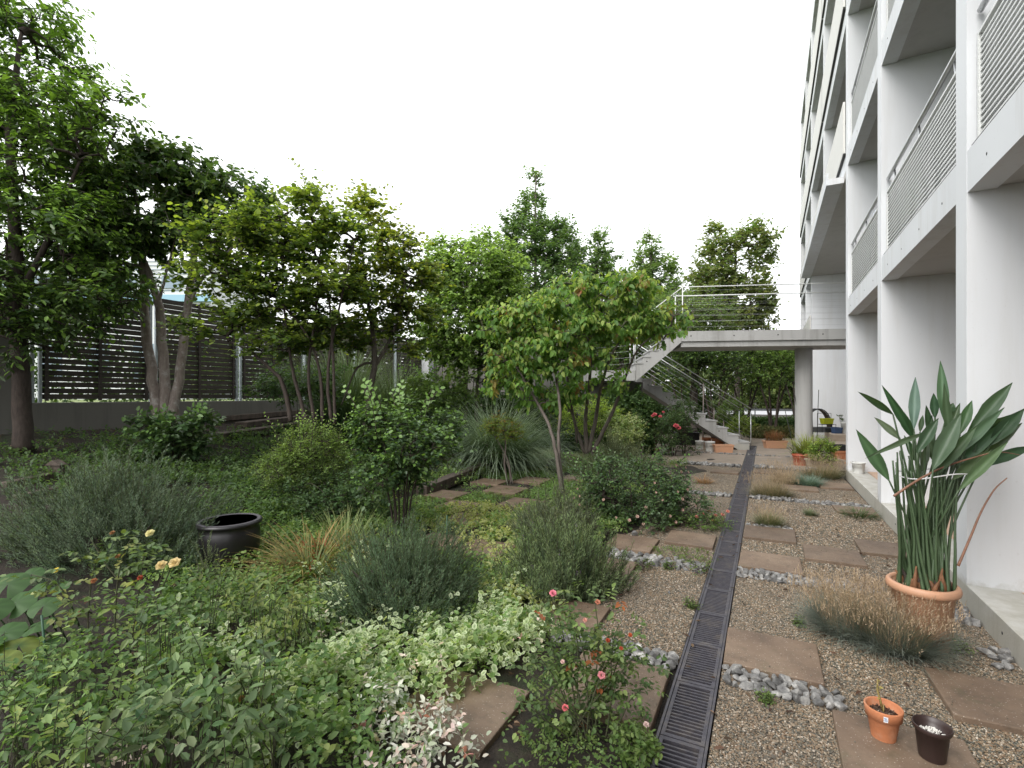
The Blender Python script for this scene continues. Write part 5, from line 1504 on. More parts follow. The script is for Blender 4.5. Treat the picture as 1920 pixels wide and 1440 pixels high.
far_tree('small pointed tree just right of the tallest one', 1120, 435, 640, 40, 29, 22, [(1122, 460, 14, 28, 0, .5), (1115, 500, 28, 30, 0, .9), (1145, 500, 22, 25, 0, .7), (1130, 560, 42, 40, 0, 1.2), (1080, 480, 16, 22, 0, .6), (1090, 560, 35, 40, 0, 1.0)], 330, [((0.081, 0.162, 0.068), 3), ((0.121, 0.216, 0.081), 3)])
far_tree('slender pale pointed tree left of the footbridge', 1222, 435, 640, 40, 27, 23, [(1221, 455, 10, 26, 0, .4), (1215, 490, 24, 26, 0, .8), (1235, 510, 30, 26, 0, .8), (1200, 540, 26, 30, 0, .8), (1255, 555, 28, 34, 0, .9), (1225, 590, 55, 40, 0, 1.4)], 380, [((0.108, 0.189, 0.068), 3), ((0.149, 0.257, 0.095), 3)])
far_tree('broad two-lobed tree rising above the footbridge', 1380, 430, 660, 70, 24, 24, [(1350, 475, 30, 30, 0, .9), (1408, 455, 28, 28, 0, .8), (1348, 530, 40, 34, 0, 1.1), (1425, 490, 22, 30, 0, .6), (1400, 565, 48, 42, 0, 1.2), (1335, 560, 42, 40, 0, 1.1), (1425, 590, 24, 30, 0, .7), (1340, 445, 12, 16, 0, .4), (1400, 438, 12, 14, 0, .4), (1360, 610, 60, 30, 0, 1.2), (1315, 520, 18, 22, 0, .5), (1440, 450, 14, 12, 0, .4)], 620, [((.11, .165, .06), 3), ((.16, .215, .085), 3), ((.20, .25, .10), 1)])
far_tree('mid green tree filling the gap behind the dogwood', 1165, 560, 760, 70, 22, 25, [(1120, 620, 50, 50, 0, 1.2), (1190, 610, 60, 55, 0, 1.3), (1250, 600, 50, 50, 0, 1.2), (1160, 680, 80, 40, 0, 1.3)], 420, [((0.068, 0.135, 0.047), 3), ((0.108, 0.203, 0.068), 3)], leaf=(.16, .12))
far_tree('feathery tree directly behind the stair railings', 1300, 560, 760, 70, 20, 26, [(1290, 590, 50, 38, 0, 1.0), (1330, 600, 42, 40, 0, 1.0), (1270, 640, 45, 35, 0, 1.0), (1325, 650, 60, 20, 0, 1.0)], 330, [((0.095, 0.176, 0.054), 3), ((0.149, 0.243, 0.074), 3)], leaf=(.14, .07))
far_tree('dim tree between the bushy tree and the tallest one', 980, 520, 760, 70, 20, 27, [(985, 600, 60, 60, 0, 1.2), (1040, 600, 50, 60, 0, 1.0), (950, 680, 60, 50, 0, 1.2), (1040, 680, 60, 40, 0, 1.0)], 360, DK_ + MD, leaf=(.15, .11))
for k, (u, Y_, r, dv, lab) in enumerate([(1340, 18.6, 62, 0, 'dark small tree right behind the lower stair'), (1398, 20.5, 52, 6, 'airy multi-stem tree left of the concrete column'), (1450, 19.5, 48, 4, 'airy multi-stem tree nearest the concrete column'), (1285, 19.0, 50, 10, 'shaded small tree under the upper stair flight'), (1495, 24.0, 30, 0, 'distant small tree seen behind the column')]):
    x = at(u, 742, Y_).x
    tree('yard_tree', lab, 'tree', (x, Y_, 0), [[(x + dx * .06, Y_ + dy, 0, .05), (x + dx * .2, Y_ + dy, 1.1, .04), (x + dx * .5, Y_ + dy, 2.3, .02)] for dx, dy in ((-1.2, 0), (-.3, .1), (.5, -.1), (1.3, .1))],
         bl(Y_, [(u, 690 + dv, r, 32, 0, 1.0), (u - 14, 660, r * .9, 30, .2, 1.0), (u + 12, 665, r * .8, 28, -.2, .9)]), 230, 24, (.10, .07), DK_[1:] + MD if k in (1, 2) else DK_, 'bark_dark', twig=.4, shoots=3, seed=60 + k, group='small trees beyond the yard', gap=.5, droop=.3,
         young=((0.216, 0.338, 0.081), .35 if k in (1, 2) else .1, 1.2))
# far wood and hedges
def mass(name, label, spots, n, leaf, palette, seed, cat='hedge'):
    rng = np.random.default_rng(seed); P = []
    wsum = sum(s[3] * s[4] * s[5] for s in spots)
    for (x, y, z, rx, ry, rz) in spots:
        m = int(n * rx * ry * rz / wsum)
        d = nrm(rng.normal(size=(m, 3))); r = rng.uniform(.55, 1, m)[:, None] * (1 + .12 * np.sin(d[:, :1] * 9) * np.sin(d[:, 2:3] * 8))
        P.append(np.array([x, y, z]) + d * np.array([rx, ry, rz]) * r)
    P = np.concatenate(P); P = P[P[:, 2] > -.05]; m = len(P)
    o = leaves_obj(name, P, rng.normal(size=(m, 3)) + np.array([0, 0, .1]), np.array([0, 0, .8]) + rng.normal(0, .6, (m, 3)), leaf[0] * rng.uniform(.6, 1.2, m), leaf[1], pal(palette, m, rng), 'lance', 'leaf_dull', None)
    tag(o, label, cat, kind='stuff'); return o
rr = random.Random(5)
mass('far_wood', 'distant green wood beyond the road', [(x + rr.uniform(-3, 3), 66 + rr.uniform(-3, 6), 3.5 + rr.uniform(-.5, 1.5), 6, 4, 4.6 + rr.uniform(-1, 1.6)) for x in range(-6, 70, 7)] + [(x + rr.uniform(-3, 3), 42 + rr.uniform(0, 4), 4.2, 4, 3, 3.2 + rr.uniform(-1, 1.0)) for x in range(-24, 8, 6)], 60000, (.7, .45), [((.05, .09, .025), 3), ((.10, .15, .04), 3), ((.03, .055, .018), 2)], 31, 'wood')
def hedge(label, u0, u1, Y_, h, seed, palette=DK_, n=9000, leaf=(.12, .06), d=1.0):
    x0, x1 = at(u0, 0, Y_).x, at(u1, 0, Y_).x; k = max(2, int((x1 - x0) / .9))
    r2 = random.Random(seed)
    return mass('hedge', label, [(x0 + (x1 - x0) * (i + .5) / k, Y_ + r2.uniform(-.2, .2), h * .42, (x1 - x0) / k * .8, d * .6, h * .6 * r2.uniform(.8, 1.1)) for i in range(k)], n, leaf, palette, seed)
hedge('dark low hedge beyond the yard left of the column', 1335, 1500, 24, .60, 32, n=11000)
hedge('strip of grassy plants at the far edge of the yard', 1410, 1500, 18.8, .42, 33, [((.06, .09, .03), 3), ((.12, .12, .05), 2)], 5000, (.16, .03), .8)
hedge('dark hedge behind the stair and tall jar', 1190, 1350, 21, 1.9, 34, n=14000)
hedge('deep green bushes under the landing wall', 1120, 1215, 13.6, 1.7, 35, n=16000)
hedge('tall green screen of bushes along the far road', 1120, 1520, 62.5, 3.6, 36, [((.05, .09, .025), 3), ((.10, .15, .04), 3)], 16000, (.3, .16), 1.5)
hedge('bushes in front of the low dark wall behind the yellow shrub', 1000, 1180, 14.0, 1.0, 37, n=9000)
hedge('dim bushes behind the tall striped grass', 760, 1060, 14.4, 2.0, 38, n=20000)

rr = random.Random(9)
mass('screen_bushes', 'dark bushes added outside the slatted fence to dim its gaps', [(*W(-13.2 - rr.uniform(0, 1.5), p, 2.0)[:2], 2.0 + rr.uniform(-.3, .2), .9, .9, .95) for p in np.arange(4, 19, 1.15)], 15000, (.11, .06), DK_, 44, 'bushes')  # added behind the fence to block brightness leaking between the slats
# ================================================================== SHRUBS
def shrub(name, label, u, v, Y, rpx, hpx, ncl, per, leaf, palette, seed=1, cat='shrub', stems=5, sr=.012, lmat='leaf', tpl='oval', young=None, parts=0, twig=.14, droop=.25, bark='bark_dark', base=None, lift=.0, gap=.4, group=None, shoots=3, ry=None, hollow=.3, extra=None, upright=.3, sprays=0):
    """u, v: picture position of the crown centre; rpx, hpx: its half width and half height in pixels"""
    c = at(u, v, Y); R = rpx / F * Y; H = hpx / F * Y; ry = ry or R * .85
    g = float(gz(c.x, c.y)) if base is None else base
    rng = random.Random(seed)
    tr = []
    for k in range(stems):
        a = 6.283 * k / stems + rng.uniform(-.4, .4); r0 = .05 * R
        f = rng.uniform(.35, .8)
        tr.append([(c.x + math.cos(a) * r0 * 2, c.y + math.sin(a) * r0 * 2, g - .01, sr), (c.x + math.cos(a) * R * f * .35, c.y + math.sin(a) * ry * f * .35, g + (c.z - g) * .5, sr * .75), (c.x + math.cos(a) * R * f * .7, c.y + math.sin(a) * ry * f * .7, c.z + H * .3 * rng.uniform(-1, 1), sr * .35)])
    blobs = [(c.x, c.y, c.z, R * .8, ry * .8, H * .85)]
    for k in range(9):
        a = 6.283 * k / 9 + rng.uniform(-.3, .3); f = rng.uniform(.5, .85)
        blobs.append((c.x + math.cos(a) * R * f, c.y + math.sin(a) * ry * f, c.z + rng.uniform(-.7, .75) * H, R * .36 * rng.uniform(.7, 1.3), ry * .38, H * .42 * rng.uniform(.7, 1.3)))
    if extra is None and sprays:
        extra = []
        for k in range(sprays):
            a = rng.uniform(0, 6.283); f = rng.uniform(.1, .8)
            q0 = (c.x + math.cos(a) * R * f, c.y + math.sin(a) * ry * f, c.z + H * .2)
            q2 = (q0[0] + math.cos(a) * R * .35, q0[1] + math.sin(a) * ry * .3, c.z + H * rng.uniform(1.0, 1.35))
            q1 = ((q0[0] + q2[0]) / 2 - math.cos(a) * R * .1, (q0[1] + q2[1]) / 2, q0[2] * .3 + q2[2] * .7)
            extra.append((q0, q1, q2, 12, leaf[0] * .95, young[0] if young else palette[-1][0]))
    return tree(name, label, cat, (c.x, c.y, g), tr, blobs, ncl, per, leaf, palette, bark, twig, shoots, tpl, lmat, droop, group, seed, young, parts, hollow=hollow, minr=.0018, grow=.0011, gap=gap, partn='stem', crown='foliage', extra=extra, upright=upright)

GL = [((.036, .08, .032), 3), ((.052, .112, .042), 3), ((.078, .145, .052), 2)]
s = shrub('rose_bush', 'tall leggy rose bush with large glossy dark leaves beside the slabs', 752, 835, 5.7, 105, 92, 430, 22, (.062, .044), GL, 71, stems=8, sr=.014, lmat='leaf_gloss', young=((.13, .23, .05), .30, 1.8), parts=120, twig=.17, upright=.5, sprays=14)
shrub('abelia_bush', 'loose mid green bush with fine leaves left of the glossy rose bush', 580, 862, 6.7, 88, 72, 620, 26, (.040, .021), [((.075, .14, .036), 3), ((.125, .2, .055), 3)], 72, stems=9, sr=.007, young=((.2, .3, .075), .25, 1.5), twig=.18, sprays=16)
shrub('hydrangea_bush', 'dark broadleaf shrub standing before the three pale trunks', 325, 825, 7.6, 72, 52, 170, 18, (.10, .065), GL, 73, stems=6, sr=.009, lmat='leaf_gloss', young=((.11, .20, .05), .15, 1.5), parts=40, twig=.18, sprays=6)
shrub('low_bush', 'deep green low bush between the black pot and the abelia', 620, 930, 6.3, 95, 42, 400, 24, (.044, .027), GL, 74, stems=6, sr=.006, twig=.16)
shrub('dense_rose_bush', 'dense dark rounded rose bush with pale pink blooms beside the drain', 1190, 925, 6.5, 118, 68, 900, 24, (.038, .026), GL, 75, stems=8, sr=.01, lmat='leaf_gloss', young=((.10, .19, .05), .16, 1.5), twig=.15, ry=.7, hollow=.5, parts=60, sprays=8)
db = bpy.data.objects['dense_rose_bush']
for k in range(34):
    a = random.uniform(-2.9, -.2); zf = random.uniform(-.5, .9)
    cz = at(1190, 925, 6.5); R = 128 / F * 6.5; Hh = 72 / F * 6.5
    q = cz + Vector((math.cos(a) * R * .97 * math.sqrt(1 - zf * zf * .8), math.sin(a) * .72 * math.sqrt(1 - zf * zf * .8), zf * Hh))
    rose(db, q, random.uniform(.012, .02), (.66, .46, .38), k, (math.cos(a), math.sin(a), .4))
# trailing rose over the slabs by the drain
q = G(1290, 985)
shrub('trailing_rose', 'sprawling rose shoots with salmon flowers reaching over the drain', 1310, 980, 6.15, 62, 14, 110, 18, (.035, .022), MD, 76, stems=4, sr=.004, twig=.16, ry=.35)
tr_ = bpy.data.objects['trailing_rose']
for (u, v) in ((1318, 962), (1330, 958), (1342, 966), (1306, 968), (1355, 964), (1338, 975), (1365, 958)): rose(tr_, at(u, v, 6.1), .022, (.72, .28, .22), u)
# yellow and variegated shrubs near the landing
shrub('golden_shrub', 'bright yellow-green rounded shrub behind the dogwood stems', 1105, 778, 12.6, 74, 36, 420, 26, (.045, .025), [((.21, .33, .03), 3), ((.15, .27, .03), 2), ((.10, .19, .03), 1)], 77, stems=6, sr=.01, twig=.2, hollow=.5)
shrub('variegated_shrub', 'cream-edged variegated shrub below the golden one', 1165, 800, 12.0, 42, 28, 220, 20, (.06, .04), [((.28, .36, .18), 3), ((.12, .21, .07), 3)], 78, stems=5, sr=.008, twig=.15)
shrub('variegated_shrub', 'second small cream variegated shrub right above the lavender', 1172, 822, 11.6, 30, 16, 110, 18, (.055, .035), [((.30, .38, .20), 3), ((.13, .22, .08), 2)], 79, stems=4, sr=.006, twig=.12)
# little maple
Y = 8.9
tree('small_maple', 'little maple with a low yellow-green crown standing among the slabs', 'tree', G(952, 906),
     [pl(Y, [(952, 908, .022), (946, 870, .018), (948, 830, .014), (940, 800, .006)]), pl(Y, [(958, 908, .02), (953, 865, .016), (935, 830, .008), (920, 810, .004)]), pl(Y, [(962, 908, .012), (955, 880, .012), (942, 850, .006)])],
     bl(Y, [(945, 805, 34, 18, 0, .4), (920, 800, 18, 14, 0, .25), (965, 812, 20, 16, 0, .3), (945, 788, 24, 8, 0, .3)]), 210, 20, (.045, .03), [((.14, .22, .035), 3), ((.09, .16, .03), 3), ((.22, .15, .035), .8)], 'bark_grey', twig=.12, shoots=3, tpl='lance', seed=80, minr=.002, grow=.001, horiz=.4, droop=.3)
shrub('understorey_shrub', 'leafy shrub filling the shade under the katsura stems', 560, 720, 9.6, 90, 34, 240, 20, (.075, .05), GL, 120, stems=6, sr=.008, twig=.2, sprays=6)
shrub('understorey_shrub', 'leafy shrub between the bushy tree trunks and the striped grass', 820, 735, 12.0, 75, 42, 300, 20, (.085, .055), MD, 121, stems=6, sr=.01, twig=.22, sprays=6)
shrub('low_bush', 'dark green bush at the foot of the little maple', 930, 842, 9.6, 30, 18, 90, 18, (.05, .025), GL, 81, stems=4, sr=.005, twig=.12)
# striped grasses
b = W(-5.2, 9.9, float(terrain(-5.2, 9.9)))
q = at(930, 742, 10.7); z = float(gz(q.x, q.y))
tuft('striped_grass', 'large mound of striped arching silver grass behind the little maple', 'ornamental grass', (q.x, q.y, z), .46, 2600, 1.9, .013, (.06, .12, .05), (.30, .38, .26), (.05, .85), 1.7, 41, tan_from=.45)
q = at(645, 742, 11.6); z = float(gz(q.x, q.y))
tuft('striped_grass', 'tall pale bamboo-like grass left of the spreading tree trunk', 'ornamental grass', (q.x, q.y, z), .45, 1100, 2.4, .018, (.06, .11, .05), (.17, .23, .13), (.02, .4), .95, 42, tan_from=.5)
q = at(745, 742, 12.2); z = float(gz(q.x, q.y))
tuft('striped_grass', 'dim tall grass right of the spreading tree trunk', 'ornamental grass', (q.x, q.y, z), .5, 900, 2.1, .018, (.05, .10, .045), (.18, .24, .13), (.02, .5), 1.1, 43, tan_from=.5)
for k, (u, v, L, lab) in enumerate([(903, 888, .42, 'striped lilyturf tuft left of the little maple trunk'), (925, 878, .4, 'striped lilyturf tuft right behind the left one'), (975, 882, .38, 'striped lilyturf tuft right of the little maple trunk'), (1010, 872, .42, 'striped lilyturf tuft beside the dogwood stem'), (1030, 858, .42, 'farthest striped lilyturf tuft by the dogwood'), (880, 862, .4, 'striped lilyturf tuft nearest the short sleeper'), (990, 862, .4, 'striped lilyturf tuft behind the slab path')]):
    q = G(u, v); tuft('lilyturf', lab, 'grass tuft', q, .16, 260, L, .009, (.14, .22, .09), (.40, .44, .30), (.2, 1.0), 1.3, 44 + k, group='striped lilyturf tufts', tan_from=.35)

# rosemary and lavender
RM = [((.08, .14, .085), 3), ((.11, .18, .11), 3), ((.055, .10, .06), 2)]
q = G(190, 1062)
needle_bush('rosemary_bush', 'huge sprawling grey-green rosemary in the left bed', 'shrub', (q.x - .1, q.y + .25, q.z), .92, .55, .96, 2500, 26, .2, RM, 51, needle=.034, nw=.0058, stems=20, tipc=(.13, .17, .12))
q = G(745, 1160)
needle_bush('rosemary_bush', 'rounded dark rosemary bush in the centre foreground', 'shrub', (q.x, q.y + .1, q.z), .50, .44, .64, 1500, 28, .19, [((.065, .125, .068), 3), ((.095, .165, .09), 3)], 52, needle=.028, nw=.0048, stems=14, tipc=(.11, .17, .10))
for k, (u1, v1, L_) in enumerate([(880, 1025, .3), (862, 1040, .26), (872, 1060, .22)]):
    pass
q = G(805, 1100)
fb_ = needle_bush('rosemary_branch', 'leaning dark rosemary branch at the right of the centre rosemary', 'shrub', (q.x + .02, q.y + .15, q.z + .02), .22, .12, .34, 220, 30, .24, [((.04, .06, .035), 3), ((.06, .085, .05), 2)], 53, needle=.022, nw=.0034, stems=5, spread=1.6, up=.45)
q = G(1062, 1118)
needle_bush('lavender_bush', 'tall lavender bush with upright bright shoots left of the gravel', 'shrub', (q.x, q.y + .15, q.z), .46, .42, .58, 1150, 28, .22, [((.075, .13, .06), 3), ((.11, .17, .075), 3), ((.05, .085, .05), 2)], 54, needle=.032, nw=.0056, stems=14, spread=.7, up=1.3, tipc=(.20, .27, .12), spikes=(24, (.12, .08, .13), .07))
q = G(1045, 1010)
needle_bush('lavender_bush', 'greyer lavender mound just behind the tall one', 'shrub', (q.x, q.y, q.z), .44, .32, .52, 800, 24, .2, [((.10, .14, .085), 3), ((.13, .17, .10), 2)], 55, needle=.03, nw=.0055, stems=8, up=1.1)
q = at(1152, 742, 10.2)
needle_bush('lavender_bush', 'pale grey-green lavender mound below the golden shrub', 'shrub', (q.x, q.y, 0), .55, .4, .80, 800, 20, .3, [((.16, .22, .13), 3), ((.20, .26, .16), 2)], 56, needle=.04, nw=.008, stems=8, up=1.3)

# fescues on the gravel
TAN = (.37, .28, .20); BL = (.14, .165, .145); BL2 = (.26, .29, .25)
FG = 'fescue clumps on the gravel'
def fes(label, u, v, r, L, n, seed, c0=BL, c1=BL2, tops=None, ell=(1, 1)):
    q = YG(u, v, 0.006); return tuft('fescue_clump', label, 'ornamental grass', q, r, n, L, .0028 + .0012 * q.y / 4, c0, c1, (.1, .95), .75, seed, FG, ell=ell, tops=tops)
fes('left half of the big tan and blue fescue in front of the terracotta planter', 1590, 1185, .15, .30, 2300, 91, tops=(800, .38, TAN))
fes('right half of the big tan and blue fescue drooping toward the plinth', 1676, 1212, .16, .33, 2600, 92, tops=(800, .38, TAN))
fes('round green-tan fescue tuft beside the drain', 1441, 985, .10, .24, 700, 93, (.13, .16, .08), (.30, .27, .16), tops=(160, .26, TAN))
fes('small grey-green fescue tuft alone on the gravel', 1519, 966, .04, .13, 300, 94, (.12, .15, .09), (.2, .22, .13))
fes('low tan and grey fescue clump left of the far pair', 1445, 930, .22, .30, 900, 95, (.16, .16, .10), (.34, .28, .18), tops=(420, .42, TAN), ell=(1.2, .8))
fes('tan fescue clump touching the far end of the drain grating', 1470, 905, .2, .28, 600, 96, (.2, .17, .10), (.36, .28, .18), tops=(400, .42, TAN))
fes('bluest fescue tuft between the tan clumps', 1515, 910, .17, .26, 800, 97, (.13, .20, .17), (.26, .34, .29))
fes('far tan fescue clump in front of the beige trough', 1540, 896, .26, .34, 900, 98, (.15, .16, .09), (.34, .28, .18), tops=(420, .46, TAN), ell=(1.3, .8))
q = YG(1612, 968); tuft('green_tuft', 'flat green and dry grass tuft near the plinth', 'ornamental grass', q, .16, 420, .2, .005, (.06, .10, .04), (.13, .17, .07), (.4, 1.3), .5, 99)
q = YG(1320, 905); tuft('dry_tuft', 'small dry orange grass tuft left of the drain', 'ornamental grass', q, .12, 200, .2, .006, (.3, .18, .1), (.4, .26, .15), (.2, 1.0), .6, 100)

# daylily / sedge with orange leaves
q = G(575, 1100)
tuft('sedge_clump', 'arching orange and green sedge clump left of the centre rosemary', 'ornamental grass', (q.x - .05, q.y + .2, q.z), .16, 420, .62, .011, (.12, .17, .06), (.36, .24, .10), (.3, 1.2), 1.0, 101)
q = G(640, 1060)
tuft('sedge_clump', 'upright green sedge leaves behind the centre rosemary', 'ornamental grass', (q.x, q.y + .1, q.z), .12, 190, .55, .013, (.12, .18, .06), (.22, .26, .10), (.05, .6), .7, 102)
q = G(600, 1062)
tuft('rusty_tuft', 'rust brown dry leaf clump inside the orange sedge', 'ornamental grass', (q.x, q.y, q.z), .2, 420, .42, .012, (.30, .10, .04), (.38, .15, .07), (.3, 1.2), 1.0, 103)

# large round leaves at the left edge
bigt = thing('leopard_plant', 'big round dark leaves at the lower left edge of the photo', 'plant', G(45, 1200))
rows = [(15, 1095, .17, 3.3), (60, 1110, .12, 3.25), (30, 1130, .16, 3.1), (82, 1135, .13, 3.05), (10, 1185, .15, 2.85), (70, 1170, .13, 2.9), (35, 1210, .16, 2.75), (90, 1205, .10, 2.85), (-20, 1140, .17, 3.0), (5, 1240, .12, 2.65), (60, 1075, .10, 3.4), (-30, 1210, .15, 2.7), (110, 1100, .10, 3.2)]
for k, (u, v, r, y) in enumerate(rows):
    q = at(u, v, y); n = 22; V = [tuple(q)]; Cc = [(.05, .10, .035)]
    nm = Vector((random.uniform(-.5, .4), random.uniform(-.9, -.2), 1)).normalized(); a_, b_ = ortho(nm)
    for ring in (.5, 1.0):
        for i in range(n):
            a = math.pi / 2 + .28 + (6.283 - .56) * i / (n - 1)
            rr_ = r * .62 * ring * (1 + .05 * math.cos(2 * a) + .02 * random.uniform(-1, 1))
            V.append(tuple(q + a_ * math.cos(a) * rr_ + b_ * math.sin(a) * rr_ + nm * (.16 * r * ring ** 2 * math.sin(5 * a) * .25 - .15 * r * ring ** 2 + .0)))
            Cc.append(tuple(c_ * (1.15 if (i % 3 == 0) else .95) for c_ in ((.06, .12, .04) if k not in (6, 9) else (.16, .20, .05))))
    fs = [(0, 1 + i, 2 + i) for i in range(n - 1)] + [(1 + i, 1 + n + i, 2 + n + i, 2 + i) for i in range(n - 1)]
    me = bpy.data.meshes.new('leaf'); o_ = ORG[bigt.name]; me.from_pydata([tuple(Vector(v_) - o_) for v_ in V], [], fs)
    at2 = me.attributes.new('tint', 'FLOAT_COLOR', 'POINT'); at2.data.foreach_set('color', np.array([list(x) + [1] for x in Cc], dtype=np.float32).ravel())
    me.polygons.foreach_set('use_smooth', [True] * len(fs)); me.materials.append(MATS['leaf']); o = bpy.data.objects.new('leaf', me); COL.objects.link(o); o.parent = bigt
    mb = MB(); f_ = Vector((q.x + .05, q.y + .12, float(gz(q.x, q.y)))); mb.tube([f_, f_.lerp(q, .6) + Vector((0, .02, 0)), q], [.006, .005, .004], 6); mb.build('leaf_stalk', 'stalk', bigt)

# yellow rose
b = G(165, 1290); Y = 2.95
yr = thing('yellow_rose', 'thin thorny rose with pale yellow blooms above the foreground leaves', 'plant', at(190, 1280, Y))
def canes(parent, Y, lines, r=.004, mat='stem_green', name='stem'):
    for pts in lines:
        mb = MB(); p2, rr = spline([(*at(u, v, Y + (dy or 0)), r * (1 - .5 * i / len(pts))) for i, (u, v, dy) in enumerate(pts)], 4); mb.tube(p2, rr, 6); mb.build(name, mat, parent)
canes(yr, Y, [[(185, 1290, 0), (178, 1230, 0), (165, 1180, 0), (170, 1100, 0), (178, 1060, 0), (190, 1030, 0)], [(215, 1300, 0), (215, 1180, 0), (222, 1080, 0), (240, 1020, 0), (262, 1000, 0)], [(238, 1270, 0), (250, 1180, 0), (262, 1100, 0), (270, 1040, 0)],
              [(245, 1280, .02), (262, 1180, 0), (290, 1120, 0), (308, 1066, 0)], [(172, 1150, 0), (130, 1120, 0), (100, 1090, 0), (60, 1078, 0)], [(225, 1090, 0), (200, 1060, 0), (170, 1010, 0)], [(290, 1130, 0), (310, 1090, 0), (322, 1060, 0)]], .0045)
rngy = np.random.default_rng(5)
def sprig(parent, ctrs, Y, n, spread, leaf, palette, tpl='oval', lmat='leaf_gloss', name='foliage', parts=0, seed=1, droop=.3):
    """compound rose leaves (five leaflets each) around given picture points"""
    rng = np.random.default_rng(seed); P = []; A = []; Nn = []
    C = np.array([at(u, v, Y) for u, v in ctrs])
    for k in range(n):
        c = C[rng.integers(len(C))] + rng.normal(0, spread, 3) * np.array([1, 1, .8])
        d = nrm(rng.normal(size=3) * np.array([1, 1, .5]) + np.array([0, 0, .15])); sd = nrm(np.cross(d, [0, 0, 1]))
        nn = np.array([0, 0, 1.]) + rng.normal(0, .3, 3)
        for (s, side) in ((.35, 1), (.35, -1), (.8, 1), (.8, -1), (1.2, 0)):
            P.append(c + d * s * leaf[0] * 1.3 + sd * side * leaf[0] * .12); A.append(d * (1 if side == 0 else .35) + sd * side * 1.0 + np.array([0, 0, -droop]) + rng.normal(0, .12, 3)); Nn.append(nn + rng.normal(0, .15, 3))
    P = np.array(P); A = np.array(A); Nn = np.array(Nn); m = len(P)
    tint = np.repeat(pal(palette, n, rng), 5, 0) * rng.uniform(.85, 1.15, (m, 1)); L = leaf[0] * rng.uniform(.75, 1.2, m)
    if parts:
        s = slice(0, parts); leaf_parts(P[s], A[s], Nn[s], L[s], L[s] * leaf[1] / leaf[0], tint[s], tpl, lmat, parent); P, A, Nn, L, tint = P[parts:], A[parts:], Nn[parts:], L[parts:], tint[parts:]
    return leaves_obj(name, P, A, Nn, L, L * leaf[1] / leaf[0], tint, tpl, lmat, parent)
sprig(yr, [(150, 1080), (185, 1050), (240, 1020), (262, 1035), (220, 1120), (165, 1130), (110, 1100), (200, 1180), (250, 1080), (150, 1180), (275, 1060), (70, 1078), (180, 1230), (280, 1040), (120, 1160)], Y, 105, .06, (.042, .026), [((.07, .13, .035), 3), ((.12, .19, .05), 2), ((.16, .20, .05), 1)], parts=150, seed=6)
for (u, v, r, col) in ((301, 1058, .030, (.78, .62, .30)), (326, 1053, .032, (.80, .64, .32)), (280, 998, .024, (.80, .74, .36)), (105, 1068, .016, (.75, .6, .1)), (220, 1042, .014, (.4, .2, .08)), (262, 1082, .016, (.45, .1, .05)), (175, 1088, .018, (.42, .18, .08)), (210, 998, .014, (.3, .15, .06)), (145, 1150, .016, (.45, .2, .12))):
    rose(yr, at(u, v, Y - .02), r, col, u)

# pink foreground rose
Y = 2.62; pr = thing('pink_rose', 'leggy pink rose with small blooms right of the big foreground slab', 'plant', G(1110, 1400))
base_pts = [(1085, 1400), (1100, 1390), (1120, 1405), (1135, 1390), (1070, 1380), (1110, 1415)]
tops_ = [((1037, 1120), .15), ((1070, 1150), .1), ((1115, 1130), .1), ((1160, 1170), .1), ((1190, 1230), .05), ((1010, 1230), 0), ((1000, 1330), -.1), ((1128, 1265), -.05), ((1060, 1325), -.12), ((1205, 1290), .05), ((1145, 1200), .1), ((1085, 1190), .1), ((1030, 1180), .1), ((1180, 1200), .15), ((1055, 1110), .3), ((990, 1260), 0)]
cl = []
for k, ((u, v), dy) in enumerate(tops_):
    b0 = base_pts[k % 6]
    cl.append([(b0[0], b0[1], 0), ((b0[0] * .6 + u * .4) + random.uniform(-8, 8), b0[1] * .6 + v * .4, dy * .3), ((b0[0] * .25 + u * .75) + random.uniform(-8, 8), b0[1] * .25 + v * .75, dy * .7), (u, v, dy)])
canes(pr, 2.3, cl, .0042)
ct = []
for (u, v), dy in tops_:
    for f in (1, .85, .7, .55): ct.append((u * f + 1105 * (1 - f), v * f + 1400 * (1 - f)))
sprig(pr, ct, 2.38, 480, .06, (.030, .018), [((.06, .11, .04), 3), ((.10, .17, .055), 3), ((.15, .23, .075), 1.5), ((.25, .09, .03), .25)], parts=200, seed=8, lmat='leaf')
for (u, v, r, col) in ((1128, 1265, .017, (.80, .32, .35)), (1060, 1326, .015, (.80, .20, .22)), (1037, 1111, .016, (.80, .25, .32)), (1121, 1128, .012, (.6, .25, .16)), (1097, 1162, .010, (.7, .35, .28)), (1212, 1358, .013, (.82, .62, .58)), (1055, 1240, .010, (.8, .55, .5)), (1182, 1190, .009, (.5, .1, .04)), (1140, 1200, .010, (.4, .07, .03)), (1165, 1215, .009, (.45, .08, .04))):
    rose(pr, at(u, v, 2.25), r, col, u)
# low light green plant next to it
shrub('moss_rose_plant', 'small bright green plant squeezed between the slab and the drain', 1195, 1400, 2.12, 36, 26, 60, 16, (.03, .018), [((.06, .12, .03), 3), ((.10, .17, .04), 2)], 82, cat='plant', stems=4, sr=.003, twig=.05, lmat='leaf')

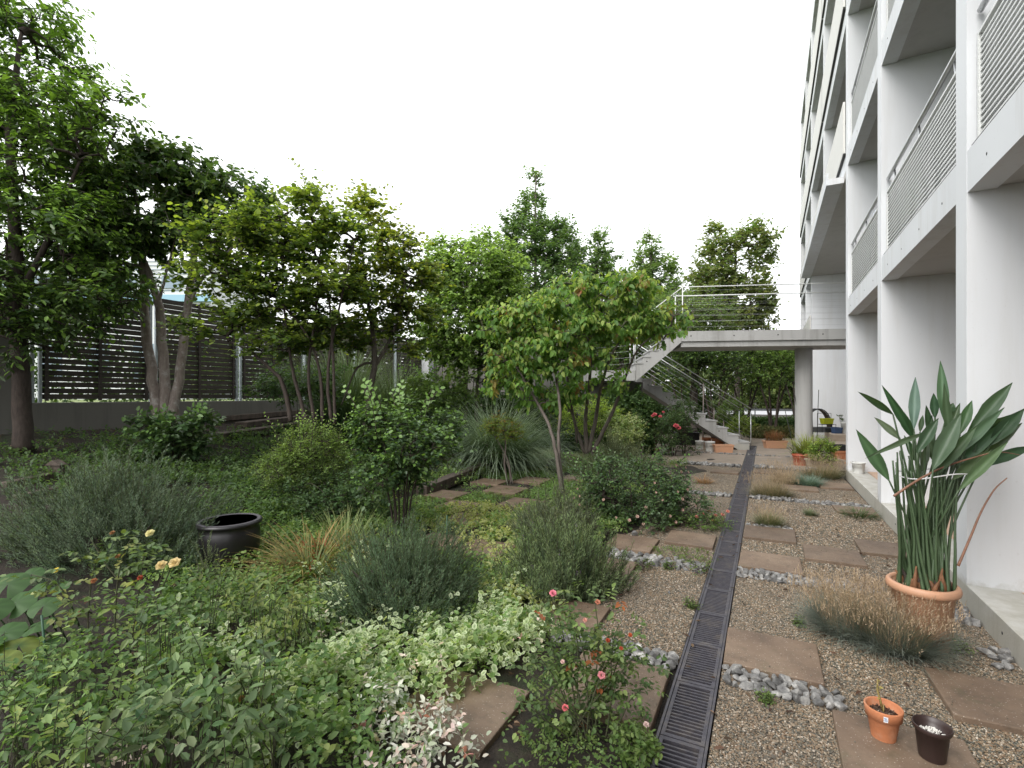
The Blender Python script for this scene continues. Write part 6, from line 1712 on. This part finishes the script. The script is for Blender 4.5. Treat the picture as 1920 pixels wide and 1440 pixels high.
# red roses by the jar, plants behind the stair
Y = 13.2
s = shrub('red_rose', 'dark rose bush with large coral red blooms beside the tall jar', 1262, 812, Y, 40, 40, 300, 20, (.055, .034), GL, 83, stems=6, sr=.01, twig=.2, parts=0)
for (u, v, r) in ((1228, 776, .065), (1238, 780, .055), (1268, 797, .085), (1272, 801, .075), (1224, 779, .05), (1244, 772, .04)): rose(s, at(u, v, Y - .75), r * .85, (.60, .12, .14), u)
s2 = shrub('rose_foliage_bush', 'leafy dark bush in front of the stair beside the red blooms', 1282, 775, 13.6, 24, 26, 110, 18, (.06, .04), GL, 84, stems=5, sr=.01, twig=.2)
def spiky(label, u, v, Y, H, z=0.0, n=40, L=.42, seed=1, trunk=True, name='spiky_plant'):
    q = Vector((at(u, v, Y).x, Y, z)); t = thing(name, label, 'plant', q); rng = np.random.default_rng(seed)
    mb = MB(); mb.tube([q, q + Vector((.02, 0, H))], [.02, .014], 6); mb.build('stem', 'bark_pale', t)
    P = np.repeat(np.array([[q.x + .02, q.y, q.z + H]]), n, 0); P[:, 2] -= rng.uniform(0, .2, n)
    blades_obj('leaves', P, rng.uniform(0, 6.283, n), rng.uniform(.2, 1.4, n), L * rng.uniform(.7, 1.1, n), .03, np.array([(.10, .15, .06)]) * rng.uniform(.7, 1.3, (n, 1)), np.array([(.20, .25, .10)]) * rng.uniform(.7, 1.3, (n, 1)), parent=t, curve=.6)
spiky('tall spiky plant rising highest behind the stair railing', 1318, 800, 16.8, 2.2, seed=3)
spiky('middle spiky plant behind the stair railing', 1338, 800, 17.0, 1.35, seed=4)
spiky('lowest spiky plant at the right behind the stair', 1356, 800, 17.0, .9, seed=5)
shrub('potted_bush', 'light green leafy plant behind the bottom steps', 1388, 800, 16.6, 26, 18, 130, 18, (.07, .035), [((.12, .20, .04), 3), ((.18, .26, .06), 2)], 85, cat='plant', stems=4, sr=.006, twig=.15)
shrub('potted_bush', 'mid green bush behind the middle of the lower stair', 1370, 775, 17.5, 26, 24, 150, 18, (.08, .04), MD, 86, cat='plant', stems=4, sr=.006, twig=.18)
shrub('flowerpot_plant', 'yellow-green variegated foliage in the beige trough beside the fin', 1543, 845, 10.6, 26, 21, 190, 18, (.045, .03), [((.19, .30, .04), 3), ((.11, .21, .04), 3), ((.32, .40, .16), 1)], 87, cat='plant', stems=5, sr=.004, twig=.12, base=.18)
q = YG(1512, 870); tuft('yellow_grass_plant', 'yellow-green arching leaves in the red pots by the column', 'plant', q + Vector((0, 0, .2)), .15, 330, .62, .016, (.13, .18, .04), (.28, .32, .08), (.05, .7), .9, 88, tan_from=.4)
q = YG(1488, 862); tuft('strap_leaf_plant', 'few long drooping strap leaves left of the red pots', 'plant', q + Vector((0, 0, .12)), .05, 16, .6, .03, (.12, .17, .05), (.2, .24, .08), (.3, 1.2), 1.4, 89)
shrub('potted_bush', 'sprig of dark leaves on top of the tall white planter', 1576, 783, 16.9, 5, 5, 14, 10, (.05, .035), GL, 90, cat='plant', stems=2, sr=.004, twig=.05, base=.7)
# stems with tiny flowers in front of the black jar
q = G(432, 1075)
needle_bush('fleabane', 'feathery pale weed standing before the black glazed pot', 'plant', (q.x, q.y - .35, q.z), .10, .08, .50, 46, 22, .16, [((.12, .18, .09), 3)], 57, needle=.018, nw=.004, stems=6, up=1.3, wood='stem_green')
# weeds in gravel
for k, (u, v, r, lab) in enumerate([(1100 + .427 * 785, 840 + .427 * 1110, 12, 'small green weed in front of the nearest stone row'), (1297, 1140, 10, 'small weed growing against the left drain edge'), (1310, 1075, 24, 'leafy weed spreading beside the flat stones'), (1208, 1066, 16, 'weed tuft at the left end of the flat stones'), (1258, 1066, 12, 'tiny weed between the flat stones and gravel'), (1800, 1225, 16, 'bluish weed beside the right end of the big fescue'), (1500, 1172, 8, 'thin pale weed in the gravel left of the big fescue')]):
    q = YG(u, v); Yk = q.y
    shrub('weed', lab, u, v - r * .5, Yk, r, r * .6, 26, 10, (.022, .012), [((.08, .15, .04), 3), ((.13, .2, .06), 2)], 110 + k, cat='weed', stems=3, sr=.0015, twig=.04)

# ================================================================== GROUND COVER
def sp(u, v, ru, rv, h):
    q = G(u, v, h * .5); Yq = q.y
    a, b = G(u, v - rv, h * .5), G(u, v + rv, h * .5)
    return (q.x, q.y, ru / F * Yq, max(.08, (a.y - b.y) / 2), h)
VG = [((.09, .175, .055), 3), ((.13, .225, .07), 3), ((.065, .12, .045), 2)]
cover('vinca_cover', 'cream-edged variegated periwinkle carpet in the centre foreground', [sp(880, 1195, 110, 45, .22), (*sp(960, 1160, 70, 40, .18),), sp(800, 1250, 110, 50, .2), sp(700, 1220, 80, 40, .2), sp(480, 1410, 60, 30, .25), sp(600, 1260, 90, 40, .26), sp(560, 1340, 70, 40, .3), sp(460, 1300, 60, 30, .32), sp(520, 1180, 60, 24, .26)], 560, .2, (.038, .028), VG, 'rim', 'leaf', rim=(.60, .66, .46), seed=1, per=6)
cover('vinca_cover', 'finer cream and green variegated carpet between the middle slabs', [sp(930, 990, 80, 30, .13), sp(960, 1050, 60, 30, .14), sp(950, 1100, 60, 30, .16), sp(900, 960, 90, 16, .10), sp(820, 985, 40, 14, .1), sp(1030, 980, 40, 20, .1), sp(990, 1130, 60, 16, .16)], 360, .1, (.032, .022), [((.13, .19, .05), 3), ((.20, .25, .07), 2)], 'rim', 'leaf', rim=(.55, .56, .28), seed=2, per=5)
cover('star_jasmine_cover', 'white and pink tinged variegated jasmine clump at the bottom centre', [sp(790, 1380, 95, 55, .22), sp(720, 1330, 50, 30, .2)], 1000, .2, (.033, .017), [((.50, .58, .50), 4), ((.50, .40, .35), 1.0), ((.11, .21, .06), 3.2), ((.40, .11, .10), .3)], 'oval', 'petal', seed=3, per=6)
cover('star_jasmine_cover', 'scattered white and pink jasmine leaves through the periwinkle', [sp(720, 1250, 140, 50, .24), sp(1010, 1190, 60, 22, .18), sp(560, 1190, 90, 30, .22), sp(200, 1400, 60, 40, .42)], 70, .2, (.034, .018), [((.60, .57, .50), 4), ((.58, .38, .33), 1), ((.2, .28, .11), 2)], 'oval', 'petal', seed=4, per=6)
cover('star_jasmine_cover', 'small white and red tinged jasmine sprigs near the bottom left', [sp(200, 1400, 40, 34, .46), sp(330, 1390, 20, 16, .4)], 420, .2, (.03, .016), [((.60, .57, .50), 3), ((.55, .30, .28), 1), ((.14, .22, .08), 2)], 'oval', 'petal', seed=14, per=5)
FGC = [((.06, .13, .042), 4), ((.11, .205, .066), 4), ((.17, .28, .10), 2.5), ((.24, .32, .11), .8)]
cover('ivy_cover', 'dense mid green leafy carpet filling the left foreground', [sp(620, 1290, 150, 70, .30), sp(420, 1240, 160, 70, .28), sp(300, 1330, 200, 60, .38), sp(520, 1380, 130, 60, .36), sp(640, 1400, 70, 50, .3), sp(200, 1240, 150, 50, .3), sp(400, 1170, 150, 40, .22)], 420, .3, (.038, .024), FGC, 'oval', 'leaf', seed=5, per=5, twig=.12)
def big_cover(name, label, pts, Y0, n, leaf, palette, seed, parts=120, cat='plant', per=7, tw=.16, lmat='leaf', sz=30):
    rng = np.random.default_rng(seed); c0 = at(pts[0][0], pts[0][1], pts[0][2])
    t = thing(name, label, cat, (c0.x, c0.y, float(gz(c0.x, c0.y))))
    B = []
    for _ in range(n):
        u, v, y = pts[rng.integers(len(pts))]; q = at(u + rng.normal(0, sz), v + rng.normal(0, sz * .6), y + rng.normal(0, .05)); q.z = max(q.z, float(gz(q.x, q.y)) + .03); B.append(q)
    B = np.array(B); d = nrm(rng.normal(0, .5, (n, 3)) + np.array([0, -.15, .8])); s_ = (np.arange(per) + .4) / per
    low = B.copy(); low[:, 2] = gz(low[:, 0], low[:, 1]); low[:, :2] += rng.normal(0, .05, (n, 2))
    edges_mesh('stems', low, B, np.full(n, .003), np.full(n, .002), 'stem_green', t, 4)
    edges_mesh('twigs', B, B + d * tw, np.full(n, .002), np.full(n, .001), 'stem_green', t, 3)['kind'] = 'stuff'
    P = (B[:, None] + d[:, None] * (tw * s_)[None, :, None]).reshape(-1, 3)
    side = nrm(np.cross(d, rng.normal(size=(n, 3)))); s2 = np.cross(d, side); ang = np.arange(per) * 1.571 + (np.arange(per) // 2) * .3
    A = (d[:, None] * .3 + side[:, None] * np.cos(ang * 2)[None, :, None] + s2[:, None] * np.sin(ang)[None, :, None] * .8).reshape(-1, 3) + np.array([0, 0, -.15])
    Nn = np.array([0, 0, 1.]) + rng.normal(0, .25, A.shape); m = len(P)
    tint = np.repeat(pal(palette, n, rng), per, 0) * rng.uniform(.85, 1.15, (m, 1)); L = leaf[0] * rng.uniform(.6, 1.2, m)
    i = rng.permutation(m); a_, b_ = i[:parts], i[parts:]
    leaf_parts(P[a_], A[a_], Nn[a_], L[a_], L[a_] * leaf[1] / leaf[0], tint[a_], 'oval', lmat, t)
    leaves_obj('foliage', P[b_], A[b_], Nn[b_], L[b_], L[b_] * leaf[1] / leaf[0], tint[b_], 'oval', lmat, t)
    return t
big_cover('broadleaf_plant', 'knee-high plants with larger dull green leaves at the bottom left centre', [(330, 1290, 2.1), (400, 1330, 2.0), (280, 1350, 2.0), (460, 1290, 2.2), (350, 1390, 1.85), (500, 1370, 1.95), (250, 1410, 1.8), (360, 1230, 2.4), (310, 1180, 2.6), (430, 1420, 1.8)], 2, 120, (.056, .028), [((.065, .125, .052), 4), ((.12, .2, .09), 3), ((.19, .28, .14), 2), ((.2, .12, .06), .12)], 21, 280)
big_cover('broadleaf_plant', 'leafy stems with smaller leaves at the bottom left corner', [(60, 1330, 2.1), (120, 1380, 1.95), (40, 1400, 1.9), (170, 1300, 2.3), (90, 1270, 2.4), (10, 1290, 2.3), (150, 1420, 1.85)], 2, 120, (.045, .022), FGC, 22, 150)
big_cover('broadleaf_plant', 'paler sprays standing between the rosemary and the foreground leaves', [(480, 1150, 3.0), (440, 1110, 3.2), (520, 1190, 2.8), (560, 1140, 3.0)], 2, 70, (.05, .022), [((.14, .20, .06), 3), ((.10, .16, .06), 3)], 23, 80)
cover('mint_cover', 'bright fresh green low plants around the black pot', [sp(420, 1110, 150, 35, .22), sp(330, 1130, 120, 30, .2), sp(560, 1030, 80, 25, .22), sp(540, 970, 80, 25, .25), sp(380, 1060, 60, 20, .18), sp(480, 940, 90, 20, .25), sp(640, 985, 70, 20, .2), sp(340, 990, 50, 20, .2)], 230, .2, (.042, .026), [((.07, .14, .045), 4), ((.10, .19, .055), 3), ((.04, .085, .03), 2)], 'oval', 'leaf', seed=6, per=6)
cover('shade_cover', 'dark mixed low plants in the shaded middle of the left bed', [sp(500, 915, 120, 18, .22), sp(420, 890, 100, 16, .2), sp(700, 955, 80, 20, .2), sp(590, 900, 80, 12, .25), sp(680, 900, 100, 16, .25), sp(740, 870, 60, 10, .2), sp(740, 1010, 80, 18, .18), sp(300, 890, 80, 10, .18), sp(850, 1080, 30, 40, .16)], 150, .2, (.05, .03), GL + MD[:1], 'oval', 'leaf', seed=7, per=5)
cover('moss_cover', 'fine green creeping plants between the stepping slabs', [sp(1270, 1035, 60, 10, .03), sp(1300, 1050, 40, 8, .03), sp(870, 935, 110, 10, .04), sp(960, 925, 60, 8, .04), sp(1040, 905, 40, 8, .05), sp(990, 880, 60, 10, .06), sp(1150, 1350, 40, 40, .05), sp(1060, 1400, 80, 30, .12), sp(1180, 1290, 20, 20, .03)], 900, .04, (.018, .011), [((.08, .14, .035), 3), ((.12, .19, .05), 2)], 'lance', 'leaf', seed=8, per=4, twig=.03)
cover('fern_cover', 'sparse seedlings scattered over the shaded soil below the fence', [sp(250, 830, 200, 25, .08), sp(150, 860, 120, 18, .08), sp(450, 860, 120, 14, .1), sp(330, 870, 160, 14, .1)], 34, .1, (.06, .028), GL, 'oval', 'leaf', seed=9, per=5)
def rects_clear(px, py):
    l, p = LP(px, py); ok = np.ones(len(px), bool)
    for (a, b, c_, d_) in SLABS: ok &= ~((l > a - .05) & (l < b + .05) & (p > c_ - .12) & (p < d_ + .02))
    return ok & ((l < -1.45) | ((p < 3.0) & (l < DR0 - .05)))
def field(name, label, regions, dens, h, leaf, palette, tpl='oval', rim=None, seed=1, per=5, twig=.08, patch=2.2, thr=0.0):
    """ground plants over whole stretches of the bed, thinner and thicker by patches"""
    rng = np.random.default_rng(seed); B = []
    for (l0, l1, p0, p1) in regions:
        n = int(dens * (l1 - l0) * (p1 - p0)); l = rng.uniform(l0, l1, n); p = rng.uniform(p0, p1, n)
        nz = np.sin(l * patch + seed) * np.sin(p * patch * .9 + 2 * seed) + .6 * np.sin(l * patch * 2.3 + p * 1.7 + seed)
        k = nz > thr + rng.normal(0, .35, n); l, p = l[k], p[k]
        x, y = l * CS + p * SN, -l * SN + p * CS; k = rects_clear(x, y); x, y, l, p = x[k], y[k], l[k], p[k]
        z = terrain(l, p) + .01 + h * rng.uniform(.1, 1.0, len(x)) * (.6 + .4 * np.sin(x * 7 + seed) * np.sin(y * 6))
        B.append(np.stack([x, y, z], 1))
    B = np.concatenate(B); S = len(B)
    d = nrm(rng.normal(0, .7, (S, 3)) + np.array([0, 0, .8])); tl = twig * rng.uniform(.5, 1.3, S)
    low = B.copy(); low[:, 2] = gz(low[:, 0], low[:, 1]) - .01
    s_ = (np.arange(per) + .5) / per
    P = (B[:, None] + d[:, None] * (tl[:, None] * s_)[:, :, None]).reshape(-1, 3)
    side = nrm(np.cross(d, rng.normal(0, 1, (S, 3)))); s2 = np.cross(d, side); ang = np.arange(per) * 2.4
    A = (d[:, None] * .35 + side[:, None] * np.cos(ang)[None, :, None] + s2[:, None] * np.sin(ang)[None, :, None]).reshape(-1, 3)
    Nn = np.array([0, 0, 1.]) + rng.normal(0, .4, A.shape); n = len(P)
    tint = np.repeat(pal(palette, S, rng), per, 0) * .7 + pal(palette, n, rng) * .3; L = leaf[0] * rng.uniform(.45, 1.4, n)
    t2 = None
    if rim is not None: t2 = np.array(rim) * rng.uniform(.75, 1.1, (n, 1))
    o = leaves_obj(name, P, A, Nn, L, L * leaf[1] / leaf[0], tint, tpl, 'leaf', None, t2)
    tag(o, label, 'ground cover', kind='stuff'); return o
field('weed_cover', 'mixed light green weeds filling the bed between the shrubs', [(-5.6, -1.4, 2.2, 5.6), (-5.6, -4.8, 5.6, 9.2), (-2.9, -1.4, 5.6, 9.2)], 460, .18, (.034, .021), [((.11, .21, .06), 4), ((.16, .27, .08), 3), ((.07, .145, .045), 2), ((.24, .33, .11), 1)], seed=31, thr=-.9)
field('weed_cover', 'darker leafy weeds on the slope up to the sleepers', [(-9.6, -5.4, 2.6, 9.8)], 260, .22, (.042, .026), [((.06, .125, .04), 4), ((.09, .175, .055), 3), ((.045, .09, .033), 2)], seed=32, thr=-.7)
field('weed_cover', 'low creeping leaves round the foot of the pink rose', [(-1.7, -.5, 1.4, 3.0)], 700, .07, (.022, .014), [((.07, .14, .04), 3), ((.11, .19, .055), 2)], seed=33, thr=-.1)
field('weed_cover', 'short green weeds in the joints between the stepping slabs', [(-4.8, -2.8, 5.6, 9.2)], 500, .05, (.028, .018), [((.09, .19, .05), 4), ((.13, .25, .07), 3), ((.2, .3, .14), 1)], seed=36, thr=-.3)
field('weed_cover', 'grassy weeds beyond the little maple and dogwood', [(-5.5, -1.6, 9.0, 12.3)], 260, .14, (.05, .014), [((.09, .16, .05), 3), ((.14, .2, .08), 2)], tpl='lance', seed=34, thr=-.5)
field('variegated_cover', 'cream and green leaves threaded through the foreground plants', [(-3.3, -1.2, 1.7, 3.6)], 260, .26, (.034, .025), VG, tpl='rim', rim=(.62, .68, .48), seed=35, thr=-.3)
def loose():
    mb = MB(); rg = random.Random(4)
    for (a, b, c_, d_) in SLABS[:22]:
        for _ in range(9):
            l, p = rg.uniform(a, b), rg.uniform(c_, d_); q = W(l, p, .04); z_ = rg.uniform(.0025, .005)
            e = Euler((rg.uniform(0, 3), rg.uniform(0, 3), rg.uniform(0, 3))).to_matrix()
            vs = [q + e @ Vector((x * z_ * 1.3, y * z_, z * z_ * .7)) for x, y, z in ((-1, 0, 0), (1, 0, 0), (0, -1, 0), (0, 1, 0), (0, 0, -1), (0, 0, 1))]
            mb.add(vs, [(0, 2, 5), (2, 1, 5), (1, 3, 5), (3, 0, 5), (2, 0, 4), (1, 2, 4), (3, 1, 4), (0, 3, 4)])
    o = mb.build('loose_gravel', 'pebble'); tag(o, 'loose pebbles and crumbs lying on the paving slabs', 'gravel', kind='stuff')
loose()
def litter():
    rng = np.random.default_rng(12); P = []
    for (l0, l1, p0, p1, n) in ((-10.9, -5, 3, 13, 5200), (-4.8, -1, 1.6, 9, 2600), (DR0, 1.3, 2, 12, 260)):
        l = rng.uniform(l0, l1, n); p = rng.uniform(p0, p1, n)
        P.append(np.stack([l * CS + p * SN, -l * SN + p * CS, terrain(l, p) + .02], 1))
    P = np.concatenate(P); n = len(P)
    A = rng.normal(size=(n, 3)) * np.array([1, 1, .15]); Nn = np.array([0, 0, 1.]) + rng.normal(0, .3, (n, 3))
    o = leaves_obj('leaf_litter', P, A, Nn, rng.uniform(.02, .06, n), .02, pal([((.07, .042, .026), 4), ((.13, .09, .06), 1.5), ((.045, .03, .02), 4), ((.22, .16, .1), .4)], n, rng), 'oval', 'leaf_dull', None)
    tag(o, 'dead brown leaves scattered over the soil', 'leaf litter', kind='stuff')
litter()
